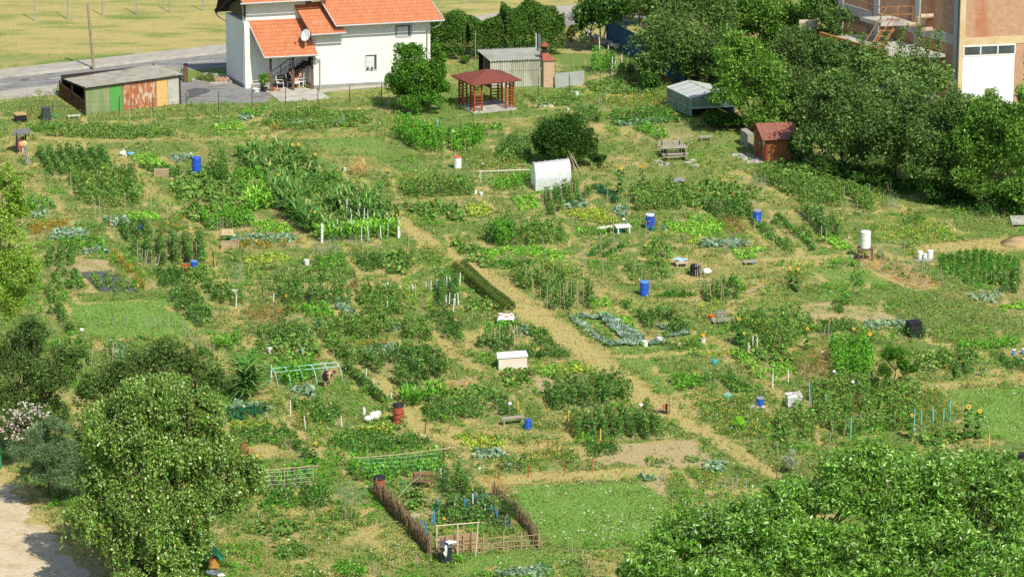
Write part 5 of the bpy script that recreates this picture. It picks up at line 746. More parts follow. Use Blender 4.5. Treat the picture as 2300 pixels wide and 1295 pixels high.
# crates, boxes, bins
def slatbox(name, px, py, w_, d_, h, mat, label, cat, rz=0.1, rows_=3, z0=0):
    b = G(px, py); o = thing(name, label, cat, b); c, s = math.cos(rz), math.sin(rz); f = lambda x, y, z: b + Vector((x * c - y * s, x * s + y * c, z + z0))
    mb = MB(); sh_ = h / rows_
    for r_ in range(rows_):
        z = sh_ * (r_ + .5)
        for y in (-d_ / 2, d_ / 2): mb.box(f(0, y, z), (w_, .03, sh_ * .72), rz=rz)
        for x in (-w_ / 2 + .03, w_ / 2 - .03): mb.box(f(x, 0, z), (.03, d_ - .04, sh_ * .72), rz=rz)
    mb.build('slats', mat, o); mb = MB()
    for x in (-w_ / 2 + .06, w_ / 2 - .06):
        for y in (-d_ / 2 + .04, d_ / 2 - .04): mb.box(f(x, y, h / 2), (.05, .05, h), rz=rz)
    mb.build('corner_post', mat, o); return o
slatbox('crate', 417, 607, .52, .42, .34, m_plain('red_plastic', (.60, .04, .025), .5), 'red slatted crate left of the short blue tub', 'crate')
mb = MB(); p = G(420, 590); mb.lathe([(.14, 0), (.17, .3), (.15, .3)], p, 14); mb.build('black_pot', BLACKP, origin=p, label='black pot standing behind the red crate', cat='pot')
slatbox('pallet', 363, 397, .95, .12, .55, WOODTAN, 'pale pallet propped upright left of the leftmost tall blue barrel', 'pallet', .03, 5)
slatbox('slatted_seat', 517, 556, 1.1, .55, .38, WOODTAN, 'pale slatted seat box with a blue hoop at centre left', 'seat', .02, 3); mb = MB(); p = G(515, 545); mb.slab([p + Vector((-.5, .1, .45)), p + Vector((.3, .1, .45)), p + Vector((.25, .3, .8)), p + Vector((-.48, .3, .8))], .04); mb.build('leaning_board', WOODTAN, origin=p, label='pale boards leaning behind the slatted seat box', cat='board')
mb = MB(); p = P(528, 540, G(515, 550).y); mb.tube([p + Vector((math.cos(t) * .28, 0, math.sin(t) * .09)) for t in [k * math.pi / 8 for k in range(17)]], .025, 6); mb.build('hose_ring', m_plain('pale_aqua_plastic', (.30, .65, .62), .5), origin=p, label='pale aqua hose ring lying on the slatted seat box', cat='hose')
def bin_(px, py, label, w_=.5, h=.75, mat=BLACKP, top=None, taper=.8, lidm=None):
    b = G(px, py); o = thing('compost_bin', label, 'compost bin', b, None); rz = .3; c, s = math.cos(rz), math.sin(rz); f = lambda x, y, z: b + Vector((x * c - y * s, x * s + y * c, z)); mb = MB()
    k = w_ / 2; t = k * taper; mb.hexa([f(-k, -k, 0), f(k, -k, 0), f(k, k, 0), f(-k, k, 0), f(-t, -t, h), f(t, -t, h), f(t, t, h), f(-t, t, h)]); mb.build('body', mat, o); mb = MB()
    for i in range(4): z = h * (i + .5) / 4; q = k + (t - k) * z / h + .012; mb.hexa([f(x * q, y * q, z + dz) for dz in (-.02, .02) for x, y in ((-1, -1), (1, -1), (1, 1), (-1, 1))])
    mb.build('rib', mat, o); mb = MB(); mb.hexa([f(x * (t + .04), y * (t + .04), h + dz) for dz in (0.003, .05) for x, y in ((-1, -1), (1, -1), (1, 1), (-1, 1))]); mb.build('lid', lidm or mat, o); return o
bin_(2052, 753, 'black ribbed compost bin on the clearing at right', .85, .80); bin_(104, 270, 'tall dark compost bin with greenish base near the shed', .62, .85, m_plain('dark_bin', (.05, .065, .06)), lidm=m_plain('charcoal_lid', (.08, .08, .085))); bin_(46, 272, 'low black compost bin heaped with dry stalks at far left', .75, .50, taper=.95, lidm=m_plain('dry_stalk_heap', (.50, .36, .15)))
bin_(1523, 418, 'low black tub with sloping lid below the picnic lawn', .85, .38, taper=.85, lidm=GREYL); bin_(2296, 1032, 'dark container cut off by the right edge', .5, .3)
leaves('dry_stalks', np.array(G(62, 270)) + RNG.normal(0, 1, (160, 3)) * [.35, .15, .15] + [0, 0, .25], .12, tints(160, [(.50, .14, .05, 2), (.55, .35, .12, 1)]), .3, .1)
tag(bpy.data.objects['dry_stalks'], 'heap of rust-red dry stalks beside the low black compost bin', 'dry stalks')
# wheelie bin with white sack
b = G(1003, 1261); o = thing('wheeled_bin', 'dark grey wheeled rubbish bin with a white bag, in front of the wicker fence', 'bin', b); DG = m_plain('charcoal_plastic', (.045, .05, .065), .45); f = lambda x, y, z: b + Vector((x, y, z)); mb = MB()
mb.hexa([f(-.24, -.2, .05), f(.24, -.2, .05), f(.24, .22, .05), f(-.24, .22, .05), f(-.3, -.3, .88), f(.3, -.3, .88), f(.3, .32, .88), f(-.3, .32, .88)]); mb.build('body', DG, o); mb = MB(); mb.hexa([f(-.33, -.34, .885), f(.33, -.34, .885), f(.33, .36, .885), f(-.33, .36, .885), f(-.3, -.28, .96), f(.3, -.28, .96), f(.3, .34, 1.0), f(-.3, .34, 1.0)]); mb.build('lid', m_plain('bin_lid', (.075, .08, .09), .4), o)
for x in (-.22, .22): mb = MB(); mb.tube([f(x - .03, .26, .1), f(x + .03, .26, .1)], .1, 12); mb.build('wheel', BLACKP, o)
mb = MB(); mb.tube([f(-.25, .4, .93), f(.25, .4, .93)], .02, 6); mb.build('handle', BLACKP, o)
mb = MB(); mb.blob(f(.2, -.05, 1.04), (.26, .2, .1), 5, .3); mb.blob(f(-.02, -.38, .80), (.07, .04, .22), 8, .3); mb.blob(f(-.05, -.37, .58), (.09, .04, .16), 9, .35); mb.build('plastic_bag', WHITEP, origin=b, label='crumpled white bag spilling over the dark wheeled bin', cat='bag')
# wrapped slab stack
W = Frame((1769, 918), (1805, 914), (1757, 900)); o = thing('wrapped_slab_stack', 'stack of pale slabs in torn white wrapping near the bottom right', 'stack', W.p(.4, .4)); mb = MB(); mb.fbox(W, .02, .86, .02, .78, .1, .6); mb.build('wrapped_body', pm('torn_grey_wrap', (.40, .41, .45), (.74, .73, .70), 5, .5, .4), o)
mb = MB(); mb.fbox(W, 0, .88, 0, .8, .603, .66); mb.build('top_wrap', WHITEP, o); mb = MB(); mb.fbox(W, .03, .3, .1, .4, .663, .72); mb.fbox(W, .4, .8, .3, .55, .663, .74); mb.fbox(W, .55, .86, .02, .22, .663, .70); mb.build('loose_slab', CONC, o); mb = MB(); mb.fbox(W, 0, .88, 0, .8, 0, .095); mb.build('pallet', WOODBRN, o)
# litter heap by the small blue barrel
mb = MB(); p = G(1700, 918)
for k in range(7): mb.blob(p + Vector((-.35 + k * .11, (k % 3) * .1 - .1, .12)), (.13, .12, .12), k, .35)
mb.build('rubble_bags', pm('dirty_white_bags', (.62, .58, .54), (.42, .33, .27), 6), origin=p, label='heap of dirty white bags in front of the small blue barrel at bottom right', cat='litter')
mb = MB(); p = G(1635, 893); mb.blob(p + Vector((0, 0, .12)), (.30, .22, .16), 4, .25); mb.build('teal_cloth', m_plain('teal_netting', (.20, .55, .42), .7), origin=p, label='bundled teal netting beside the potato plot near bottom right', cat='netting')
for i, (x, y, r_, lab) in enumerate([(828, 948, (.28, .2, .2), 'left'), (840, 943, (.3, .22, .24), 'middle'), (818, 936, (.1, .1, .3), 'upright'), (848, 937, (.22, .18, .2), 'right')]): p = G(x, y); mb = MB(); mb.blob(p + Vector((0, 0, r_[2])), r_, i + 20, .22); mb.build('sack', pm('white_sack', (.80, .78, .74), (.66, .60, .52), 4, .7), origin=p, label='%s one of the white sacks beside the brick-red compost drum' % lab, cat='sack', group='white sacks beside the compost drum', smooth=True)
# ---------------- white covered box and draped table ----------------
Wb = Frame((1120, 832), (1184, 826), (1113, 808)); wa = (G(1184, 826) - Wb.o).length; o = thing('covered_box', 'white plastic-covered cold frame box at the left of the main track', 'covered box', Wb.p(.8, .3)); hb = Wb.V(1120, 803, 0).z
mb = MB(); mb.fbox(Wb, 0, wa, 0, .75, 0, hb - .02); mb.build('box', pm('pale_stained_film', (.74, .60, .45), (.66, .64, .60), 2.5, .5, .5), o); mb = MB(); mb.slab([Wb.p(-.08, -.06, hb), Wb.p(wa + .06, -.06, hb - .04), Wb.p(wa + .02, .8, hb + .02), Wb.p(-.04, .8, hb + .06)], .04); mb.build('sheet', pm('white_sheet', (.85, .85, .83), (.74, .74, .72), 3, .5, .4), o)
b = G(1136, 727); o = thing('small_table', 'small red-brown table under a white cloth beside the main track', 'table', b); mb = MB(); mb.box(b + Vector((0, 0, .48)), (.85, .6, .05)); mb.build('top', TERRA, o)
for sx in (-.36, .36):
    for sy in (-.24, .24): mb = MB(); mb.box(b + Vector((sx, sy, .225)), (.06, .06, .45)); mb.build('leg', WOODTAN, o)
mb = MB(); mb.grid(lambda u, v: b + Vector(((u - .5) * 1.0, (v - .5) * .75, .515 + .05 * math.sin(u * 9) * math.sin(v * 7) - max(0, abs(u - .5) - .4) * 1.6 - max(0, .1 - v) * 1.5)), 14, 10); mb.build('white_cloth', WHITEP, origin=b, label='white cloth draped over the small red-brown table', cat='cloth')
mb = MB(); p = G(1120, 742); mb.tube([p, P(1128, 700, p.y)], .03, 6); 
# ---------------- plastic tunnel ----------------
Tn = Frame((1203, 430), (1283, 420), (1190, 410)); tw = (G(1283, 420) - Tn.o).length; o = thing('plastic_tunnel', 'rounded white plastic grow tunnel in front of the large dark round shrub', 'grow tunnel', Tn.p(tw / 2, .8)); th_ = Tn.V(1203, 368, .6).z; dt = 1.7
def arc(u, v): a = math.pi * v; return Tn.p(u * tw, dt / 2 - math.cos(a) * dt / 2 * (1 + .1 * math.sin(a)), th_ * abs(math.sin(a)) ** .55 + .015 * math.sin(u * 40 + v * 11))
mb = MB(); mb.grid(arc, 24, 22); FM = bpy.data.materials.new('wrinkled_white_film'); FM.use_nodes = True; bs = _bs(FM); bs.inputs['Roughness'].default_value = .28; bs.inputs['Base Color'].default_value = (.85, .87, .87, 1); bs.inputs['Alpha'].default_value = .6
n_ = FM.node_tree.nodes.new('ShaderNodeTexNoise'); n_.inputs['Scale'].default_value = 5; n_.inputs['Detail'].default_value = 6; bp_ = FM.node_tree.nodes.new('ShaderNodeBump'); bp_.inputs['Strength'].default_value = .9; bp_.inputs['Distance'].default_value = .06; FM.node_tree.links.new(n_.outputs[0], bp_.inputs['Height']); FM.node_tree.links.new(bp_.outputs[0], bs.inputs['Normal']); mb.build('film', FM, o, smooth=True)
for nm_, u in (('end_panel', 0), ('end_panel', 1)):
    mb = MB(); pts = [arc(u, k / 16) for k in range(17)]; mb.add(pts, [tuple(range(17))]); mb.build(nm_, FM, o)
mb = MB()
for u in (.02, .35, .68, .98): mb.tube([arc(u, k / 14) + Vector((0, 0, .02)) for k in range(15)], .025, 5)
mb.build('hoop', m_plain('pale_hoops', (.75, .76, .75)), o)
mb = MB(); p0, p1 = G(1078, 405), G(1190, 404); mb.tube([P(1075, 385, p0.y), P(1190, 381, p0.y)], .035, 6); o = mb.build('white_rail', m_plain('cream_rail', (.78, .72, .58)), origin=p0, label='long pale horizontal rail left of the plastic tunnel', cat='rail')
for x, y in ((1077, 404), (1080, 410)): mb = MB(); q = G(x, y); mb.tube([q, P(x, 385, q.y)], .025, 6); mb.build('leg', WHITEP, o)
# ---------------- benches and tables ----------------
def plank_table(name, label, cat, F, a, b_, h, mat, th=.05, planks=3, legs=True, lt=.07, backs=None):
    o = thing(name, label, cat, F.p(a / 2, b_ / 2)); mb = MB(); w_ = b_ / planks
    for k in range(planks): mb.fbox(F, 0, a, w_ * k + .01, w_ * (k + 1) - .01, h - th, h + .004 * (k % 2))
    mb.build('top', mat, o)
    for sa in (.08, a - .08 - lt):
        for sb in (.04, b_ - .04 - lt): mb = MB(); mb.fbox(F, sa, sa + lt, sb, sb + lt, 0, h - th); mb.build('leg', mat, o)
    return o
plank_table('bench', 'low grey plank bench left of the small leaning blue barrel', 'bench', Frame((1128, 958), (1180, 952), (1124, 949)), 1.25, .38, .42, WOODOLD); plank_table('bench', 'small low grey bench at the edge of the tree shade near the hut', 'bench', Frame((1572, 319), (1599, 317), (1567, 313)), .88, .4, .32, WOODOLD)
plank_table('plank_table', 'white plank table on dry ground right of the squash vines, left part', 'table', Frame((1343, 527), (1380, 522), (1340, 518)), 1.0, .35, .40, pm('chalky_white_wood', (.78, .70, .60), (.66, .60, .52), 5)); plank_table('plank_table', 'white board table over a turquoise watering can', 'table', Frame((1385, 527), (1415, 525), (1376, 515)), .95, .75, .45, WHITEP)
plank_table('low_table', 'low brick-sided table holding a folded blue sheet', 'table', Frame((1518, 601), (1545, 599), (1513, 592)), .78, .5, .32, pm('pale_brick_wood', (.62, .46, .34), (.5, .36, .26), 5), th=.12); mb = MB(); p = G(1528, 597); mb.grid(lambda u, v: p + Vector(((u - .5) * .85, (v - .3) * .6, .34 + .06 * math.sin(u * 8 + v * 5) + .04)), 10, 8); mb.build('blue_sheet', m_plain('pale_blue_sheet', (.42, .60, .70), .5), origin=p, label='folded pale blue sheet lying on the low brick-sided table', cat='sheet')
plank_table('pallet_table', 'flat grey pallet table beside the teal pail', 'pallet', Frame((1672, 597), (1703, 595), (1668, 590)), .85, .5, .22, WOODOLD); plank_table('pallet_table', 'lower wide grey pallet in front of the orange bucket', 'pallet', Frame((1602, 730), (1645, 726), (1595, 720)), 1.1, .75, .2, WOODOLD, planks=6)
o = slatbox('pallet_bench', 1620, 716, .62, .3, .5, WOODOLD, 'upright grey pallet bench with dark cushion behind the wide pallet', 'bench', .05, 3); mb = MB(); p = G(1621, 715); mb.box(p + Vector((.03, -.1, .34)), (.5, .2, .16)); mb.build('cushion', m_plain('dark_green_cloth', (.09, .15, .09)), o)
# picnic set
PN = Frame((1487, 362), (1553, 359), (1478, 348)); o = thing('picnic_table', 'weathered wooden picnic table standing on the dry lawn', 'picnic table', PN.p(.9, .8)); mb = MB()
for k in range(4): mb.fbox(PN, .1, 1.8, .42 + .17 * k, .57 + .17 * k, .70, .745)
mb.build('top', WOODOLD, o); mb = MB()
for a in (.3, 1.5): mb.fbox(PN, a, a + .07, .5, .56, 0, .70); mb.fbox(PN, a, a + .07, .95, 1.01, 0, .70); mb.fbox(PN, a, a + .07, .56, .95, .3, .38)
mb.build('legs', DARKW, o)
for s, b0, lab in ((0, -.1, 'wooden bench on the near side of the picnic table'), (1, 1.3, 'wooden bench with backrest on the far side of the picnic table')):
    o = thing('picnic_bench', lab, 'bench', PN.p(.9, b0)); mb = MB(); mb.fbox(PN, 0, 1.75, b0, b0 + .14, .41, .455); mb.fbox(PN, 0, 1.75, b0 + .16, b0 + .3, .41, .455); mb.build('seat', WOODOLD, o); mb = MB(); bb_ = b0 - .06 if s == 0 else b0 + .36
    if s: mb.fbox(PN, 0, 1.75, bb_ + .03, bb_ + .07, .58, .72); mb.fbox(PN, 0, 1.75, bb_ + .03, bb_ + .07, .76, .90)
    else: mb.fbox(PN, .02, 1.73, bb_ - .02, bb_ + .02, .30, .36)
    mb.build('backrest', WOODOLD, o)
    for a in (.25, 1.45): mb = MB(); mb.fbox(PN, a, a + .06, b0 + .02, b0 + .28, 0, .408); mb.fbox(PN, a, a + .06, bb_, bb_ + .025, .0, .88 if s else .8); mb.build('leg', DARKW, o)
for i, (x, y) in enumerate([(1478, 362), (1487, 371), (1497, 369), (1547, 366), (1560, 372), (1553, 360)]): p = G(x, y); mb = MB(); mb.box((p.x, p.y, .02), (.5, .5, .04), rz=.2 + .05 * i); mb.build('paving_slab', CONC, origin=p, label='grey slab under the picnic table', cat='paving slab', group='slabs under the picnic table')
p = G(1219, 240); mb = MB(); mb.slab([p + Vector(q) for q in ((-.75, -.1, .12), (.75, -.2, .12), (.6, .45, .14), (-.55, .55, .16))], .1); mb.build('pale_board_slab', pm('cream_slab', (.72, .66, .52), (.6, .54, .4), 3), origin=p, label='pale flat board lying right of the gazebo', cat='board')
plank_table('bench', 'little white bench behind the leafy plot left of the shed corner', 'bench', Frame((152, 269), (181, 267), (150, 264)), .9, .3, .25, m_plain('off_white_wood', (.62, .58, .5)))
# rubble blocks by blue netting
for i in range(16):
    x = 1320 + i * 4.8 + random.uniform(-3, 3); y = 84 + i * 1.9 + random.uniform(-4, 4); p = G(x, y); mb = MB(); mb.blob(p + Vector((0, 0, .2)), (random.uniform(.15, .3), .2, random.uniform(.14, .3)), i, .3, 7); mb.build('rubble_block', pm('pale_rubble', (.62, .58, .50), (.48, .44, .38), 4, .95, .4), origin=p, label='pale broken concrete block in the heap before the blue netting', cat='rubble', group='broken blocks before the blue netting')
# blue netting fence
A, Bq = G(1363, 98), G(1440, 140); o = thing('netting_fence', 'tall blue netting fence half hidden by the wood', 'fence', A); BN = m_plain('blue_netting', (.02, .10, .22), .7)
for i, t in enumerate((.0, .55, 1.0, 1.6, 2.3)):
    q = A.lerp(Bq, t); mb = MB(); mb.tube([q, q + Vector((0, 0, 1.9)), q + Vector((.05, -.1, 2.5))], .05, 8); mb.build('post', m_plain('blue_post', (.04, .16, .55), .5), o)
mb = MB(); e = A.lerp(Bq, 2.3); mb.slab([A + Vector((0, .08, .02)), e + Vector((0, .08, .02)), e + Vector((0, .08, 1.85)), A + Vector((0, .08, 1.85))], .02); mb.build('netting', BN, o)
# ---------------- poles and fences ----------------
pole('utility_pole', 211, 157, 10, .11, pm('pole_wood', (.36, .29, .19), (.26, .20, .13), 3), 'leaning wooden utility pole at the roadside', 'utility pole', lean=-14)
FP = [(45, 262, 232), (118, 262, 228), (192, 262, 222), (268, 262, 217), (343, 255, 212), (418, 250, 209), (491, 251, 206), (566, 244, 203), (641, 241, 198), (714, 233, 195), (785, 234, 192), (857, 228, 188), (1067, 66 + 146, 183)]
for i, (x, y, t) in enumerate(FP[:12]): pole('fence_post', x, y, t, .03, DARKMET, 'thin dark post of the wire fence between gardens and house', 'fence post', 'dark wire fence posts below the house')
for x, y, t in ((1209, 214, 172), (1279, 208, 168), (1348, 205, 162), (1414, 172, 130)): pole('fence_post', x, y, t, .03, DARKMET, 'thin dark post right of the gazebo', 'fence post', 'dark posts right of the gazebo')
mb = MB()
for dz in (.3, .7, 1.05):
    pts = [G(x, y) + Vector((0, 0, dz)) for x, y, t in FP[:12]]
    mb.tube(pts, .006, 3)
mb.build('fence_wire', DARKMET, origin=G(418, 250), label='thin wires strung along the dark posts below the house', cat='wire')
for x, y, t in [(77, 47, -40), (152, 43, -42), (230, 35, -44), (306, 32, -46), (381, 28, -48), (455, 25, -50)]: pole('fence_post', x, y, t, .05, GREYMET, 'grey metal post of the tall fence across the dry field', 'fence post', 'grey metal posts across the dry field', lean=2)
p = G(418, 184); mb = MB(); mb.box(p + Vector((0, 0, .62)), (.26, .26, 1.25)); o = mb.build('gate_post', WOODBRN, origin=p, label='square brown gate post with dark cap right of the shed', cat='gate post'); mb = MB(); mb.box(p + Vector((0, 0, 1.28)), (.34, .34, .06)); mb.build('cap', BLACKP, o)
o = thing('picket_gate', 'short pale picket gate left of the brown gate post', 'gate', G(398, 180)); A, Bq = G(378, 178), G(413, 182)
mb = MB()
for k in range(9): q = A.lerp(Bq, k / 8); mb.box(q + Vector((0, 0, .5)), (.07, .03, .95))
mb.build('pickets', m_plain('pale_gate_wood', (.50, .46, .28)), o); mb = MB(); mb.bar(A + Vector((0, .04, .25)), Bq + Vector((0, .04, .25)), .05); mb.bar(A + Vector((0, .04, .75)), Bq + Vector((0, .04, .75)), .05); mb.build('rail', m_plain('pale_gate_wood', (.50, .46, .28)), o)
# kerbed flower bed left of the house
mb = MB(); c = [G(*q) for q in ((432, 184), (470, 190), (520, 188), (505, 172), (460, 168))]
for a, b in zip(c, c[1:] + c[:1]): mb.bar(a + Vector((0, 0, .08)), b + Vector((0, 0, .08)), .12, .16)
mb.build('bed_kerb', CONC, origin=c[0], label='concrete kerb round the small flower bed left of the house', cat='kerb')
for i in range(7): p = G(482 + i * 4.6, 183 + (i % 2) * 4); mb = MB(); mb.blob(p + Vector((0, 0, .16)), (.2, .16, .2), i + 40, .2, 8); mb.build('stone', pm('red_brown_stone', (.30, .18, .11), (.4, .27, .17), 5), origin=p, label='red-brown rock edging the small flower bed left of the house', cat='stone', group='rocks of the small flower bed', smooth=True)
q = np.array([tuple(G(random.uniform(440, 482), random.uniform(176, 186)) + Vector((0, 0, random.uniform(.05, .45)))) for _ in range(700)]); tag(leaves('flower_bed', q, .12, tints(700, [(.14, .24, .05, 3), (.20, .26, .08, 2), (.4, .34, .14, 1)]), .5, .4, origin=tuple(G(460, 182))), 'low green plants in the kerbed bed left of the house', 'garden bed')
# ---------------- roofed notice board, rods, pink scarecrow ----------------
o = thing('roofed_board', 'small roofed brown board between two dark posts at the far left', 'notice board', G(46, 342)); A, Bq = G(38, 344), G(57, 337); t1 = P(37, 299, A.y); t2 = P(57, 296, Bq.y)
for a, t in ((A, t1), (Bq, t2)): mb = MB(); mb.bar(a, t, .1); mb.build('post', BLACKP, o)
mb = MB(); mb.slab([A + Vector((.05, .02, .2)), Bq + Vector((-.05, .02, .2)), Bq + Vector((-.05, .02, .95)), A + Vector((.05, .02, .95))], .04); mb.build('board', WOODBRN, o)
mb = MB(); mb.slab([t1 + Vector((-.25, -.3, -.05)), t2 + Vector((.35, -.3, -.05)), t2 + Vector((.3, .45, .12)), t1 + Vector((-.2, .45, .12))], .05); mb.build('roof', m_plain('grey_felt', (.16, .16, .16)), o)
p = G(46, 341); o = thing('scarecrow', 'pink and yellow stuffed scarecrow hung on the small roofed board', 'scarecrow', p); p = P(46, 325, p.y - .12); mb = MB(); mb.blob(p, (.2, .1, .22), 2, .15); mb.build('torso', m_plain('pink_cloth', (.75, .22, .20)), o, smooth=True); mb = MB(); mb.lathe([(.2, -.02), (.2, .01), (.1, .04), (.02, .05)], p + Vector((.24, -.06, .1)), 14, True, Matrix.Rotation(R(70), 3, 'X')); mb.build('straw_hat', m_plain('yellow_straw', (.80, .62, .16)), o)
for x in (-.06, .12): mb = MB(); mb.tube([p + Vector((x, 0, -.18)), p + Vector((x + .02, 0, -.5))], [.05, .035], 6); mb.build('leg', m_plain('pink_cloth', (.7, .2, .2)) if x < 0 else WHITEP, o)
def poles_bundle(label, foot, top, n, spread, r=.018, mat=None, grp=None):
    f = G(*foot); t = P(*top, f.y + .2); o = thing('leaning_poles', label, 'bundle of poles', f)
    for k in range(n): a = f + Vector((random.uniform(-spread, spread), random.uniform(-.15, .15), 0)); e = t + Vector((random.uniform(-.2, .2), 0, random.uniform(-.2, .25))); mb = MB(); mb.tube([a, e], [r, r * .7], 5); mb.build('pole', mat or WOODTAN, o)
poles_bundle('bundle of grey-brown poles leaning on the small roofed board', (62, 371), (56, 322), 9, .28, .022, WOODOLD); poles_bundle('bundle of tan poles leaning right of the plastic tunnel', (1298, 388), (1280, 345), 9, .38); poles_bundle('bundle of pale poles leaning over the black bin', (1572, 622), (1570, 585), 9, .35, .02)
p = G(1562, 618); mb = MB(); mb.lathe([(.30, 0), (.34, .1), (.33, .6), (.26, .68), (.05, .7)], p, 14); mb.build('black_bag_bin', BLACKP, origin=p, label='black rounded bin under the leaning pale poles', cat='bin'); p = G(1587, 616); mb = MB(); mb.blob(p + Vector((0, 0, .2)), (.3, .22, .2), 7); mb.build('white_sack', WHITEP, origin=p, label='white sack right of the leaning pale poles', cat='sack', smooth=True)
for (x0, y0, x1, y1, h0, lab) in ((1674, 663, 1722, 651, .15, 'long pale pole lying on the dry grass below the pallet table'), (568, 1062, 706, 1054, 0, ''), (1497, 938, 1506, 932, .0, '')):
    if lab: mb = MB(); mb.tube([G(x0, y0) + Vector((0, 0, h0)), G(x1, y1) + Vector((0, 0, h0 + .1))], .03, 6); mb.build('fallen_pole', WOODOLD, origin=G(x0, y0), label=lab, cat='pole')
# ---------------- netting trellises ----------------
def trellis(name, label, x0, y0, x1, y1, h, mat, nposts=2, net=None, bar_m=None, extra=0):
    A, Bq = G(x0, y0), G(x1, y1); o = thing(name, label, 'trellis', A)
    for k in range(nposts): q = A.lerp(Bq, k / (nposts - 1)); mb = MB(); mb.tube([q, q + Vector((0, 0, h))], .025, 6); mb.build('post', mat, o)
    mb = MB(); mb.tube([A + Vector((-.3, 0, h)), A.lerp(Bq, .5) + Vector((0, 0, h + .04)), Bq + Vector((.3 + extra, 0, h + .1 + extra * .3))], .03, 6); mb.build('top_pole', bar_m or WOODTAN, o)
    if net:
        mb = MB(); L_ = (Bq - A).length; n = int(L_ / .3)
        for k in range(n + 1): q = A.lerp(Bq, k / n); mb.tube([q + Vector((0, -.02, .15)), q + Vector((0, -.02, h - .02))], .006, 3)
        for k in range(5): z = .2 + (h - .25) * k / 4; mb.tube([A + Vector((0, -.02, z)), A.lerp(Bq, .5) + Vector((0, -.02, z - .06)), Bq + Vector((0, -.02, z))], .006, 3)
        mb.build('net', net, o)
    return o
GNET = m_plain('pale_green_net', (.35, .75, .50), .6); trellis('pole_trellis', 'pale wooden pole trellis beside the near fruit tree', 575, 1106, 704, 1096, 1.15, WOODTAN, 3, m_plain('white_net', (.75, .8, .75))); trellis('net_trellis', 'green netting trellis strung from a long pole above the wicker garden', 815, 1075, 985, 1062, 1.15, WOODBRN, 4, GNET, None, .6)
# hoop frame (pale green) beside the bending person
HF = m_plain('pale_aqua_tube', (.38, .72, .60), .5); A, Bq = G(625, 872), G(770, 858); o = thing('hoop_frame', 'pale aqua hoop frame arching over the climbing beans', 'garden frame', A)
dirv = (Bq - A).normalized(); bk_ = Vector((-dirv.y, dirv.x, 0))
def hoop(t): q = A.lerp(Bq, t); return [q + Vector((0, 0, .0)), q + bk_ * .02 + Vector((0, 0, .45)) - dirv * .05, q + bk_ * .2 + Vector((0, 0, .85)) - dirv * .12, q + bk_ * .5 + Vector((0, 0, 1.02)) - dirv * .2, q + bk_ * .85 + Vector((0, 0, .85)) - dirv * .2, q + bk_ * 1.0 + Vector((0, 0, .02)) - dirv * .2]
for k in range(6): mb = MB(); mb.tube(hoop(k / 5), .022, 6); mb.build('hoop', HF, o)
mb = MB(); mb.tube([hoop(0)[3], hoop(1)[3]], .022, 6); mb.tube([hoop(0)[2] + Vector((0, 0, .03)), hoop(1)[2] + Vector((0, 0, .03))], .02, 6); mb.build('ridge_tube', HF, o)
# ---------------- wicker garden ----------------
def wicker(name, label, px, h, mat, dense, th=.1, seed=3, rails=4):
    rr = random.Random(seed); pl = [G(*q) for q in px]; o = thing(name, label, 'wicker fence', pl[0]); mb = MB(); mr = MB()
    for a, b in zip(pl, pl[1:]):
        n = int((b - a).length * dense)
        for k in range(n): q = a.lerp(b, (k + rr.random()) / n) + Vector((rr.uniform(-th, th), rr.uniform(-th, th), 0)); mb.tube([q, q + Vector((rr.uniform(-.12, .12), rr.uniform(-.06, .06), h * rr.uniform(.65, 1.12)))], rr.uniform(.010, .022), 4)
        for k in range(rails):
            z = h * (k + .7) / (rails + .2); pts = [a.lerp(b, i / 5) + Vector((rr.uniform(-th, th) * .6, rr.uniform(-th, th) * .6, z + rr.uniform(-.05, .05))) for i in range(6)]; mr.tube(pts, .018, 4)
    mb.build('woven_sticks', mat, o); mr.build('rails', mat, o)
    for q in pl + [a.lerp(b, .5) for a, b in zip(pl, pl[1:])]: mp = MB(); mp.tube([q, q + Vector((.02, 0, h * 1.15))], .04, 6); mp.build('post', mat, o)
    return o
STK = pm('old_stick_wood', (.30, .21, .12), (.17, .115, .065), 9, .95); STK2 = pm('dry_stick_wood', (.46, .35, .20), (.32, .23, .12), 9, .95)
wicker('wicker_fence', 'dark dense wicker fence on the left side of the small fenced garden', [(845, 1120), (880, 1150), (920, 1195), (960, 1240), (965, 1250)], 1.0, STK, 34, .1, 3); wicker('wicker_fence', 'light open wicker fence along the front of the small fenced garden', [(962, 1246), (1040, 1242), (1130, 1236), (1210, 1230)], .85, STK2, 7, .05, 5, 3); wicker('wicker_fence', 'brown brushy wicker fence on the right side of the small fenced garden', [(1210, 1228), (1185, 1190), (1155, 1155), (1110, 1115)], .75, STK, 20, .1, 8, 3)
# reed gate panel + pale frame
A, Bq = G(985, 1244), G(1075, 1240); RD = pm('reed_mat', (.48, .36, .22), (.30, .15, .08), 4, .9, stretch=(1, 1, 12)); mb = MB(); mb.slab([A + Vector((0, .05, .05)), Bq + Vector((0, .05, .05)), Bq + Vector((0, .05, 1.05)), A + Vector((0, .05, .95))], .03); mb.build('reed_screen', RD, origin=A, label='brownish reed panel standing inside the pale wooden frame', cat='panel')
o = thing('wooden_frame', 'pale peeled-wood frame of three posts behind the wheeled bin', 'frame', A); PW = m_plain('peeled_wood', (.66, .56, .38))
for x, y, t in ((981, 1248, 1178), (1028, 1246, 1175), (1068, 1250, 1171)): q = G(x, y); mb = MB(); mb.tube([q, P(x + (6 if x == 1068 else 0), t, q.y)], .035, 8); mb.build('post', PW, o)
q = G(1025, 1246).y; mb = MB(); mb.tube([P(978, 1180, q), P(1078, 1172, q)], .032, 8); mb.build('top_rail', PW, o)
mb = MB(); p0 = G(900, 1155); mb.tube([P(895, 1115, p0.y), P(925, 1082, p0.y), P(945, 1068, p0.y)], .02, 6)
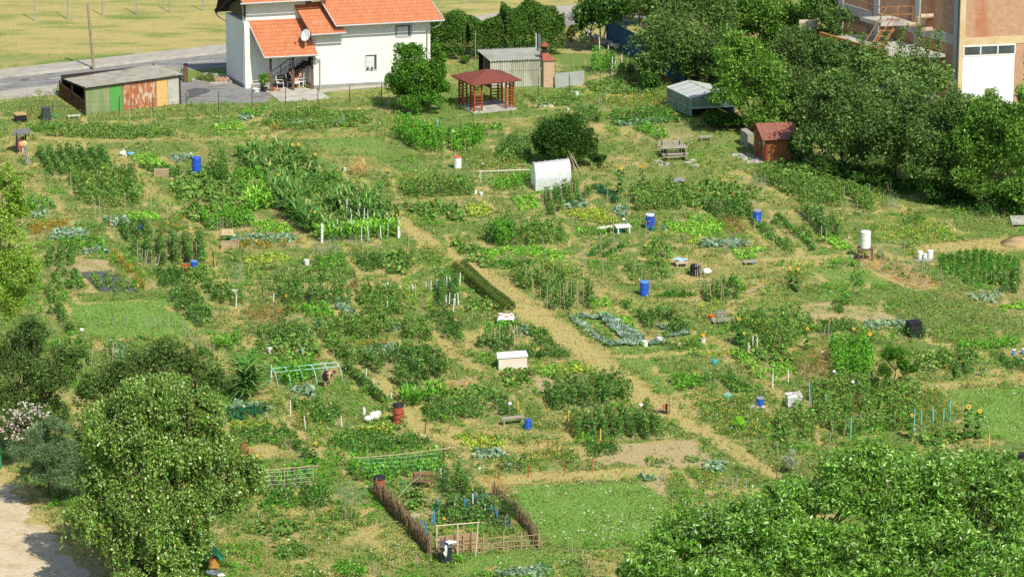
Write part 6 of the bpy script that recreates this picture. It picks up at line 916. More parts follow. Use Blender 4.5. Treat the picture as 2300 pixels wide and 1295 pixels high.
mb.build('bent_rod', m_plain('pale_green_rod', (.45, .55, .30)), origin=p0, label='curved pale green rod near the half hidden compost drum', cat='rod')
o = thing('garden_bench', 'brown plank bench with backrest at the back of the wicker garden', 'bench', G(950, 1095)); c = G(950, 1096)
for dz in (.78, .60): mb = MB(); mb.box(c + Vector((0, .2, dz)), (1.1, .04, .13), ry=-.04); mb.build('back_plank', WOODBRN if dz < .7 else pm('brown_plank', (.33, .20, .10)), o)
mb = MB(); mb.box(c + Vector((0, 0, .42)), (1.1, .38, .04)); mb.build('seat', WOODBRN, o)
for x in (-.45, .45): mb = MB(); mb.box(c + Vector((x, .17, .4)), (.06, .05, .8)); mb.build('leg', WOODBRN, o)
for x, y, lab in ((965, 1128, 'pale board edging the pumpkin bush, upper'), (930, 1160, 'pale board edging the pumpkin bush, lower')): p = G(x, y); mb = MB(); mb.box(p + Vector((0, 0, .09)), (.9, .05, .18)); mb.build('edging_board', m_plain('pale_board', (.55, .47, .34)), origin=p, label=lab, cat='board')
# ---------------- water pump by the track, small extras ----------------
p = G(1497, 930); o = thing('water_pump', 'rusty hand water pump on a dark post beside the main track', 'water pump', p); mb = MB(); mb.box(p + Vector((0, 0, .3)), (.12, .12, .6)); mb.build('post', DARKW, o); mb = MB(); mb.lathe([(.06, .3), (.07, .5), (.05, .62)], p + Vector((-.12, 0, 0)), 10); mb.tube([p + Vector((-.12, 0, .5)), p + Vector((-.28, 0, .46))], .025, 6); mb.build('pump_body', TERRA, o); mb = MB(); mb.tube([p + Vector((.15, 0, 0)), p + Vector((.16, 0, .7)), p + Vector((.05, 0, .72))], .02, 6); mb.build('pipe', m_plain('dark_green_pipe', (.06, .14, .10)), o)
mb = MB(); mb.box(G(1475, 925) + Vector((0, 0, .02)), (.9, .5, .04), rz=.3); mb.build('damp_patch', pm('damp_soil', (.16, .11, .07)), origin=G(1475, 925), kind='structure')
o = thing('bird_table', 'green-roofed little wooden house under the near fruit tree', 'bird table', G(478, 1285)); b = G(478, 1285); mb = MB(); mb.box(b + Vector((.08, 0, .55)), (.5, .4, .5)); mb.build('walls', m_plain('orange_wood', (.55, .28, .06)), o)
for s in (-1, 1): mb = MB(); mb.slab([b + Vector((.08 + s * .42, -.4, .75)), b + Vector((.08 + s * .42, .4, .75)), b + Vector((.08, .35, 1.25)), b + Vector((.08, -.35, 1.25))][::s], .03); mb.build('roof', m_plain('bright_green_roof', (.01, .26, .10), .4), o)
mb = MB(); mb.box(b + Vector((.05, 0, .15)), (.1, .1, .3)); mb.build('post', WOODBRN, o)
p = G(478, 1292); mb = MB(); mb.lathe([(.2, 0), (.3, .1), (.36, .22), (.34, .24), (.2, .12)], p, 16); mb.build('metal_basin', m_plain('grey_blue_metal', (.25, .32, .36), .3, metal=.5), origin=p, label='grey metal basin in front of the green-roofed little house', cat='basin')
p = G(497, 1294); mb = MB(); mb.blob(p + Vector((0, 0, .08)), (.2, .15, .08), 9, .3); mb.build('white_stones', WHITEP, origin=p, label='small white stone heap right of the grey metal basin', cat='stones')
p = G(-2, 1050); mb = MB(); mb.box(p + Vector((0, 0, .6)), (.3, .4, 1.2)); mb.build('green_container', m_plain('green_metal', (.05, .25, .10)), origin=p, label='green container cut off by the left edge beside the gravel', cat='container')
p = G(2290, 508); mb = MB(); mb.slab([p + Vector(q) for q in ((-.5, -.2, .3), (1.5, -.2, .3), (1.5, 1.2, .35), (-.5, 1.2, .35))], .15); mb.build('grey_slab', CONC, origin=p, label='grey slab edge cut off by the right side under the wood', cat='slab')
mb = MB(); p = G(2300, 545); mb.blob(p + Vector((1.2, 0, 0)), (2.8, 1.6, .28), 13, .15, 14); mb.build('soil_heap', pm('dry_soil_straw', (.52, .38, .19), (.38, .26, .12), 3, .95, .5), origin=p, label='large heap of dry straw-coloured soil at the right edge', cat='heap', smooth=True)
p = G(1921, 382); mb = MB(); mb.box(p + Vector((0, 0, .12)), (.5, .4, .06), ry=-.1); mb.build('pale_board', m_plain('pale_blue_grey', (.62, .68, .76)), origin=p, label='pale board lying in the tree shade right of the hut', cat='board')
for i, (x, y, s, lab) in enumerate([(276, 348, .2, 'white canister of the small group at upper left'), (990, 1010, 0, ''), (1142, 1048, .16, 'crumpled white bag in the small green clump'), (1077, 1052, .07, 'white ball on a stick above the dry yellow bush'), (1118, 842, 0, ''), (1873, 833, .09, 'white bag tied to a stick among the vines'), (1915, 856, .1, 'white bag on a stick right of the wrapped slabs'), (185, 738, .12, 'white scarecrow bag at the lower left corner of the green lawn plot'), (85, 752, .12, 'white bag left of the green lawn plot'), (870, 645, .22, 'crumpled grey-white film on the ground left of the white stakes'), (1400, 488, .09, 'white cup upturned on a pole above the plank table'), (1018, 290, .12, 'white bag hanging above the vines near the gazebo'), (1145, 905, .1, 'white cup upturned on a stick left of the tomato clumps'), (1440, 912, .12, 'white plastic scrap at the edge of the main track'), (1085, 372, .15, 'crumpled white bag right of the white water drum'), (700, 860, 0, ''), (1848, 795, .14, 'pale cloth scraps over the tangle of vegetables'), (445, 1272, 0, '')]):
    if not s: continue
    p = G(x, y); up_ = .8 if 'stick' in lab or 'pole' in lab or 'hanging' in lab or 'scarecrow' in lab else s * .6; p2 = P(x, y, p.y); mb = MB(); q = G(x, y + up_ * 40); q = Vector((q.x, q.y, up_)) if up_ > .5 else p + Vector((0, 0, s * .6)); mb.blob(q, (s, s * .8, s * .9), i + 3, .3); ob = mb.build('white_bag', WHITEP, origin=(q.x, q.y, 0), label=lab, cat='bag')
    if up_ > .5: mb = MB(); mb.tube([(q.x, q.y, 0), q], .012, 5); mb.build('stick', WOODTAN, ob)
mb = MB(); p = G(284, 352); mb.tube([p, p + Vector((-.2, 0, .55))], .04, 6); mb.build('white_pipe', WHITEP, origin=p, label='leaning white pipe beside the blue bag at upper left', cat='pipe'); p = G(293, 349); mb = MB(); mb.blob(p + Vector((0, 0, .12)), (.26, .15, .13), 5); mb.build('blue_bag', m_plain('sky_blue_bag', (.16, .42, .70), .5), origin=p, label='light blue bag right of the leaning white pipe', cat='bag', smooth=True)
mb = MB(); p = G(982, 308); mb.lathe([(.16, 0), (.04, .55), (.01, .6)], p + Vector((0, 0, .7)), 8); mb.build('grey_cloth', m_plain('grey_cloth', (.35, .42, .40)), origin=p, label='grey cloth hanging over a stick in the vines below the pear tree', cat='cloth')
# curved mulch film
mb = MB(); mb.slab([G(x, y) + Vector((0, 0, .03)) for x, y in ((180, 612), (238, 610), (300, 640), (310, 655), (225, 655))], .01); mb.build('mulch_sheet', m_plain('black_mulch_film', (.11, .11, .115), .5), origin=G(240, 630), label='black plastic mulch sheet with plants growing through it', cat='mulch sheet')
# ---------------- people ----------------
SKIN = m_plain('skin', (.62, .33, .22), .6, .95)
def skin_body(name, verts, edges, radii, mat, parent, root=0, sub=2):
    me = bpy.data.meshes.new(name); o0 = wloc(parent); me.from_pydata([tuple(Vector(v) - o0) for v in verts], edges, []); ob = bpy.data.objects.new(name, me); COL.objects.link(ob); ob.parent = parent
    ob.modifiers.new('skin', 'SKIN'); 
    for i, r_ in enumerate(radii): sv = me.skin_vertices[0].data[i] if me.skin_vertices else None; 
    ob.modifiers.new('sub', 'SUBSURF').levels = sub; ob.modifiers['sub'].render_levels = sub
    if not me.skin_vertices:
        import bmesh; bm = bmesh.new(); bm.from_mesh(me); bm.verts.layers.skin.verify(); bm.to_mesh(me); bm.free()
    for i, r_ in enumerate(radii): me.skin_vertices[0].data[i].radius = (r_, r_) if not hasattr(r_, '__len__') else r_; me.skin_vertices[0].data[i].use_root = (i == root)
    me.materials.append(mat); return ob
def person(base, label, J, cloth, hair=(.12, .05, .03), face=Vector((1, 0, 0)), upv=Vector((0, 0, 1)), group=None, legcloth=None, scale=1.0):
    """J: joints in metres relative to base"""
    o = thing('person', label, 'person', base); p = {k: Vector(base) + Vector(v) for k, v in J.items()}
    names = ['pelvis', 'waist', 'chest', 'neck', 'head', 'crown', 'shL', 'elL', 'wrL', 'haL', 'shR', 'elR', 'wrR', 'haR', 'hipL', 'knL', 'anL', 'toL', 'hipR', 'knR', 'anR', 'toR']
    p['crown'] = p['head'] + upv * .09; p['haL'] = p['wrL'] + (p['wrL'] - p['elL']).normalized() * .08; p['haR'] = p['wrR'] + (p['wrR'] - p['elR']).normalized() * .08
    ix = {n: i for i, n in enumerate(names)}; E = [('pelvis', 'waist'), ('waist', 'chest'), ('chest', 'neck'), ('neck', 'head'), ('head', 'crown'), ('chest', 'shL'), ('shL', 'elL'), ('elL', 'wrL'), ('wrL', 'haL'), ('chest', 'shR'), ('shR', 'elR'), ('elR', 'wrR'), ('wrR', 'haR'), ('pelvis', 'hipL'), ('hipL', 'knL'), ('knL', 'anL'), ('anL', 'toL'), ('pelvis', 'hipR'), ('hipR', 'knR'), ('knR', 'anR'), ('anR', 'toR')]
    rad = dict(pelvis=.15, waist=.13, chest=.145, neck=.055, head=.095, crown=.08, shL=.065, elL=.045, wrL=.028, haL=.036, shR=.065, elR=.045, wrR=.028, haR=.036, hipL=.10, knL=.065, anL=.042, toL=.035, hipR=.10, knR=.065, anR=.042, toR=.035)
    skin_body('body', [p[n] for n in names], [(ix[a], ix[b]) for a, b in E], [rad[n] for n in names], SKIN, o)
    cn = ['pelvis', 'waist', 'chest', 'hipL', 'knL', 'hipR', 'knR']; q = dict(p); q['knL'] = p['hipL'].lerp(p['knL'], legcloth or .9); q['knR'] = p['hipR'].lerp(p['knR'], legcloth or .9); ci = {n: i for i, n in enumerate(cn)}
    skin_body('clothing', [q[n] for n in cn], [(ci[a], ci[b]) for a, b in (('pelvis', 'waist'), ('waist', 'chest'), ('pelvis', 'hipL'), ('hipL', 'knL'), ('pelvis', 'hipR'), ('hipR', 'knR'))], [.19, .165, .175, .13, .10, .13, .10], cloth, o)
    h = p['head'] + upv * .06; mb = MB(); mb.blob(h - face * .025 + upv * .02, (.115, .115, .115), 4, .06, 12); mb.build('hair', m_plain('hair_%d' % int(hair[0] * 100), hair), o, smooth=True)
    sd_ = face.cross(upv).normalized(); mb = MB()
    for s in (-1, 1): mb.blob(h + face * .088 + sd_ * s * .033 - upv * .015, (.012, .012, .010), 1, 0, 6)
    mb.build('eyes', BLACKP, o); mb = MB(); mb.tube([h + face * .085 - upv * .01, h + face * .115 - upv * .05], [.012, .018], 5); mb.tube([h + face * .09 - upv * .08 - sd_ * .025, h + face * .09 - upv * .08 + sd_ * .025], .008, 5)
    for s in (-1, 1): mb.blob(h + sd_ * s * .098 - upv * .02, (.015, .02, .03), 1, 0, 6)
    mb.build('face_features', m_plain('skin_darker', (.55, .25, .17)), o)
    for sfx in 'LR':
        w_, hnd = p['wr' + sfx], p['ha' + sfx]; d = (hnd - w_).normalized(); sd2 = d.cross(Vector((0, 1, .2))).normalized(); mb = MB()
        for k in range(4): a = hnd + sd2 * (.02 * (k - 1.5)); ln = (.075, .09, .085, .06)[k]; mb.tube([a, a + d * ln * .55, a + d * ln * .9 + sd2.cross(d) * .03], [.0095, .009, .007], 5)
        a = w_ + d * .03; mb.tube([a, a + d * .04 + sd2 * .035, a + d * .075 + sd2 * .04], [.011, .010, .008], 5); mb.build('fingers', SKIN, o)
    return o
BL = m_plain('black_dress', (.03, .015, .02), .8, .8)
person(G(733, 868), 'person in a black sleeveless dress bending over the carrot bed at the hoop frame',
    dict(pelvis=(-.12, 0, .82), waist=(.0, .02, .93), chest=(.20, .02, 1.00), neck=(.33, .0, 1.0), head=(.43, -.02, .98), shL=(.20, -.17, .93), elL=(.17, -.2, .63), wrL=(.27, -.18, .38), shR=(.26, .16, .93), elR=(.33, .16, .65), wrR=(.38, .12, .40), hipL=(-.13, -.11, .80), knL=(-.04, -.13, .45), anL=(-.09, -.13, .07), toL=(.08, -.14, .03), hipR=(-.12, .11, .80), knR=(.02, .12, .45), anR=(-.02, .12, .07), toR=(.15, .12, .03)), BL, (.18, .05, .03), Vector((.75, -.1, -.65)).normalized(), Vector((.65, 0, .75)).normalized(), legcloth=1.2).scale = (.95, .9, .84)
RB = m_plain('rust_brown_shirt', (.20, .045, .025), .8); ORr = m_plain('orange_brown_shirt', (.38, .10, .04), .8)
def seated(fx): return dict(pelvis=(0, 0, .52), waist=(-.02 * fx, 0, .68), chest=(-.03 * fx, 0, .92), neck=(0, 0, 1.07), head=(.03 * fx, 0, 1.16), shL=(0, -.19, .98), elL=(.08 * fx, -.23, .72), wrL=(.30 * fx, -.16, .66), shR=(0, .19, .98), elR=(.08 * fx, .23, .72), wrR=(.30 * fx, .14, .66), hipL=(.02 * fx, -.1, .52), knL=(.42 * fx, -.11, .50), anL=(.42 * fx, -.11, .08), toL=(.56 * fx, -.11, .03), hipR=(.02 * fx, .1, .52), knR=(.42 * fx, .11, .50), anR=(.42 * fx, .11, .08), toR=(.56 * fx, .11, .03))
def lift(p, z): q = G(*p); return Vector((q.x, q.y, z))
pA, pB = lift((675, 196), .05), lift((652, 197), .05)
person(pA, 'person in a rust-brown shirt sitting in a white chair right of the middle canopy post', seated(-1), RB, (.05, .03, .02), Vector((-1, 0, 0)), legcloth=.5); person(pB, 'person in an orange-brown top sitting behind the middle canopy post', seated(1), ORr, (.05, .03, .02), Vector((1, 0, 0)), legcloth=.5)
def chair(loc, fx, label):
    o = thing('garden_chair', label, 'chair', loc, None); f = lambda x, y, z: loc + Vector((x * fx, y, z)); mb = MB(); mb.box(f(.05, 0, .40), (.46, .48, .04)); mb.build('seat', WHITEP, o); mb = MB(); mb.slab([f(-.20, -.24, .42), f(-.20, .24, .42), f(-.27, .24, .98), f(-.27, -.24, .98)], .03); mb.build('backrest', WHITEP, o)
    for x, y in ((-.18, -.22), (-.18, .22), (.26, -.22), (.26, .22)): mb = MB(); mb.tube([f(x, y, 0), f(x, y, .4)], .022, 6); mb.build('leg', WHITEP, o)
    for y in (-.26, .26): mb = MB(); mb.tube([f(-.22, y, .64), f(.22, y, .64), f(.26, y, .4)], .02, 6); mb.build('armrest', WHITEP, o)
chair(pA + Vector((.02, 0, 0)), -1, 'white plastic chair under the person in rust-brown'); chair(pB, 1, 'white plastic chair under the person behind the post'); chair(lift((664, 199.5), .05), 1, 'empty white chair seen from behind between the two seated people'); chair(lift((629, 199), .05), 1, 'white chair at the left end of the terrace table')
tc_ = lift((640, 195), .05); o = thing('terrace_table', 'dark terrace table under the orange canopy', 'table', tc_); mb = MB(); mb.box(tc_ + Vector((0, 0, .74)), (1.0, .7, .04)); mb.build('top', m_plain('dark_table_top', (.10, .09, .08)), o)
for x in (-.45, .45):
    for y in (-.3, .3): mb = MB(); mb.tube([tc_ + Vector((x, y, 0)), tc_ + Vector((x, y, .72))], .025, 6); mb.build('leg', DARKMET, o)
# ---------------- stakes: each one an object ----------------
_SP = {}
SMAT = dict(w=m_plain('white_stake_paint', (.82, .82, .78), .6), t=WOODTAN, o=WOODOLD, b=m_plain('blue_stake_plastic', (.10, .32, .60), .5), a=m_plain('turquoise_stake_plastic', (.20, .60, .55), .5), r=m_plain('red_stake_rust', (.42, .09, .04), .7), d=DARKMET, y=m_plain('yellow_stake_wood', (.74, .46, .10), .7), g=m_plain('green_stake_plastic', (.06, .40, .14), .5))
def stakes(label, group, col, pts, h=1.2, r=.018, lean=.06, cat='stake', name='garden_stake'):
    key = (col, r)
    for i, q in enumerate(pts):
        x, y = q[0], q[1]; hh_ = (q[2] if len(q) > 2 else h) * random.uniform(.85, 1.15)
        if key not in _SP: mb = MB(); mb.tube([(0, 0, -.05), (.004, 0, .5), (0, 0, 1)], [r * 1.5, r * 1.5, r * 1.2], 6); o = mb.build(dict(t='bamboo_cane', o='wooden_stick', d='metal_stake', r='metal_stake', y='wooden_stake').get(col, 'plastic_stake'), SMAT[col]); _SP[key] = o
        else: o = _SP[key].copy(); COL.objects.link(o)
        o.location = G(x, y); o.scale = (1, 1, hh_); o.rotation_euler = (random.uniform(-lean, lean), random.uniform(-lean, lean), 0); tag(o, label, cat, group)
def line(x0, y0, x1, y1, n, j=3): return [(x0 + (x1 - x0) * i / max(1, n - 1) + random.uniform(-j, j), y0 + (y1 - y0) * i / max(1, n - 1) + random.uniform(-j, j)) for i in range(n)]
stakes('thick white roll standing at the near left corner of the maize', 'thick white rolls in the maize', 'w', [(723, 545), (780, 485), (895, 535, .9)], 1.15, .055, .02)
stakes('white painted stake at the front of the maize', 'white stakes at the front of the maize', 'w', line(735, 546, 895, 532, 9, 9) + line(765, 520, 880, 505, 8, 10) + line(790, 495, 850, 485, 6, 8), 1.0, .022, .12)
stakes('white stake in the short tomato bed left of the clipped hedge', 'white stakes left of the clipped hedge', 'w', line(958, 660, 1035, 640, 9, 4) + line(925, 665, 935, 662, 2) + line(1000, 688, 1030, 685, 4), .75, .024)
stakes('thin tall bamboo pole in the rows right of the clipped hedge', 'thin poles right of the clipped hedge', 't', line(1205, 690, 1320, 690, 14, 7) + line(1180, 650, 1240, 640, 5), 1.5, .014)
stakes('thin pole in the tomatoes before the plastic tunnel', 'poles before the plastic tunnel', 't', line(1215, 470, 1330, 430, 12, 9), 1.1, .014); stakes('pole of the dark plots beside the white plank table', 'poles beside the white plank table', 'o', [(1308, 600), (1350, 568), (1380, 565), (1353, 610, .9), (1435, 530), (1448, 545), (1450, 545), (1378, 540), (1406, 520), (1412, 482), (1364, 462)], 1.15, .018)
stakes('tan pole in the tomato plot behind the red crate', 'poles behind the red crate', 't', line(310, 600, 460, 580, 10, 6) + line(350, 560, 445, 555, 7, 5), 1.0, .016); stakes('leaning pole in the row left of the red crate', 'leaning poles left of the red crate', 'o', line(305, 590, 350, 615, 5, 3), 1.1, .018, .35)
stakes('thin upright pole in the low plot near the left yellow-green tree', 'thin poles near the left yellow-green tree', 'o', line(50, 470, 130, 470, 9, 3), .9, .013, .03); stakes('short brown stick of the bean row left of the maize', 'brown sticks of the bean row', 'o', line(475, 516, 555, 508, 16, 2), .75, .016, .04)
stakes('pole in the mixed plot above the small blue pail', 'poles in the mixed plot at upper left', 't', [(160, 428), (220, 420), (262, 425), (215, 495), (225, 480), (340, 475), (375, 500), (281, 476), (248, 520)], 1.15, .018); stakes('thin stick in the leafy plot below the shed', 'thin sticks below the shed', 't', [(165, 300), (238, 284), (266, 280), (290, 275), (340, 276), (352, 280), (206, 268)], .75, .016, .25)
stakes('tan stake in the golden straw bed', 'stakes of the golden straw bed', 'o', line(1935, 590, 2080, 650, 11, 4) + line(1960, 582, 2120, 640, 11, 4) + line(1985, 580, 2110, 625, 8, 4), .8, .014, .04); stakes('upright pole of the green bean rows at the right edge', 'poles of the right edge bean rows', 'o', line(2185, 645, 2290, 620, 6, 3), .7, .014, .03)
stakes('pole in the dark potato rows left of the white tank', 'poles in the dark potato rows', 't', [(1695, 522, .8), (1785, 570, 1.0), (1735, 575), (1845, 545), (1855, 550), (1840, 520), (1855, 500), (1700, 505, .6)], 1.05, .02); stakes('thin grey pole in the long plot before the shaded trees', 'thin poles before the shaded trees', 'o', [(1822, 395), (1883, 400), (1900, 395), (1890, 392), (1912, 398), (1926, 470), (1895, 452), (1995, 440), (2000, 445), (1582, 470), (1605, 482), (1617, 495, 1.2)], .95, .014)
stakes('blue plastic stake inside the wicker garden', 'blue stakes inside the wicker garden', 'b', [(932, 1190), (946, 1195), (950, 1198), (956, 1200), (958, 1203), (984, 1150), (1046, 1148), (1056, 1150), (1072, 1145), (1044, 1152), (1084, 1138), (1095, 1136), (1103, 1165), (1107, 1166), (1112, 1168), (1117, 1170), (1135, 1190), (1146, 1186), (970, 1178), (975, 1175), (1028, 1140), (1066, 1128)], .72, .022, .05)
stakes('green plastic stake inside the wicker garden', 'green stakes inside the wicker garden', 'g', [(972, 1160), (985, 1172), (905, 1105), (988, 1100)], .75, .022, .08); stakes('white-topped stake inside the wicker garden', 'white stakes inside the wicker garden', 'w', [(1020, 1148), (1062, 1142), (1088, 1160), (990, 1078), (1003, 1082), (945, 1085), (1001, 1080)], .75, .024, .08)
stakes('thin red stake in the flower plot left of the bare soil', 'thin red stakes', 'r', [(1121, 1076), (1187, 1072), (1268, 1068), (1330, 1060), (1231, 1015), (1208, 1020), (1242, 1020), (1252, 1018)], .8, .016, .02); stakes('tall turquoise stake in the tangled plot at the right', 'turquoise stakes at the right', 'a', [(1819, 908), (1852, 930), (1910, 985, 1.4), (2052, 970), (2070, 968), (2095, 965), (2118, 958), (2134, 948)], 1.2, .024, .05)
stakes('yellowish thick wooden stake near the bare soil', 'yellowish wooden stakes', 'y', [(1277, 948, .75), (1348, 990, .72), (2221, 1010, .8), (1163, 925, .6)], .75, .035, .02); stakes('white post on the left of the mid carrot beds', 'white posts of the middle-left beds', 'w', [(652, 930), (686, 965), (768, 965), (822, 860), (838, 875), (878, 900), (610, 850), (1018, 700), (870, 700), (613, 690), (530, 690)], .75, .022, .08)
stakes('tall thin pole beside the upper main track', 'thin poles beside the upper main track', 't', [(918, 560), (957, 545), (815, 580), (825, 575), (838, 580), (847, 582), (850, 560), (800, 570), (993, 618), (910, 590)], 1.15, .016, .06); stakes('dark thin stake in the left centre plots', 'dark stakes in the left centre plots', 'd', [(798, 640), (828, 655), (955, 975), (995, 1035), (512, 645), (590, 670), (480, 600)], .9, .018, .08)
stakes('bamboo cane crossed over the tomato rows below the draped table', 'crossed bamboo canes', 't', [(1100, 775), (1108, 778), (1115, 782), (1122, 780), (1143, 770), (1148, 765), (1155, 775), (1162, 780)], 1.25, .018, .16); stakes('bamboo cane of the thin frame below the leaning tied poles', 'thin canes below the leaning tied poles', 't', [(1570, 665), (1582, 668), (1594, 672), (1603, 670), (1620, 678), (1626, 676), (1612, 640), (1606, 645), (1598, 680)], 1.1, .014, .12)
stakes('cane on the left edge row beside the green lawn plot', 'canes of the lawn plot edge', 'o', line(330, 740, 410, 735, 6, 3) + line(415, 755, 480, 800, 8, 2) + line(200, 735, 310, 735, 5, 4), .75, .016, .04); stakes('long crossed pole at the left of the fruit tree top', 'long poles left of the fruit tree top', 't', [(176, 840), (187, 842), (205, 820), (252, 825), (257, 818), (135, 800), (125, 825), (405, 860), (447, 862)], 1.15, .018, .15)
stakes('white stake among the sunflower tangle', 'white stakes among the sunflower tangle', 'w', [(1681, 795), (1690, 782), (1700, 788), (1735, 870), (1770, 860)], .75, .025, .03); stakes('brown stick in the tall plots at the right', 'brown sticks in the right plots', 'o', [(1750, 785), (1780, 770), (1850, 760), (1860, 758), (1980, 900), (1985, 905), (2035, 860), (1870, 980), (1935, 970), (2010, 965), (1820, 930), (2160, 930), (2140, 890), (2058, 750, .9), (1905, 790), (1745, 1030), (1862, 1010), (1895, 985)], .95, .018, .1)
stakes('rough stake at the lower cross of the near track', 'stakes near the end of the track', 'o', [(1485, 1090), (1492, 1080), (1628, 1100), (1655, 1095), (1675, 1100), (1645, 1102), (1285, 1240), (1325, 1280)], .75, .022, .08); stakes('thin stick on the dry ground left of the wicker fence', 'thin sticks left of the wicker fence', 'o', [(768, 1165), (778, 1168), (788, 1165), (800, 1165), (830, 1290), (842, 1292), (850, 1290), (938, 1275), (875, 1275), (690, 1255)], .7, .016, .12)
stakes('stake in the plots between gazebo and greenhouse', 'stakes between gazebo and greenhouse', 'o', [(1345, 240), (1350, 235), (1362, 222), (1436, 220), (1377, 205), (1400, 210), (1290, 170, 1.3), (1328, 185), (1334, 262, .8)], .9, .016, .08); stakes('white pole among the climbing beans at the blue netting', 'white poles among the climbing beans', 'w', [(1374, 165), (1382, 160), (1366, 140), (1397, 160), (1347, 120)], 1.2, .026, .05); stakes('short yellow marker post left of the climbing beans', 'yellow marker posts', 'y', [(1314, 152, .6), (1397, 172, .6)], .6, .03, .02)
stakes('pole in the flower plots around the white water drum', 'poles around the white water drum', 't', [(1000, 375), (1015, 340), (1052, 332), (1062, 395), (1118, 400), (1140, 365), (1180, 350), (941, 400), (1046, 345), (1100, 330), (1138, 360)], .95, .016, .08); stakes('thin pole in the small plots above the lower cross track', 'thin poles above the lower cross track', 'o', [(1225, 580), (1220, 560), (1152, 550), (1155, 520), (1174, 518), (1285, 520), (1262, 602), (1354, 640), (1440, 640), (1410, 600), (1460, 655), (1508, 640), (1635, 570), (1495, 590), (2030, 575), (2015, 600)], 1.0, .015, .06)
# bunting of pink flowers on the blue barrel
p = G(1462, 515); q = np.array(p) + RNG.normal(0, 1, (60, 3)) * [.3, .1, .25] + [.15, -.32, .5]; tag(leaves('pink_flowers', q, .10, tints(60, [(.85, .25, .22, 2), (.85, .5, .45, 1), (.1, .2, .04, 2)]), .9, .2, origin=tuple(p)), 'pink and red flowers hanging beside the blue barrel near the plank table', 'flowers')
for x, y in ((1467, 518), (1490, 516)): p = G(x, y); mb = MB(); mb.box(p + Vector((0, 0, .13)), (.26, .24, .26)); mb.box(p + Vector((0, -.13, .13)), (.14, .03, .14)); mb.build('green_crate', m_plain('dark_teal_plastic', (.04, .20, .13)), origin=p, label='dark green box %s the flowered blue barrel' % ('below' if x < 1480 else 'right of'), cat='box')
# ---------------- plant palettes: (r, g, b, weight) ----------------
MIDG = [(.085, .17, .03, 4), (.13, .23, .045, 3), (.05, .11, .02, 2)]
PAL = dict(
    potato=[(.075, .16, .03, 4), (.12, .22, .05, 3), (.045, .10, .02, 2), (.30, .30, .08, .3)], tomato=[(.085, .16, .04, 4), (.13, .21, .055, 3), (.06, .11, .03, 2), (.30, .26, .08, .5)],
    lettuce=[(.20, .36, .05, 4), (.30, .44, .08, 3), (.13, .25, .03, 2)], yellow=[(.36, .42, .07, 3), (.55, .48, .09, 2), (.16, .26, .04, 2)], cabbage=[(.22, .27, .20, 4), (.30, .35, .28, 3), (.14, .19, .12, 2)],
    bright=[(.11, .25, .03, 4), (.17, .32, .05, 3), (.07, .16, .02, 2)], dark=[(.06, .13, .028, 4), (.09, .17, .036, 3), (.045, .09, .02, 2)], corn=[(.10, .19, .045, 4), (.16, .26, .07, 3), (.07, .13, .03, 2), (.34, .30, .14, .7)],
    mixed=[(.13, .20, .045, 4), (.17, .26, .065, 3), (.08, .14, .035, 2), (.30, .27, .09, .7), (.24, .12, .04, .25)], weeds=[(.19, .24, .07, 4), (.28, .30, .12, 3), (.12, .17, .05, 2), (.36, .27, .12, 1.4), (.24, .13, .07, .5)],
    orange=[(.62, .26, .04, 1.6), (.70, .42, .08, 1.6), (.14, .20, .04, 3), (.09, .15, .03, 2), (.40, .20, .06, 1)], rust=[(.24, .12, .05, 3), (.34, .18, .08, 2), (.12, .15, .04, 2)], grey=[(.21, .24, .16, 4), (.30, .31, .26, 3), (.15, .18, .11, 2)],
    straw=[(.62, .46, .18, 4), (.74, .58, .28, 3), (.46, .32, .12, 2)], flowers=[(.13, .21, .04, 5), (.08, .15, .03, 3), (.78, .60, .08, .9), (.75, .30, .06, .5), (.85, .82, .75, .25)], yflower=[(.16, .24, .05, 4), (.22, .30, .07, 3), (.72, .55, .06, 1.3), (.80, .78, .65, .3)],
    netted=[(.02, .16, .08, 3), (.04, .22, .12, 2), (.05, .13, .03, 3)], strawb=[(.05, .14, .02, 4), (.08, .19, .03, 3)], white=[(.85, .83, .78, 3), (.75, .65, .62, 1.2), (.07, .13, .03, 2.5)], feather=[(.17, .33, .03, 4), (.24, .42, .05, 3)])
for _k in PAL:
    if _k not in ('straw', 'white', 'netted'): PAL[_k] = [(a * 1.32 if b > a else a * 1.4, b * 1.56, c * 1.4, w_) if max(a, b, c) < .5 else (a, b, c, w_) for a, b, c, w_ in PAL[_k]]
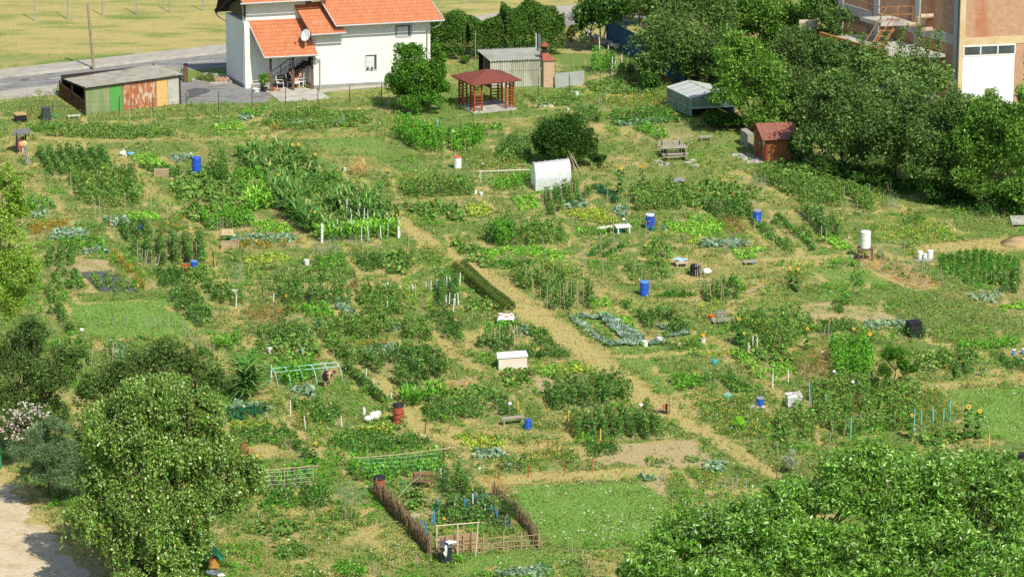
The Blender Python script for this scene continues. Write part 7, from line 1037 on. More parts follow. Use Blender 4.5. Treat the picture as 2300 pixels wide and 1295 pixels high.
# kind: plant spacing, radius, height, leaves per plant, leaf size, aspect, up, palette
KIND = dict(potato=(.33, .27, .38, 34, .135, .6, .7, 'potato'), tomato=(.42, .3, 1.0, 74, .145, .5, .5, 'tomato'), tomlow=(.38, .3, .65, 52, .145, .5, .5, 'tomato'), lettuce=(.26, .17, .18, 18, .12, .75, .9, 'lettuce'), yellow=(.3, .24, .28, 24, .12, .7, .8, 'yellow'),
    cabbage=(.40, .23, .26, 20, .20, .8, .6, 'cabbage'), bean=(.35, .28, 1.5, 75, .12, .65, .4, 'bright'), squash=(.46, .38, .42, 26, .19, .9, 1.0, 'mixed'), carrot=(.16, .13, .32, 18, .09, .25, .2, 'bright'), dark=(.36, .3, .6, 40, .12, .6, .6, 'dark'),
    mixed=(.34, .3, .42, 34, .14, .55, .6, 'mixed'), mixtall=(.42, .34, .8, 60, .15, .5, .5, 'mixed'), weeds=(.26, .25, .38, 16, .09, .35, .3, 'weeds'), orange=(.3, .24, .42, 30, .09, .7, .6, 'orange'), rust=(.35, .28, .55, 30, .10, .4, .4, 'rust'),
    flowers=(.3, .26, .5, 28, .085, .6, .6, 'flowers'), yflower=(.3, .26, .45, 28, .08, .7, .6, 'yflower'), straw=(.16, .2, .05, 14, .16, .12, 1.5, 'straw'), netted=(.3, .25, .4, 34, .11, .6, .8, 'netted'), strawb=(.27, .22, .26, 26, .10, .8, 1, 'strawb'), grey=(.3, .28, .5, 40, .07, .25, .1, 'grey'), bright=(.36, .3, .5, 34, .13, .7, .8, 'bright'))
def dome(centers, n, rad, hgt, rng=RNG, fill=.55):
    m = len(centers); B = np.repeat(centers, n, 0); N_ = len(B); sc = np.repeat(rng.uniform(.7, 1.25, m), n)
    d = rng.normal(size=(N_, 3)); d /= np.linalg.norm(d, axis=1)[:, None]; r = rng.uniform(fill, 1, N_)
    out = np.empty((N_, 3)); out[:, 0] = B[:, 0] + d[:, 0] * r * rad * sc; out[:, 1] = B[:, 1] + d[:, 1] * r * rad * sc; out[:, 2] = np.abs(d[:, 2]) ** .8 * r * hgt * sc + .03
    if hgt > rad * 2: out[:, 2] = (rng.uniform(.05, 1, N_) ** .8) * hgt * sc; tp = 1 - .5 * (out[:, 2] / (hgt * sc)) ** 2; out[:, 0] = B[:, 0] + d[:, 0] * r * rad * sc * tp; out[:, 1] = B[:, 1] + d[:, 1] * r * rad * sc * tp
    return out
NM = dict(potato='potato_patch', tomato='tomato_bed', tomlow='tomato_bed', lettuce='lettuce_bed', yellow='yellowing_bed', cabbage='cabbage_row', bean='bean_bed', squash='squash_patch', carrot='carrot_bed', dark='leafy_bed', mixed='vegetable_bed', mixtall='vegetable_bed', weeds='weed_patch', orange='marigold_bed', rust='wilted_bed', flowers='flower_bed', yflower='flower_bed', straw='straw_heap', netted='netted_bed', strawb='strawberry_bed', grey='herb_clump', bright='leafy_bed')
BEDMASK = []
def bed(kind, poly, label, rows=None, dens=1.0, tall=1.0):
    sp, rad, hg, nl, ls, asp, up, pal = KIND[kind]; pg = Gn(poly); cx, cy = pg.mean(0); BEDMASK.append([tuple(q) for q in pg])
    if rows is None and len(pg) > 3 and 'clump' not in label and 'bush' not in label: rows = dict(tomato=.74, tomlow=.66, potato=.6, cabbage=.48, lettuce=.38, bright=.6, mixed=.62, carrot=.36).get(kind)
    if rows:   # rows follow the polygon's first edge, spacing in metres
        es = [pg[(i + 1) % len(pg)] - pg[i] for i in range(len(pg))]; e = max(es, key=lambda q: q[0] ** 2 + q[1] ** 2); pts = sample_poly(pg, sp, rows=(math.atan2(e[1], e[0]), rows * RNG.uniform(.9, 1.1), sp * .72)); pts = pts[vnoise(pts[:, 0], pts[:, 1], 1.1, 9) > .2] if len(pts) > 12 else pts
    else:
        pts = sample_poly(pg, sp)
        if len(pts) > 12: pts = pts[vnoise(pts[:, 0], pts[:, 1], .9, 9) > .22]
    if len(pts) == 0: pts = pg.mean(0)[None]
    pts = pts[RNG.uniform(0, 1, len(pts)) < dens]
    c = np.column_stack([pts, np.zeros(len(pts))]); L_ = dome(c, nl, rad, hg * tall)
    jit = np.repeat(RNG.normal(1, .12, (len(pts), 1)), nl, 0); t = np.clip(tints(len(L_), PAL[pal]) * jit, .004, .95)
    return tag(leaves(NM[kind], L_, ls, t, asp, up, origin=(cx, cy, 0)), label, 'garden bed' if kind not in ('straw',) else 'straw', 'planted vegetable and flower plots')
for b_ in B:
    if b_[0] not in KIND: continue
    bed(b_[0], b_[1], b_[2], b_[3], *(b_[4:]))

# ---------------- maize: each clump of arching strap leaves ----------------
def maize(name, poly, label, spacing=.45, h=1.7, n=9, pal='corn', width=.085, arch=.5):
    pg = Gn(poly); pts = sample_poly(pg, spacing); c = np.column_stack([pts, np.zeros(len(pts))])
    c = np.concatenate([c + [0, 0, h * k] for k in (.1, .35, .6)]); q, g = blades(c, n // 3 + 1, h * .62, width, arch, segs=3); t = tints(g.max() + 1, PAL[pal])[g]
    BEDMASK.append([tuple(p) for p in pg]); return tag(quads(name, q, t, LEAF, origin=(*pg.mean(0), 0)), label, 'maize')
maize('maize_stand', [(580, 395), (680, 372), (760, 400), (850, 440), (900, 500), (880, 530), (730, 542), (650, 500), (600, 450)], 'large stand of maize with arching leaves left of the main track', .85, 1.15)
maize('maize_stand', [(600, 440), (640, 425), (720, 520), (690, 530), (630, 480)], 'darker outer row of maize beside the stacked white buckets', .42, 1.5)
maize('maize_stand', [(730, 460), (840, 450), (890, 500), (860, 510), (750, 480)], 'tallest dark maize block behind the white stakes', .5, 1.35)
maize('maize_stand', [(710, 535), (890, 520), (900, 532), (720, 546)], 'front row of short pale maize with white stakes', .3, 1.0, pal='lettuce')
maize('maize_stand', [(528, 345), (620, 335), (700, 365), (640, 390), (560, 385)], 'upper maize and bean block below the sunflowers', .6, 1.0)
maize('reed_clump', [(535, 880), (565, 876), (575, 890), (548, 900)], 'tall dark clump of drooping maize leaves right of the near fruit tree', .22, 2.3, 12, width=.10, arch=.7)
maize('maize_stand', [(545, 455), (600, 440), (615, 470), (560, 480)], 'short pale maize left of the stacked white buckets', .4, 1.0, pal='lettuce')
maize('leek_row', [(1630, 640), (1650, 632), (1680, 660), (1665, 664)], 'short row of upright leek leaves right of the thin canes', .28, .5, 8, pal='bright', width=.06, arch=.3)
maize('grass_clump', [(870, 895), (1000, 880), (1005, 910), (900, 915)], 'strap-leaved sweetcorn bed above the long dark green row', .4, .9, pal='bright', width=.07)
maize('iris_clump', [(1640, 800), (1665, 795), (1730, 855), (1710, 858)], 'diagonal band of iris leaves right of the teal watering can', .35, .5, 10, pal='lettuce', width=.05, arch=.4)
maize('ornamental_grass', [(790, 385), (815, 378), (825, 400), (800, 405)], 'pale ornamental grass with drooping plumes at the top of the main track', .3, 1.0, 14, pal='straw', width=.03, arch=.6)
# ---------------- clipped hedge beside the main track ----------------
def hedge(name, px, half, h, dens, ls, pal, label, origin=None, asp=.3, up=.2, cat='hedge', clump=0, lump=.25):
    pl = [Vector((*q, 0)) for q in PL(*px)]; tot = sum((b - a).length for a, b in zip(pl, pl[1:])); n = int(tot * dens); out = []
    for a, b in zip(pl, pl[1:]):
        k = int(n * (b - a).length / tot); s = RNG.uniform(0, 1, k); d = (b - a).normalized(); th = RNG.uniform(0, np.pi, k); r = RNG.uniform(.75, 1.04, k)
        cx = a.x + (b.x - a.x) * s; cy = a.y + (b.y - a.y) * s; f = 1 + lump * (vnoise(cx, th * 1.5, 1.1, 3) - .5) * 2
        o_ = np.sign(np.cos(th)) * np.abs(np.cos(th)) ** .55 * half * r * f; z = np.abs(np.sin(th)) ** .45 * h * r * f
        out.append(np.column_stack([cx - d.y * o_, cy + d.x * o_, np.maximum(z, .03)]))
    p = np.concatenate(out); c = pl[len(pl) // 2]; return tag(leaves(name, p, ls, tints(len(p), PAL[pal] if isinstance(pal, str) else pal), asp, up, origin=tuple(c)), label, cat)
hedge('clipped_hedge', [(1028, 606), (1060, 632), (1100, 665), (1145, 702)], .42, .6, 2300, .11, [(.12, .19, .04, 3), (.17, .25, .06, 3), (.08, .13, .03, 2)], 'long narrow clipped hedge on the left side of the main track', asp=.18, up=.5)
HG = [(.09, .18, .03, 4), (.12, .25, .045, 3), (.06, .13, .02, 2), (.18, .31, .07, 1)]
hedge('conifer_hedge', [(962, 124), (1050, 128), (1125, 124)], 1.1, 2.7, 5200, .17, HG, 'tall dense green hedge behind the house, lower left stretch', asp=.45, up=.5, lump=.26)
hedge('conifer_hedge', [(1130, 126), (1190, 122), (1258, 116)], 1.2, 3.5, 6200, .17, HG, 'tall dense green hedge behind the outbuilding, higher right stretch', asp=.45, up=.5, lump=.3)

# ---------------- shrubs ----------------
def ellipsoid_leaves(c, r, n, clumps, rng=RNG, cr=.38, shell=.6):
    c = np.array(c, float); r = np.array(r, float); d = rng.normal(size=(clumps, 3)); d /= np.linalg.norm(d, axis=1)[:, None]; d[:, 2] = np.abs(d[:, 2]) * np.where(rng.uniform(size=clumps) < .75, 1, -.6)
    cc = d * rng.uniform(.35, .82, (clumps, 1)); k = rng.integers(0, clumps, n); e = rng.normal(size=(n, 3)); e /= np.linalg.norm(e, axis=1)[:, None]
    s = cr * rng.uniform(.7, 1.3, clumps)[k][:, None]; p = cc[k] + e * s * rng.uniform(shell, 1, (n, 1)); return c + p * r, e
def limb(mb, a, b, r0, r1, seed, k=5, wob=.12):
    rr = random.Random(seed); a = Vector(a); b = Vector(b); L_ = (b - a).length; pts = [a]
    for i in range(1, k): pts.append(a.lerp(b, i / k) + Vector((rr.uniform(-1, 1), rr.uniform(-1, 1), rr.uniform(-.5, .5))) * L_ * wob * .5)
    pts.append(b); mb.tube(pts, [r0 + (r1 - r0) * i / k for i in range(k + 1)], 6)
def tree(name, base, blobs, label, pal, ls=.17, asp=.5, up=.5, dens=55, cat='tree', clr=1.0, trunk=.2, mat=None, dy=0, group=None, rng=RNG, cr=.36, hang=0, shell=.55, ycomp=.8, seed=1, extra=None, trunkmat=None, minz=.25, tb=1.35):
    dens = dens * 2.1; clr = clr * 2.2
    """base = photo pixel of the foot; blobs = (px, py, rx px, rz px[, depth offset m])"""
    b = G(*base); o = thing(name, label, cat, b, group); Y = b.y + dy; P_ = []; E_ = []; K_ = []; mb = MB(); m_ = mpp(Y)
    cs = []
    for bl in blobs:
        px, py, rx, rz = bl[:4]; dd = bl[4] if len(bl) > 4 else 0; c = P(px, py, Y + dd); rx *= m_; rz *= m_ / CP * 1.0; ry = max(rx * ycomp, .4); cs.append((c, rx, ry, rz))
        area = 4 * np.pi * ((rx * ry) ** 1.6 / 3 + (rx * rz) ** 1.6 / 3 + (ry * rz) ** 1.6 / 3) ** (1 / 1.6); n = int(area * dens); p, e = ellipsoid_leaves(c, (rx, ry, rz), n, max(8, int(area * .35 * clr)), rng, cr, shell); P_.append(p); E_.append(e)
    p = np.concatenate(P_); e = np.concatenate(E_); k = p[:, 2] > minz; p, e = p[k], e[k]
    if hang:
        ns = len(p) // 45; i_ = rng.choice(len(p), ns); nl_ = 26; L__ = rng.uniform(.4, 1.5, ns); st = np.repeat(p[i_], nl_, 0); fr = np.tile(np.linspace(0, 1, nl_), ns)[:, None]; st = st + rng.normal(0, .045, st.shape) + np.repeat(e[i_], nl_, 0) * .12; st[:, 2:3] -= fr * np.repeat(L__, nl_)[:, None]
        kz = st[:, 2] > minz; p = np.concatenate([p, st[kz]]); e = np.concatenate([e, np.repeat(e[i_], nl_, 0)[kz]])
    kk = vnoise(p[:, 0] * 1.0, p[:, 2] + p[:, 1] * .6, .9, 5)[:, None]; t = tints(len(p), pal, .16, rng) * (.80 + .40 * kk)
    c_ = leaves('crown', p, ls, np.clip(t * tb, .004, .95), asp, up, mat, o, dirs=np.array([[0, 0, -1.]]) if hang else None, dirk=hang)
    zs = min(c.z - rz * .5 for c, rx, ry, rz in cs); ft = max(.3, zs * .6)
    limb(mb, b - Vector((0, 0, .2)), b + Vector((0, 0, ft)), trunk, trunk * .75, seed, 3, .05)
    for i, (c, rx, ry, rz) in enumerate(cs):
        limb(mb, b + Vector((0, 0, ft)), c, trunk * .6, trunk * .15, seed + i, 5)
        for j in range(5):
            rr = random.Random(seed * 31 + i * 7 + j); t_ = rr.uniform(0, 6.28); limb(mb, c * .6 + (b + Vector((0, 0, ft))) * .4, c + Vector((math.cos(t_) * rx * .8, math.sin(t_) * ry * .8, rr.uniform(-.3, .85) * rz)), trunk * .25, .015, seed + j * 3, 4)
    mb.build('trunk', trunkmat or BARK, o)
    if extra:   # fruit or blossom: (count, size, palette, name)
        n, s, pl, nm = extra; i = rng.choice(len(p), n); q = p[i] + e[i] * rng.uniform(.05, .32, (n, 1)) + np.array([0, -.08, 0.03]); leaves(nm, q, s, tints(n, pl, .1, rng), .9, .3, mat, o)
    return o
TS = 1.4
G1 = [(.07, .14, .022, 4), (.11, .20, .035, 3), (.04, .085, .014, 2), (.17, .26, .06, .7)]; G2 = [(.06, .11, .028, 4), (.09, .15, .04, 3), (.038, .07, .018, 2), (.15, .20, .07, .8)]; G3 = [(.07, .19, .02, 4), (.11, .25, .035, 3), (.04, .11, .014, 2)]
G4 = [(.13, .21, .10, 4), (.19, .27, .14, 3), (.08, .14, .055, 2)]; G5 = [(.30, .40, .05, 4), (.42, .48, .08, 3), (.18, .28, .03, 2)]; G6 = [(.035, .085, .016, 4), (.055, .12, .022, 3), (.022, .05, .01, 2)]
tree('pear_tree', (935, 250), [(935, 172, 66, 66), (893, 190, 40, 48, .3), (982, 192, 38, 50, -.2), (922, 125, 40, 32), (980, 132, 26, 32), (940, 228, 56, 30, -.6)], 'rounded bright green fruit tree in front of the right half of the white house', G3 + [(.16, .28, .05, 1)], .15, .5, .6, 110, trunk=.14, seed=3)
tree('round_shrub', (1265, 372), [(1265, 305, 66, 52), (1222, 322, 38, 40, .3), (1308, 325, 40, 42, -.2), (1265, 340, 62, 34, -.4)], 'large dark round shrub behind the plastic tunnel', G6 + [(.075, .15, .03, 1.6)], .12, .55, .6, 190, clr=2, cat='shrub', trunk=.08, seed=5, minz=.05)
tree('round_shrub', (1340, 378), [(1340, 358, 26, 18)], 'small dark green shrub right of the large dark round shrub', G6 + [(.075, .15, .03, 2)], .12, .55, .6, 150, cat='shrub', trunk=.04, seed=6, minz=.03)
tree('low_shrub', (1045, 141), [(1045, 133, 22, 9)], 'low round shrub at the foot of the tall hedge', G1, .14, .55, .6, 120, cat='shrub', trunk=.04, minz=.03)
tree('low_shrub', (1290, 95), [(1284, 80, 16, 22)], 'dry orange-tinted bush at the end of the tall hedge', [(.40, .26, .08, 2), (.20, .22, .06, 3), (.10, .16, .04, 2)], .14, .55, .6, 100, cat='shrub', trunk=.04, minz=.03)
# woodland along the right
WD = [((1345, 118), [(1345, 35, 60, 55), (1310, 60, 26, 40), (1370, 5, 70, 40)], G6 + [(.08, .14, .035, 1.5)], 'dark tree at the left end of the wood above the road gap'),
 ((1440, 60), [(1430, 20, 48, 35), (1430, -15, 60, 50)], [(.10, .13, .05, 3), (.06, .09, .03, 3), (.14, .14, .08, 1)], 'thin brownish tree behind the blue netting fence'),
 ((1490, 195), [(1500, 95, 85, 70), (1470, 135, 55, 45, -.6), (1560, 140, 50, 55)], G2, 'broad olive-green tree right of the blue netting fence'), ((1560, 140), [(1570, 30, 100, 60), (1500, 10, 70, 50)], G2, 'tall tree at the top edge left of the cream wall end'),
 ((1720, 130), [(1700, 25, 90, 60), (1770, 60, 60, 60), (1740, 95, 60, 50)], G1, 'tall green tree at the top edge beside the cream wall end'), ((1825, 110), [(1830, 15, 45, 40), (1880, 15, 40, 35)], G6, 'dark tree at the top edge behind the cream wall end'),
 ((1690, 300), [(1690, 160, 78, 70), (1640, 215, 48, 45, -.5), (1740, 210, 60, 60), (1660, 115, 55, 45), (1700, 255, 50, 30, -.5)], G3 + [(.14, .28, .04, 2)], 'bright walnut-like tree overhanging the greenhouse'),
 ((1890, 392), [(1880, 250, 88, 75), (1840, 310, 62, 55, -.5), (1930, 330, 60, 50, -.5), (1880, 195, 60, 40)], G2, 'large olive tree directly right of the garden hut'), ((1880, 245), [(1880, 130, 58, 50), (1850, 170, 50, 50)], G2, 'tree crown between the bright tree and the annexe roof'),
 ((2010, 420), [(2010, 290, 85, 78), (1980, 360, 62, 45, -.4), (2060, 250, 60, 60)], G2, 'large olive tree left of centre in the right wood'), ((2020, 300), [(2010, 165, 85, 50), (2090, 180, 60, 48), (1950, 140, 50, 50)], [(.15, .23, .07, 3), (.10, .17, .045, 3), (.06, .10, .025, 2)], 'paler young trees in front of the annexe roof'),
 ((2110, 450), [(2110, 320, 80, 75), (2090, 385, 60, 45, -.5), (2150, 260, 60, 60)], G2, 'large olive tree below the white factory gate'), ((2200, 470), [(2200, 330, 75, 80), (2190, 405, 62, 45, -.5), (2220, 250, 60, 55)], G1, 'large green tree with dark hollows near the right edge'),
 ((2285, 485), [(2290, 320, 70, 90), (2285, 420, 55, 45, -.5), (2300, 240, 40, 45)], G1, 'rightmost tree of the wood cut off by the picture edge'), ((2275, 250), [(2302, 140, 36, 55), (2310, 190, 40, 50)], G6, 'dark tree in front of the right end of the factory gate'),
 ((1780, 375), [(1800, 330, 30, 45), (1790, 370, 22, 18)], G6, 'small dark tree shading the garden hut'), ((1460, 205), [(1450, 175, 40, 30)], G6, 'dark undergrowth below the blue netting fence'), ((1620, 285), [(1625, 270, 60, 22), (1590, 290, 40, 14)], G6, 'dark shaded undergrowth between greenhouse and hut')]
WD += [((1800, 300), [(1800, 210, 70, 60), (1790, 280, 60, 50)], G2, 'shaded tree behind the garden hut'), ((1930, 335), [(1940, 240, 75, 55), (1925, 290, 70, 60)], G2, 'second-row olive tree right of the hut, behind the front trees'), ((2045, 365), [(2050, 290, 75, 75), (2040, 215, 60, 50)], G2, 'second-row olive tree before the annexe'), ((2160, 385), [(2165, 270, 75, 60), (2150, 330, 70, 70)], G2, 'second-row tree below the factory corner'), ((2260, 400), [(2270, 280, 80, 50), (2260, 340, 75, 70)], G2, 'second-row tree below the right end of the white gate'),
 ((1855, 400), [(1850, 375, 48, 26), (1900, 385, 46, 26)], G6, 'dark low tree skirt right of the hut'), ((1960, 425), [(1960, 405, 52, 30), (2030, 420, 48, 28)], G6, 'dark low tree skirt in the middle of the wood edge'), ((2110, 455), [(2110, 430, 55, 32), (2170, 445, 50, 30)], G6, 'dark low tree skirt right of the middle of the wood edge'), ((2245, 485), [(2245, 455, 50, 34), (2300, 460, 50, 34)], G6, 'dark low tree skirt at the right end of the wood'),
 ((1600, 200), [(1600, 110, 80, 60), (1590, 165, 60, 50)], G2, 'tree standing behind the greenhouse'), ((1660, 110), [(1650, 50, 80, 60)], G1, 'back tree above the bright walnut-like tree'), ((1790, 200), [(1790, 120, 70, 70), (1870, 105, 60, 55), (1865, 50, 45, 50), (1930, 150, 50, 45)], G2, 'back tree below the cream wall end')]
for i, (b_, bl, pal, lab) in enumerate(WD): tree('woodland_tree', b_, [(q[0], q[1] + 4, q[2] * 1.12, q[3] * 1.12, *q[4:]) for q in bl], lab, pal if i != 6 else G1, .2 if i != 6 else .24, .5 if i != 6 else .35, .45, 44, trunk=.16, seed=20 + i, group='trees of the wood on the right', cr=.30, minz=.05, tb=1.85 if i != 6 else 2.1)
# young leggy shoots rising in front of the annexe
for x, y0, y1 in ((2020, 150, 62), (1985, 160, 70), (2060, 150, 50), (2105, 150, 66), (1960, 160, 95), (2080, 150, 85), (1930, 150, 78)):
    b_ = G(x, 300); Y = b_.y; a = P(x - 6, y0, Y); t = P(x + 8, y1, Y); s = RNG.uniform(0, 1, 420)[:, None]; p = np.array(a) * (1 - s) + np.array(t) * s + RNG.normal(0, .17, (420, 3)); o = thing('sapling_shoot', 'leggy pale shoot rising before the annexe roof', 'sapling', (a.x, Y, 0), 'leggy shoots before the annexe')
    leaves('foliage', p, .17, tints(420, [(.17, .27, .07, 3), (.11, .19, .045, 2)]), .45, .5, parent=o); mb = MB(); mb.tube([(a.x, Y, 0), a, t], [.04, .03, .012], 5); mb.build('stem', BARK, o)
# near left trees
tree('left_yellow_tree', (-30, 900), [(15, 420, 50, 55), (0, 520, 62, 70), (35, 610, 70, 65), (0, 680, 80, 60), (30, 480, 45, 40)], 'yellow-green loose tree cut off by the left edge', [(.22, .36, .05, 4), (.30, .42, .08, 3), (.14, .25, .03, 2)], .11, .7, .3, 105, trunk=.1, seed=60, cr=.3, clr=1.3, tb=1.25, shell=.3, dy=-14)
tree('left_dark_tree', (55, 1030), [(30, 810, 90, 80), (115, 860, 70, 65), (10, 910, 70, 60), (60, 750, 65, 40), (90, 930, 70, 55), (150, 810, 50, 40)], 'dark fine-leaved tree at the left behind the near fruit tree', G2 + [(.13, .19, .05, 1)], .12, .5, .5, 110, tb=1.75, trunk=.16, seed=62)
tree('blossom_shrub', (45, 1035), [(60, 940, 48, 30), (40, 975, 35, 25)], 'shrub covered in pale pink-white blossom at the left', G2, .12, .5, .5, 120, cat='shrub', trunk=.06, seed=64, tb=1.6, extra=(900, .13, [(.62, .52, .48, 2), (.72, .68, .62, 1)], 'blossom'), dy=-1.5)
tree('grey_willow_shrub', (110, 1110), [(100, 1010, 75, 62), (75, 1070, 55, 40), (150, 1050, 60, 50), (120, 960, 45, 35)], 'grey-green feathery shrub beside the pale gravel track', G4, .15, .18, .3, 200, cat='shrub', trunk=.08, seed=66, dy=-2, minz=.05)
tree('broadleaf_tree', (300, 1140), [(290, 860, 95, 75), (370, 815, 85, 60), (225, 890, 62, 65), (450, 870, 75, 65), (220, 990, 70, 60)], 'dense tree crown with a brown patch behind the near fruit tree', G2 + [(.14, .20, .05, 1.5)], .13, .5, .5, 105, tb=1.6, trunk=.16, seed=68, dy=0, cr=.33)
FT = [(.10, .185, .028, 4), (.15, .25, .045, 3), (.06, .115, .018, 2), (.24, .30, .07, 1)]
tree('fruit_tree', (330, 1330), [(350, 905, 110, 70, .6), (440, 930, 80, 65, .5), (265, 960, 95, 70, .6), (350, 1010, 130, 85), (240, 1080, 90, 75, .5), (450, 1030, 100, 80, .4), (200, 1160, 70, 60, -.3), (330, 1135, 105, 85, -1), (450, 1130, 80, 75, -.6), (535, 1100, 55, 55), (380, 1235, 75, 60, -1.2), (280, 1225, 60, 55, -1), (385, 1300, 60, 45, -1.6), (300, 1310, 60, 40, -1.6), (565, 1060, 42, 50), (450, 1190, 40, 50, -1)], 'near tree with drooping branches full of small yellow fruit', FT, .15, .55, .3, 105, trunk=.22, seed=70, mat=LEAFG, hang=.9, tb=1.65, extra=(6000, .07, [(.62, .56, .10, 3), (.75, .62, .22, 2), (.60, .40, .12, 1)], 'fruit'), cr=.27, clr=1.3)
tree('low_rust_shrub', (540, 1100), [(545, 1030, 26, 40)], 'small red-brown tinted shrub at the right edge of the near fruit tree', [(.42, .18, .08, 3), (.20, .20, .06, 3)], .13, .4, .4, 70, cat='shrub', trunk=.04, seed=74, dy=-1)
NT = [(.12, .26, .025, 4), (.18, .34, .05, 3), (.06, .14, .014, 2), (.30, .45, .12, .9)]
tree('near_right_tree', (1720, 1480), [(1700, 1190, 150, 90), (1560, 1210, 110, 85, .5), (1480, 1270, 100, 70), (1780, 1120, 110, 70, .8), (1850, 1240, 120, 90, -.8), (1640, 1290, 130, 70, -1.2), (1900, 1120, 80, 80, .2), (1880, 1300, 120, 60, -1.4), (1760, 1230, 100, 80, -.6), (1430, 1295, 50, 35)], 'near glossy-leaved tree at the bottom right, left crown', NT, .24, .32, .5, 60, trunk=.24, seed=80, mat=LEAFG, cr=.27, clr=1.2)
tree('near_right_tree', (2120, 1480), [(2000, 1080, 120, 75, .6), (2160, 1080, 130, 80, .4), (2120, 1180, 160, 100), (2270, 1150, 110, 100), (2010, 1230, 110, 80, -.8), (2240, 1270, 140, 80, -1), (1900, 1060, 80, 60, .8), (2080, 1290, 120, 60, -1.4), (2000, 1150, 90, 70), (2250, 1070, 90, 60, .3), (1960, 1020, 60, 40, 1)], 'near glossy-leaved tree at the bottom right, right crown', NT, .24, .32, .5, 60, trunk=.24, seed=90, mat=LEAFG, cr=.27, clr=1.2)
tree('small_fruit_tree', (2010, 880), [(2010, 812, 42, 36), (1985, 835, 26, 24), (2040, 830, 26, 22)], 'small dense dark green fruit tree in the right-hand plots', G3, .13, .4, .4, 130, trunk=.07, seed=100)
tree('feathery_bush', (1663, 962), [(1663, 945, 20, 15)], 'round light green feathery bush among flowers near the right tree', PAL['feather'], .10, .15, .3, 420, cat='bush', trunk=.03, seed=101, minz=.02)
tree('silver_bush', (1778, 1062), [(1780, 1036, 27, 26)], 'pale silver bush at the near end of the main track', [(.36, .40, .28, 3), (.46, .50, .38, 2), (.24, .29, .18, 2)], .15, .14, .1, 260, cat='bush', trunk=.03, seed=102, minz=.05)
tree('dark_grass_bush', (1150, 1190), [(1140, 1152, 24, 30)], 'dark upright grassy bush in the wicker garden corner', [(.09, .15, .05, 3), (.06, .10, .035, 2)], .22, .12, -.3, 200, cat='bush', trunk=.03, seed=103, minz=.03)
# ---------------- single heads of cabbage ----------------
def cabbage_proto(k):
    t = np.arange(26) * 2.4; r = np.linspace(.04, .26, 26); c = np.stack([np.cos(t) * r, np.sin(t) * r, .26 - r * .5], 1)
    return leaves('cabbage', c, .24, tints(26, [(.30, .44, .32, 3), (.40, .52, .42, 2), (.20, .32, .20, 1.5)]), .85, .9, dirs=np.stack([np.cos(t), np.sin(t), .6 + 0 * t], 1), dirk=1.2)
CPR = [cabbage_proto(k) for k in range(3)]
for gi, (x0, y0, x1, y1, n, sc, lab) in enumerate([(1358, 716, 1432, 764, 15, 1.25, 'large grey-green cabbage in the long diagonal line of the right cabbage plot'), (1362, 726, 1425, 772, 12, 1.1, 'cabbage in the second diagonal line of the right cabbage plot'), (1362, 776, 1432, 773, 9, 1.1, 'cabbage in the short bottom row of the right cabbage plot'), (1286, 716, 1352, 768, 14, .8, 'small pale cabbage in the edging row along the main track'), (1296, 712, 1352, 716, 7, .9, 'cabbage in the top row of the right cabbage plot'), (1462, 775, 1490, 772, 4, 1, 'cabbage between the two tall white buckets'), (1500, 758, 1540, 752, 4, .9, 'cabbage behind the red-topped white bucket'), (1480, 735, 1510, 745, 4, .8, 'cabbage among the green rows behind the white buckets')]):
    for i in range(n):
        o = CPR[i % 3] if gi == 0 and i < 3 else CPR[i % 3].copy()
        if not (gi == 0 and i < 3): COL.objects.link(o)
        f = i / (n - 1); o.location = G(x0 + (x1 - x0) * f + random.uniform(-2, 2), y0 + (y1 - y0) * f + random.uniform(-1.2, 1.2)); o.rotation_euler = (0, 0, i * 1.7); z = sc * random.uniform(.85, 1.2); o.scale = (z, z, z); tag(o, lab, 'cabbage', 'cabbages of the right cabbage plot, row %s' % 'abcdefgh'[gi])
# ---------------- sunflowers and tall stalks ----------------
def sunflower_proto():
    o = thing('sunflower', 'tall dark sunflower stalk right of the plastic tunnel', 'sunflower', (0, 0, 0)); mb = MB(); mb.tube([(0, 0, 0), (.02, 0, .8), (0, -.05, 1.5), (.03, -.12, 1.62)], [.025, .02, .016, .012], 6); mb.build('stem', m_plain('green_stem', (.12, .20, .05)), o)
    z = np.repeat(np.linspace(.25, 1.45, 11), 2); t = np.arange(22) * 2.4; c = np.stack([np.cos(t) * .17, np.sin(t) * .17, z - .03], 1)
    leaves('leaf', c, .30, tints(22, PAL['dark'], .2), .85, 1.6, parent=o, dirs=np.stack([np.cos(t), np.sin(t), -.4 + 0 * t], 1), dirk=2)
    m = Matrix.Rotation(R(62), 3, 'X'); mb = MB(); mb.lathe([(.02, -.03), (.055, -.02), (.06, .0), (.03, .02), (.01, .025)], (.03, -.15, 1.62), 12, True, m); mb.build('flower_head', m_plain('brown_seed_disc', (.16, .07, .02)), o)
    mb = MB()
    for k in range(16): a = k * math.pi / 8; q = [Vector((math.cos(a + s) * r, math.sin(a + s) * r, .0)) for r, s in ((.05, -.2), (.10, -.12), (.12, 0), (.10, .12), (.05, .2))]; mb.add([m @ p + Vector((.03, -.155, 1.62)) for p in q], [(0, 1, 2, 3, 4)])
    mb.build('petals', m_plain('yellow_petals', (.85, .52, .03)), o); return o
SFP = sunflower_proto(); SFP.location = G(1393, 438); SFP.scale = (1.15,) * 3
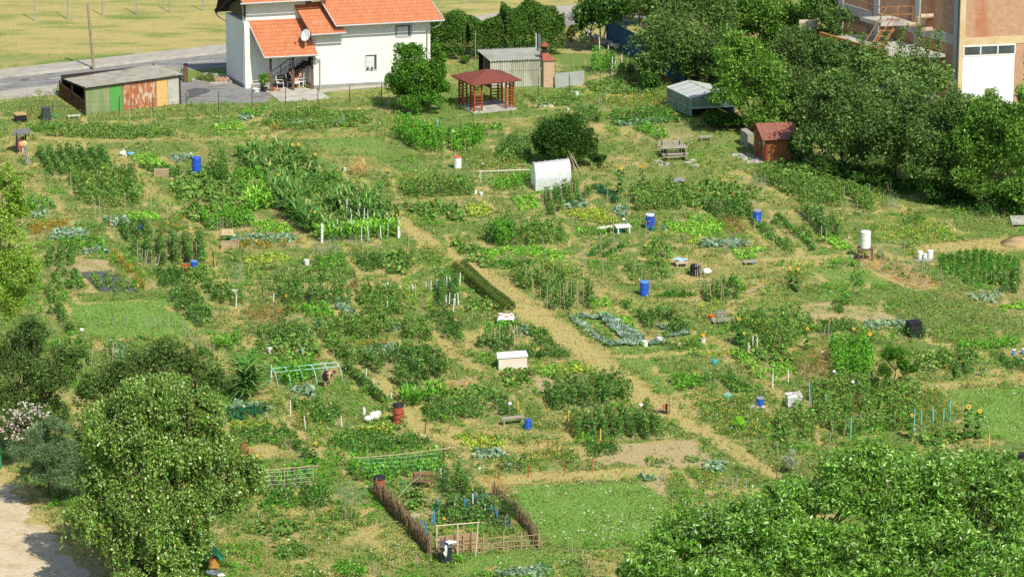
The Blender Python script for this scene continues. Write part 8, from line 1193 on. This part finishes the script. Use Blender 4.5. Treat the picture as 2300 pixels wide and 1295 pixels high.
for i, (x, y, s, lab) in enumerate([(1442, 424, .95, 'second dark sunflower stalk right of the tallest one by the tunnel'), (2172, 985, 1.15, 'left of the twin orange-yellow sunflowers at the right'), (2196, 985, 1.0, 'right of the twin orange-yellow sunflowers at the right'), (655, 372, .9, 'sunflower above the maize, left one of the upper group'), (668, 374, .95, 'sunflower above the maize, second from left of the upper group'), (674, 372, .8, 'sunflower above the maize, right one of the upper group'), (707, 388, .8, 'sunflower above the maize, nearer the track'), (693, 385, .7, 'small sunflower beside the one nearest the track'),
    (623, 438, .85, 'sunflower poking out of the dark maize row'), (704, 520, .8, 'sunflower at the left of the white-staked maize'), (870, 420, .7, 'sunflower on the right flank of the maize'), (645, 710, .8, 'sunflower among the tomatoes at centre left'), (1659, 775, 1, 'sunflower in the tangle right of the yellow bucket'), (1948, 810, 1, 'sunflower above the rounded mass of vines'), (1915, 785, .8, 'sunflower left of the small fruit tree'), (1790, 655, .9, 'sunflower in the sunflower clump, right'), (1775, 650, .8, 'sunflower in the sunflower clump, left'), (2043, 985, .85, 'sunflower between the turquoise stakes'), (1812, 785, .8, 'sunflower beside the pale flowers right'), (708, 1045, .8, 'sunflower left of the trellised beans'), (577, 1068, .7, 'yellow bloom at the left end of the pale trellis pole'), (994, 1210, .7, 'sunflower inside the pale wooden frame'), (1668, 790, .7, 'lower sunflower in the tangle right of the yellow bucket')]):
    dup(SFP, G(x, y), RNG.uniform(-.8, .8), lab, 'sunflowers', s)
SFP['group'] = 'sunflowers'
# ---------------- grass, weeds and clover blossom over the whole ground ----------------
def scatter_ground(n, seed):
    rng = np.random.default_rng(seed); px = rng.uniform(-60, 2360, n); py = rng.uniform(90, 1330, n) ; s = np.array([tuple(G(a, b))[:2] for a, b in zip(px, py)]) if False else None
    b = (py - 647.5) / FPX; a = (px - 1150) / FPX; dz = SP + b * CP; dyv = CP - b * SP; t = HCAM / dz; return a * t, dyv * t, px, py
def keep_off(px, py):   # nothing grows on road, driveway, terrace, gravel or under buildings
    bad = (py < 216 - .1138 * px) & (px < 1290); bad |= (px < 440) & (py < 205) & (px > 130); bad |= inpoly(px, py, [(132, 178), (192, 262), (412, 234), (412, 160)]); bad |= inpoly(px, py, [(404, 236), (600, 232), (745, 223), (880, 190), (970, 188), (960, 100), (400, 150)])
    bad |= inpoly(px, py, [(-100, 1020), (12, 1072), (40, 1120), (95, 1180), (155, 1235), (215, 1300), (230, 1400), (-100, 1400)]); bad |= inpoly(px, py, [(1025, 238), (1064, 258), (1160, 248), (1110, 226)]); bad |= inpoly(px, py, [(1099, 200), (1245, 198), (1225, 165), (1072, 168)]); bad |= inpoly(px, py, [(1693, 345), (1721, 368), (1787, 366), (1760, 340)]); bad |= inpoly(px, py, [(1499, 240), (1553, 267), (1627, 263), (1580, 238)])
    bad |= (py < 150) & (px > 1250) | (py < 300) & (px > 1900); return ~bad
x, y, px, py = scatter_ground(400000, 5); k = keep_off(px, py); x, y = x[k], y[k]; d_, s_, c_ = masks(x, y); rr = RNG.uniform(0, 1, len(x))
k = rr < np.clip(1 - s_ * .93 - np.clip(d_ - .6, 0, 1) * 1.5, .05, 1); x, y, d_, c_ = x[k], y[k], d_[k], c_[k]; n = len(x); hgt = vnoise(x, y, 1.2, 12)
t = tints(n, [(.17, .245, .05, 4), (.24, .31, .08, 3), (.12, .17, .03, 2)], .2); t2 = tints(n, [(.52, .41, .16, 3), (.42, .34, .11, 3), (.26, .28, .07, 2)], .15); u = (RNG.uniform(0, 1, n) < d_ * 1.15 + .04)[:, None]; t = np.where(u, t2, t); t3 = tints(n, [(.15, .29, .045, 3), (.21, .36, .075, 2)], .15); t = np.where((c_ > RNG.uniform(0, 1, n))[:, None] & ~u, t3, t)
P3 = np.column_stack([x, y, .02 + .07 * RNG.uniform(0, 1, n) * hgt]); tag(leaves('grass', P3, .085 + .05 * hgt, t, .45, .35, origin=(0, 230, 0)), kind='stuff')
# loose weeds in clumps between the plots
x, y, px, py = scatter_ground(46000, 6); k = keep_off(px, py) & (py > 200); x, y = x[k], y[k]; d_, s_, c_ = masks(x, y); nz = vnoise(x, y, 1.6, 21) * .6 + vnoise(x, y, .5, 22) * .4; k = (nz > .41) & (d_ < .66) & (s_ < .5) & (c_ < .5); x, y, nz = x[k], y[k], nz[k]
L_ = dome(np.column_stack([x, y, 0 * x]), 16, .19, .26); L_[:, 2] *= np.repeat(.3 + 2.2 * np.clip(nz - .42, 0, .4) * 2.4, 16); kind_ = np.repeat(vnoise(x, y, 2.2, 30), 16)
t = np.where((kind_ < .36)[:, None], tints(len(L_), PAL['weeds']), np.where((kind_ > .62)[:, None], tints(len(L_), PAL['bright']), tints(len(L_), PAL['mixed']))); fl = RNG.uniform(0, 1, len(L_)) < .022; t[fl] = tints(fl.sum(), [(.85, .82, .75, 2), (.85, .6, .08, 2), (.8, .3, .08, 1)]); tag(leaves('weeds', L_, .115, t, .45, .5, origin=(0, 230, 0)), kind='stuff')
# white clover heads and daisies
x, y, px, py = scatter_ground(90000, 8); k = keep_off(px, py); x, y, px, py = x[k], y[k], px[k], py[k]; d_, s_, c_ = masks(x, y); cl = vnoise(x, y, 1.3, 40) * .5 + vnoise(x, y, .4, 41) * .5; big = inpoly(px, py, [(1150, 1095), (1450, 1080), (1500, 1120), (1480, 1210), (1240, 1225), (1180, 1170)]) | inpoly(px, py, [(2060, 885), (2300, 870), (2300, 1000), (2200, 960)]) | inpoly(px, py, [(1500, 990), (1640, 1010), (1700, 1080), (1600, 1050)])
k = RNG.uniform(0, 1, len(x)) < np.where(big, np.clip((cl - .46) * 3.4, 0, .8), np.where(c_ > .5, np.clip((cl - .5) * .9, 0, .2), .018)); k &= s_ < .5; x, y = x[k], y[k]
P3 = np.column_stack([x, y, RNG.uniform(.08, .14, len(x))]); tag(leaves('white_clover_flowers', P3, .065, tints(len(x), [(.85, .85, .80, 5), (.8, .7, .7, 1)], .05), .95, 1.5, origin=(0, 230, 0)), kind='stuff')
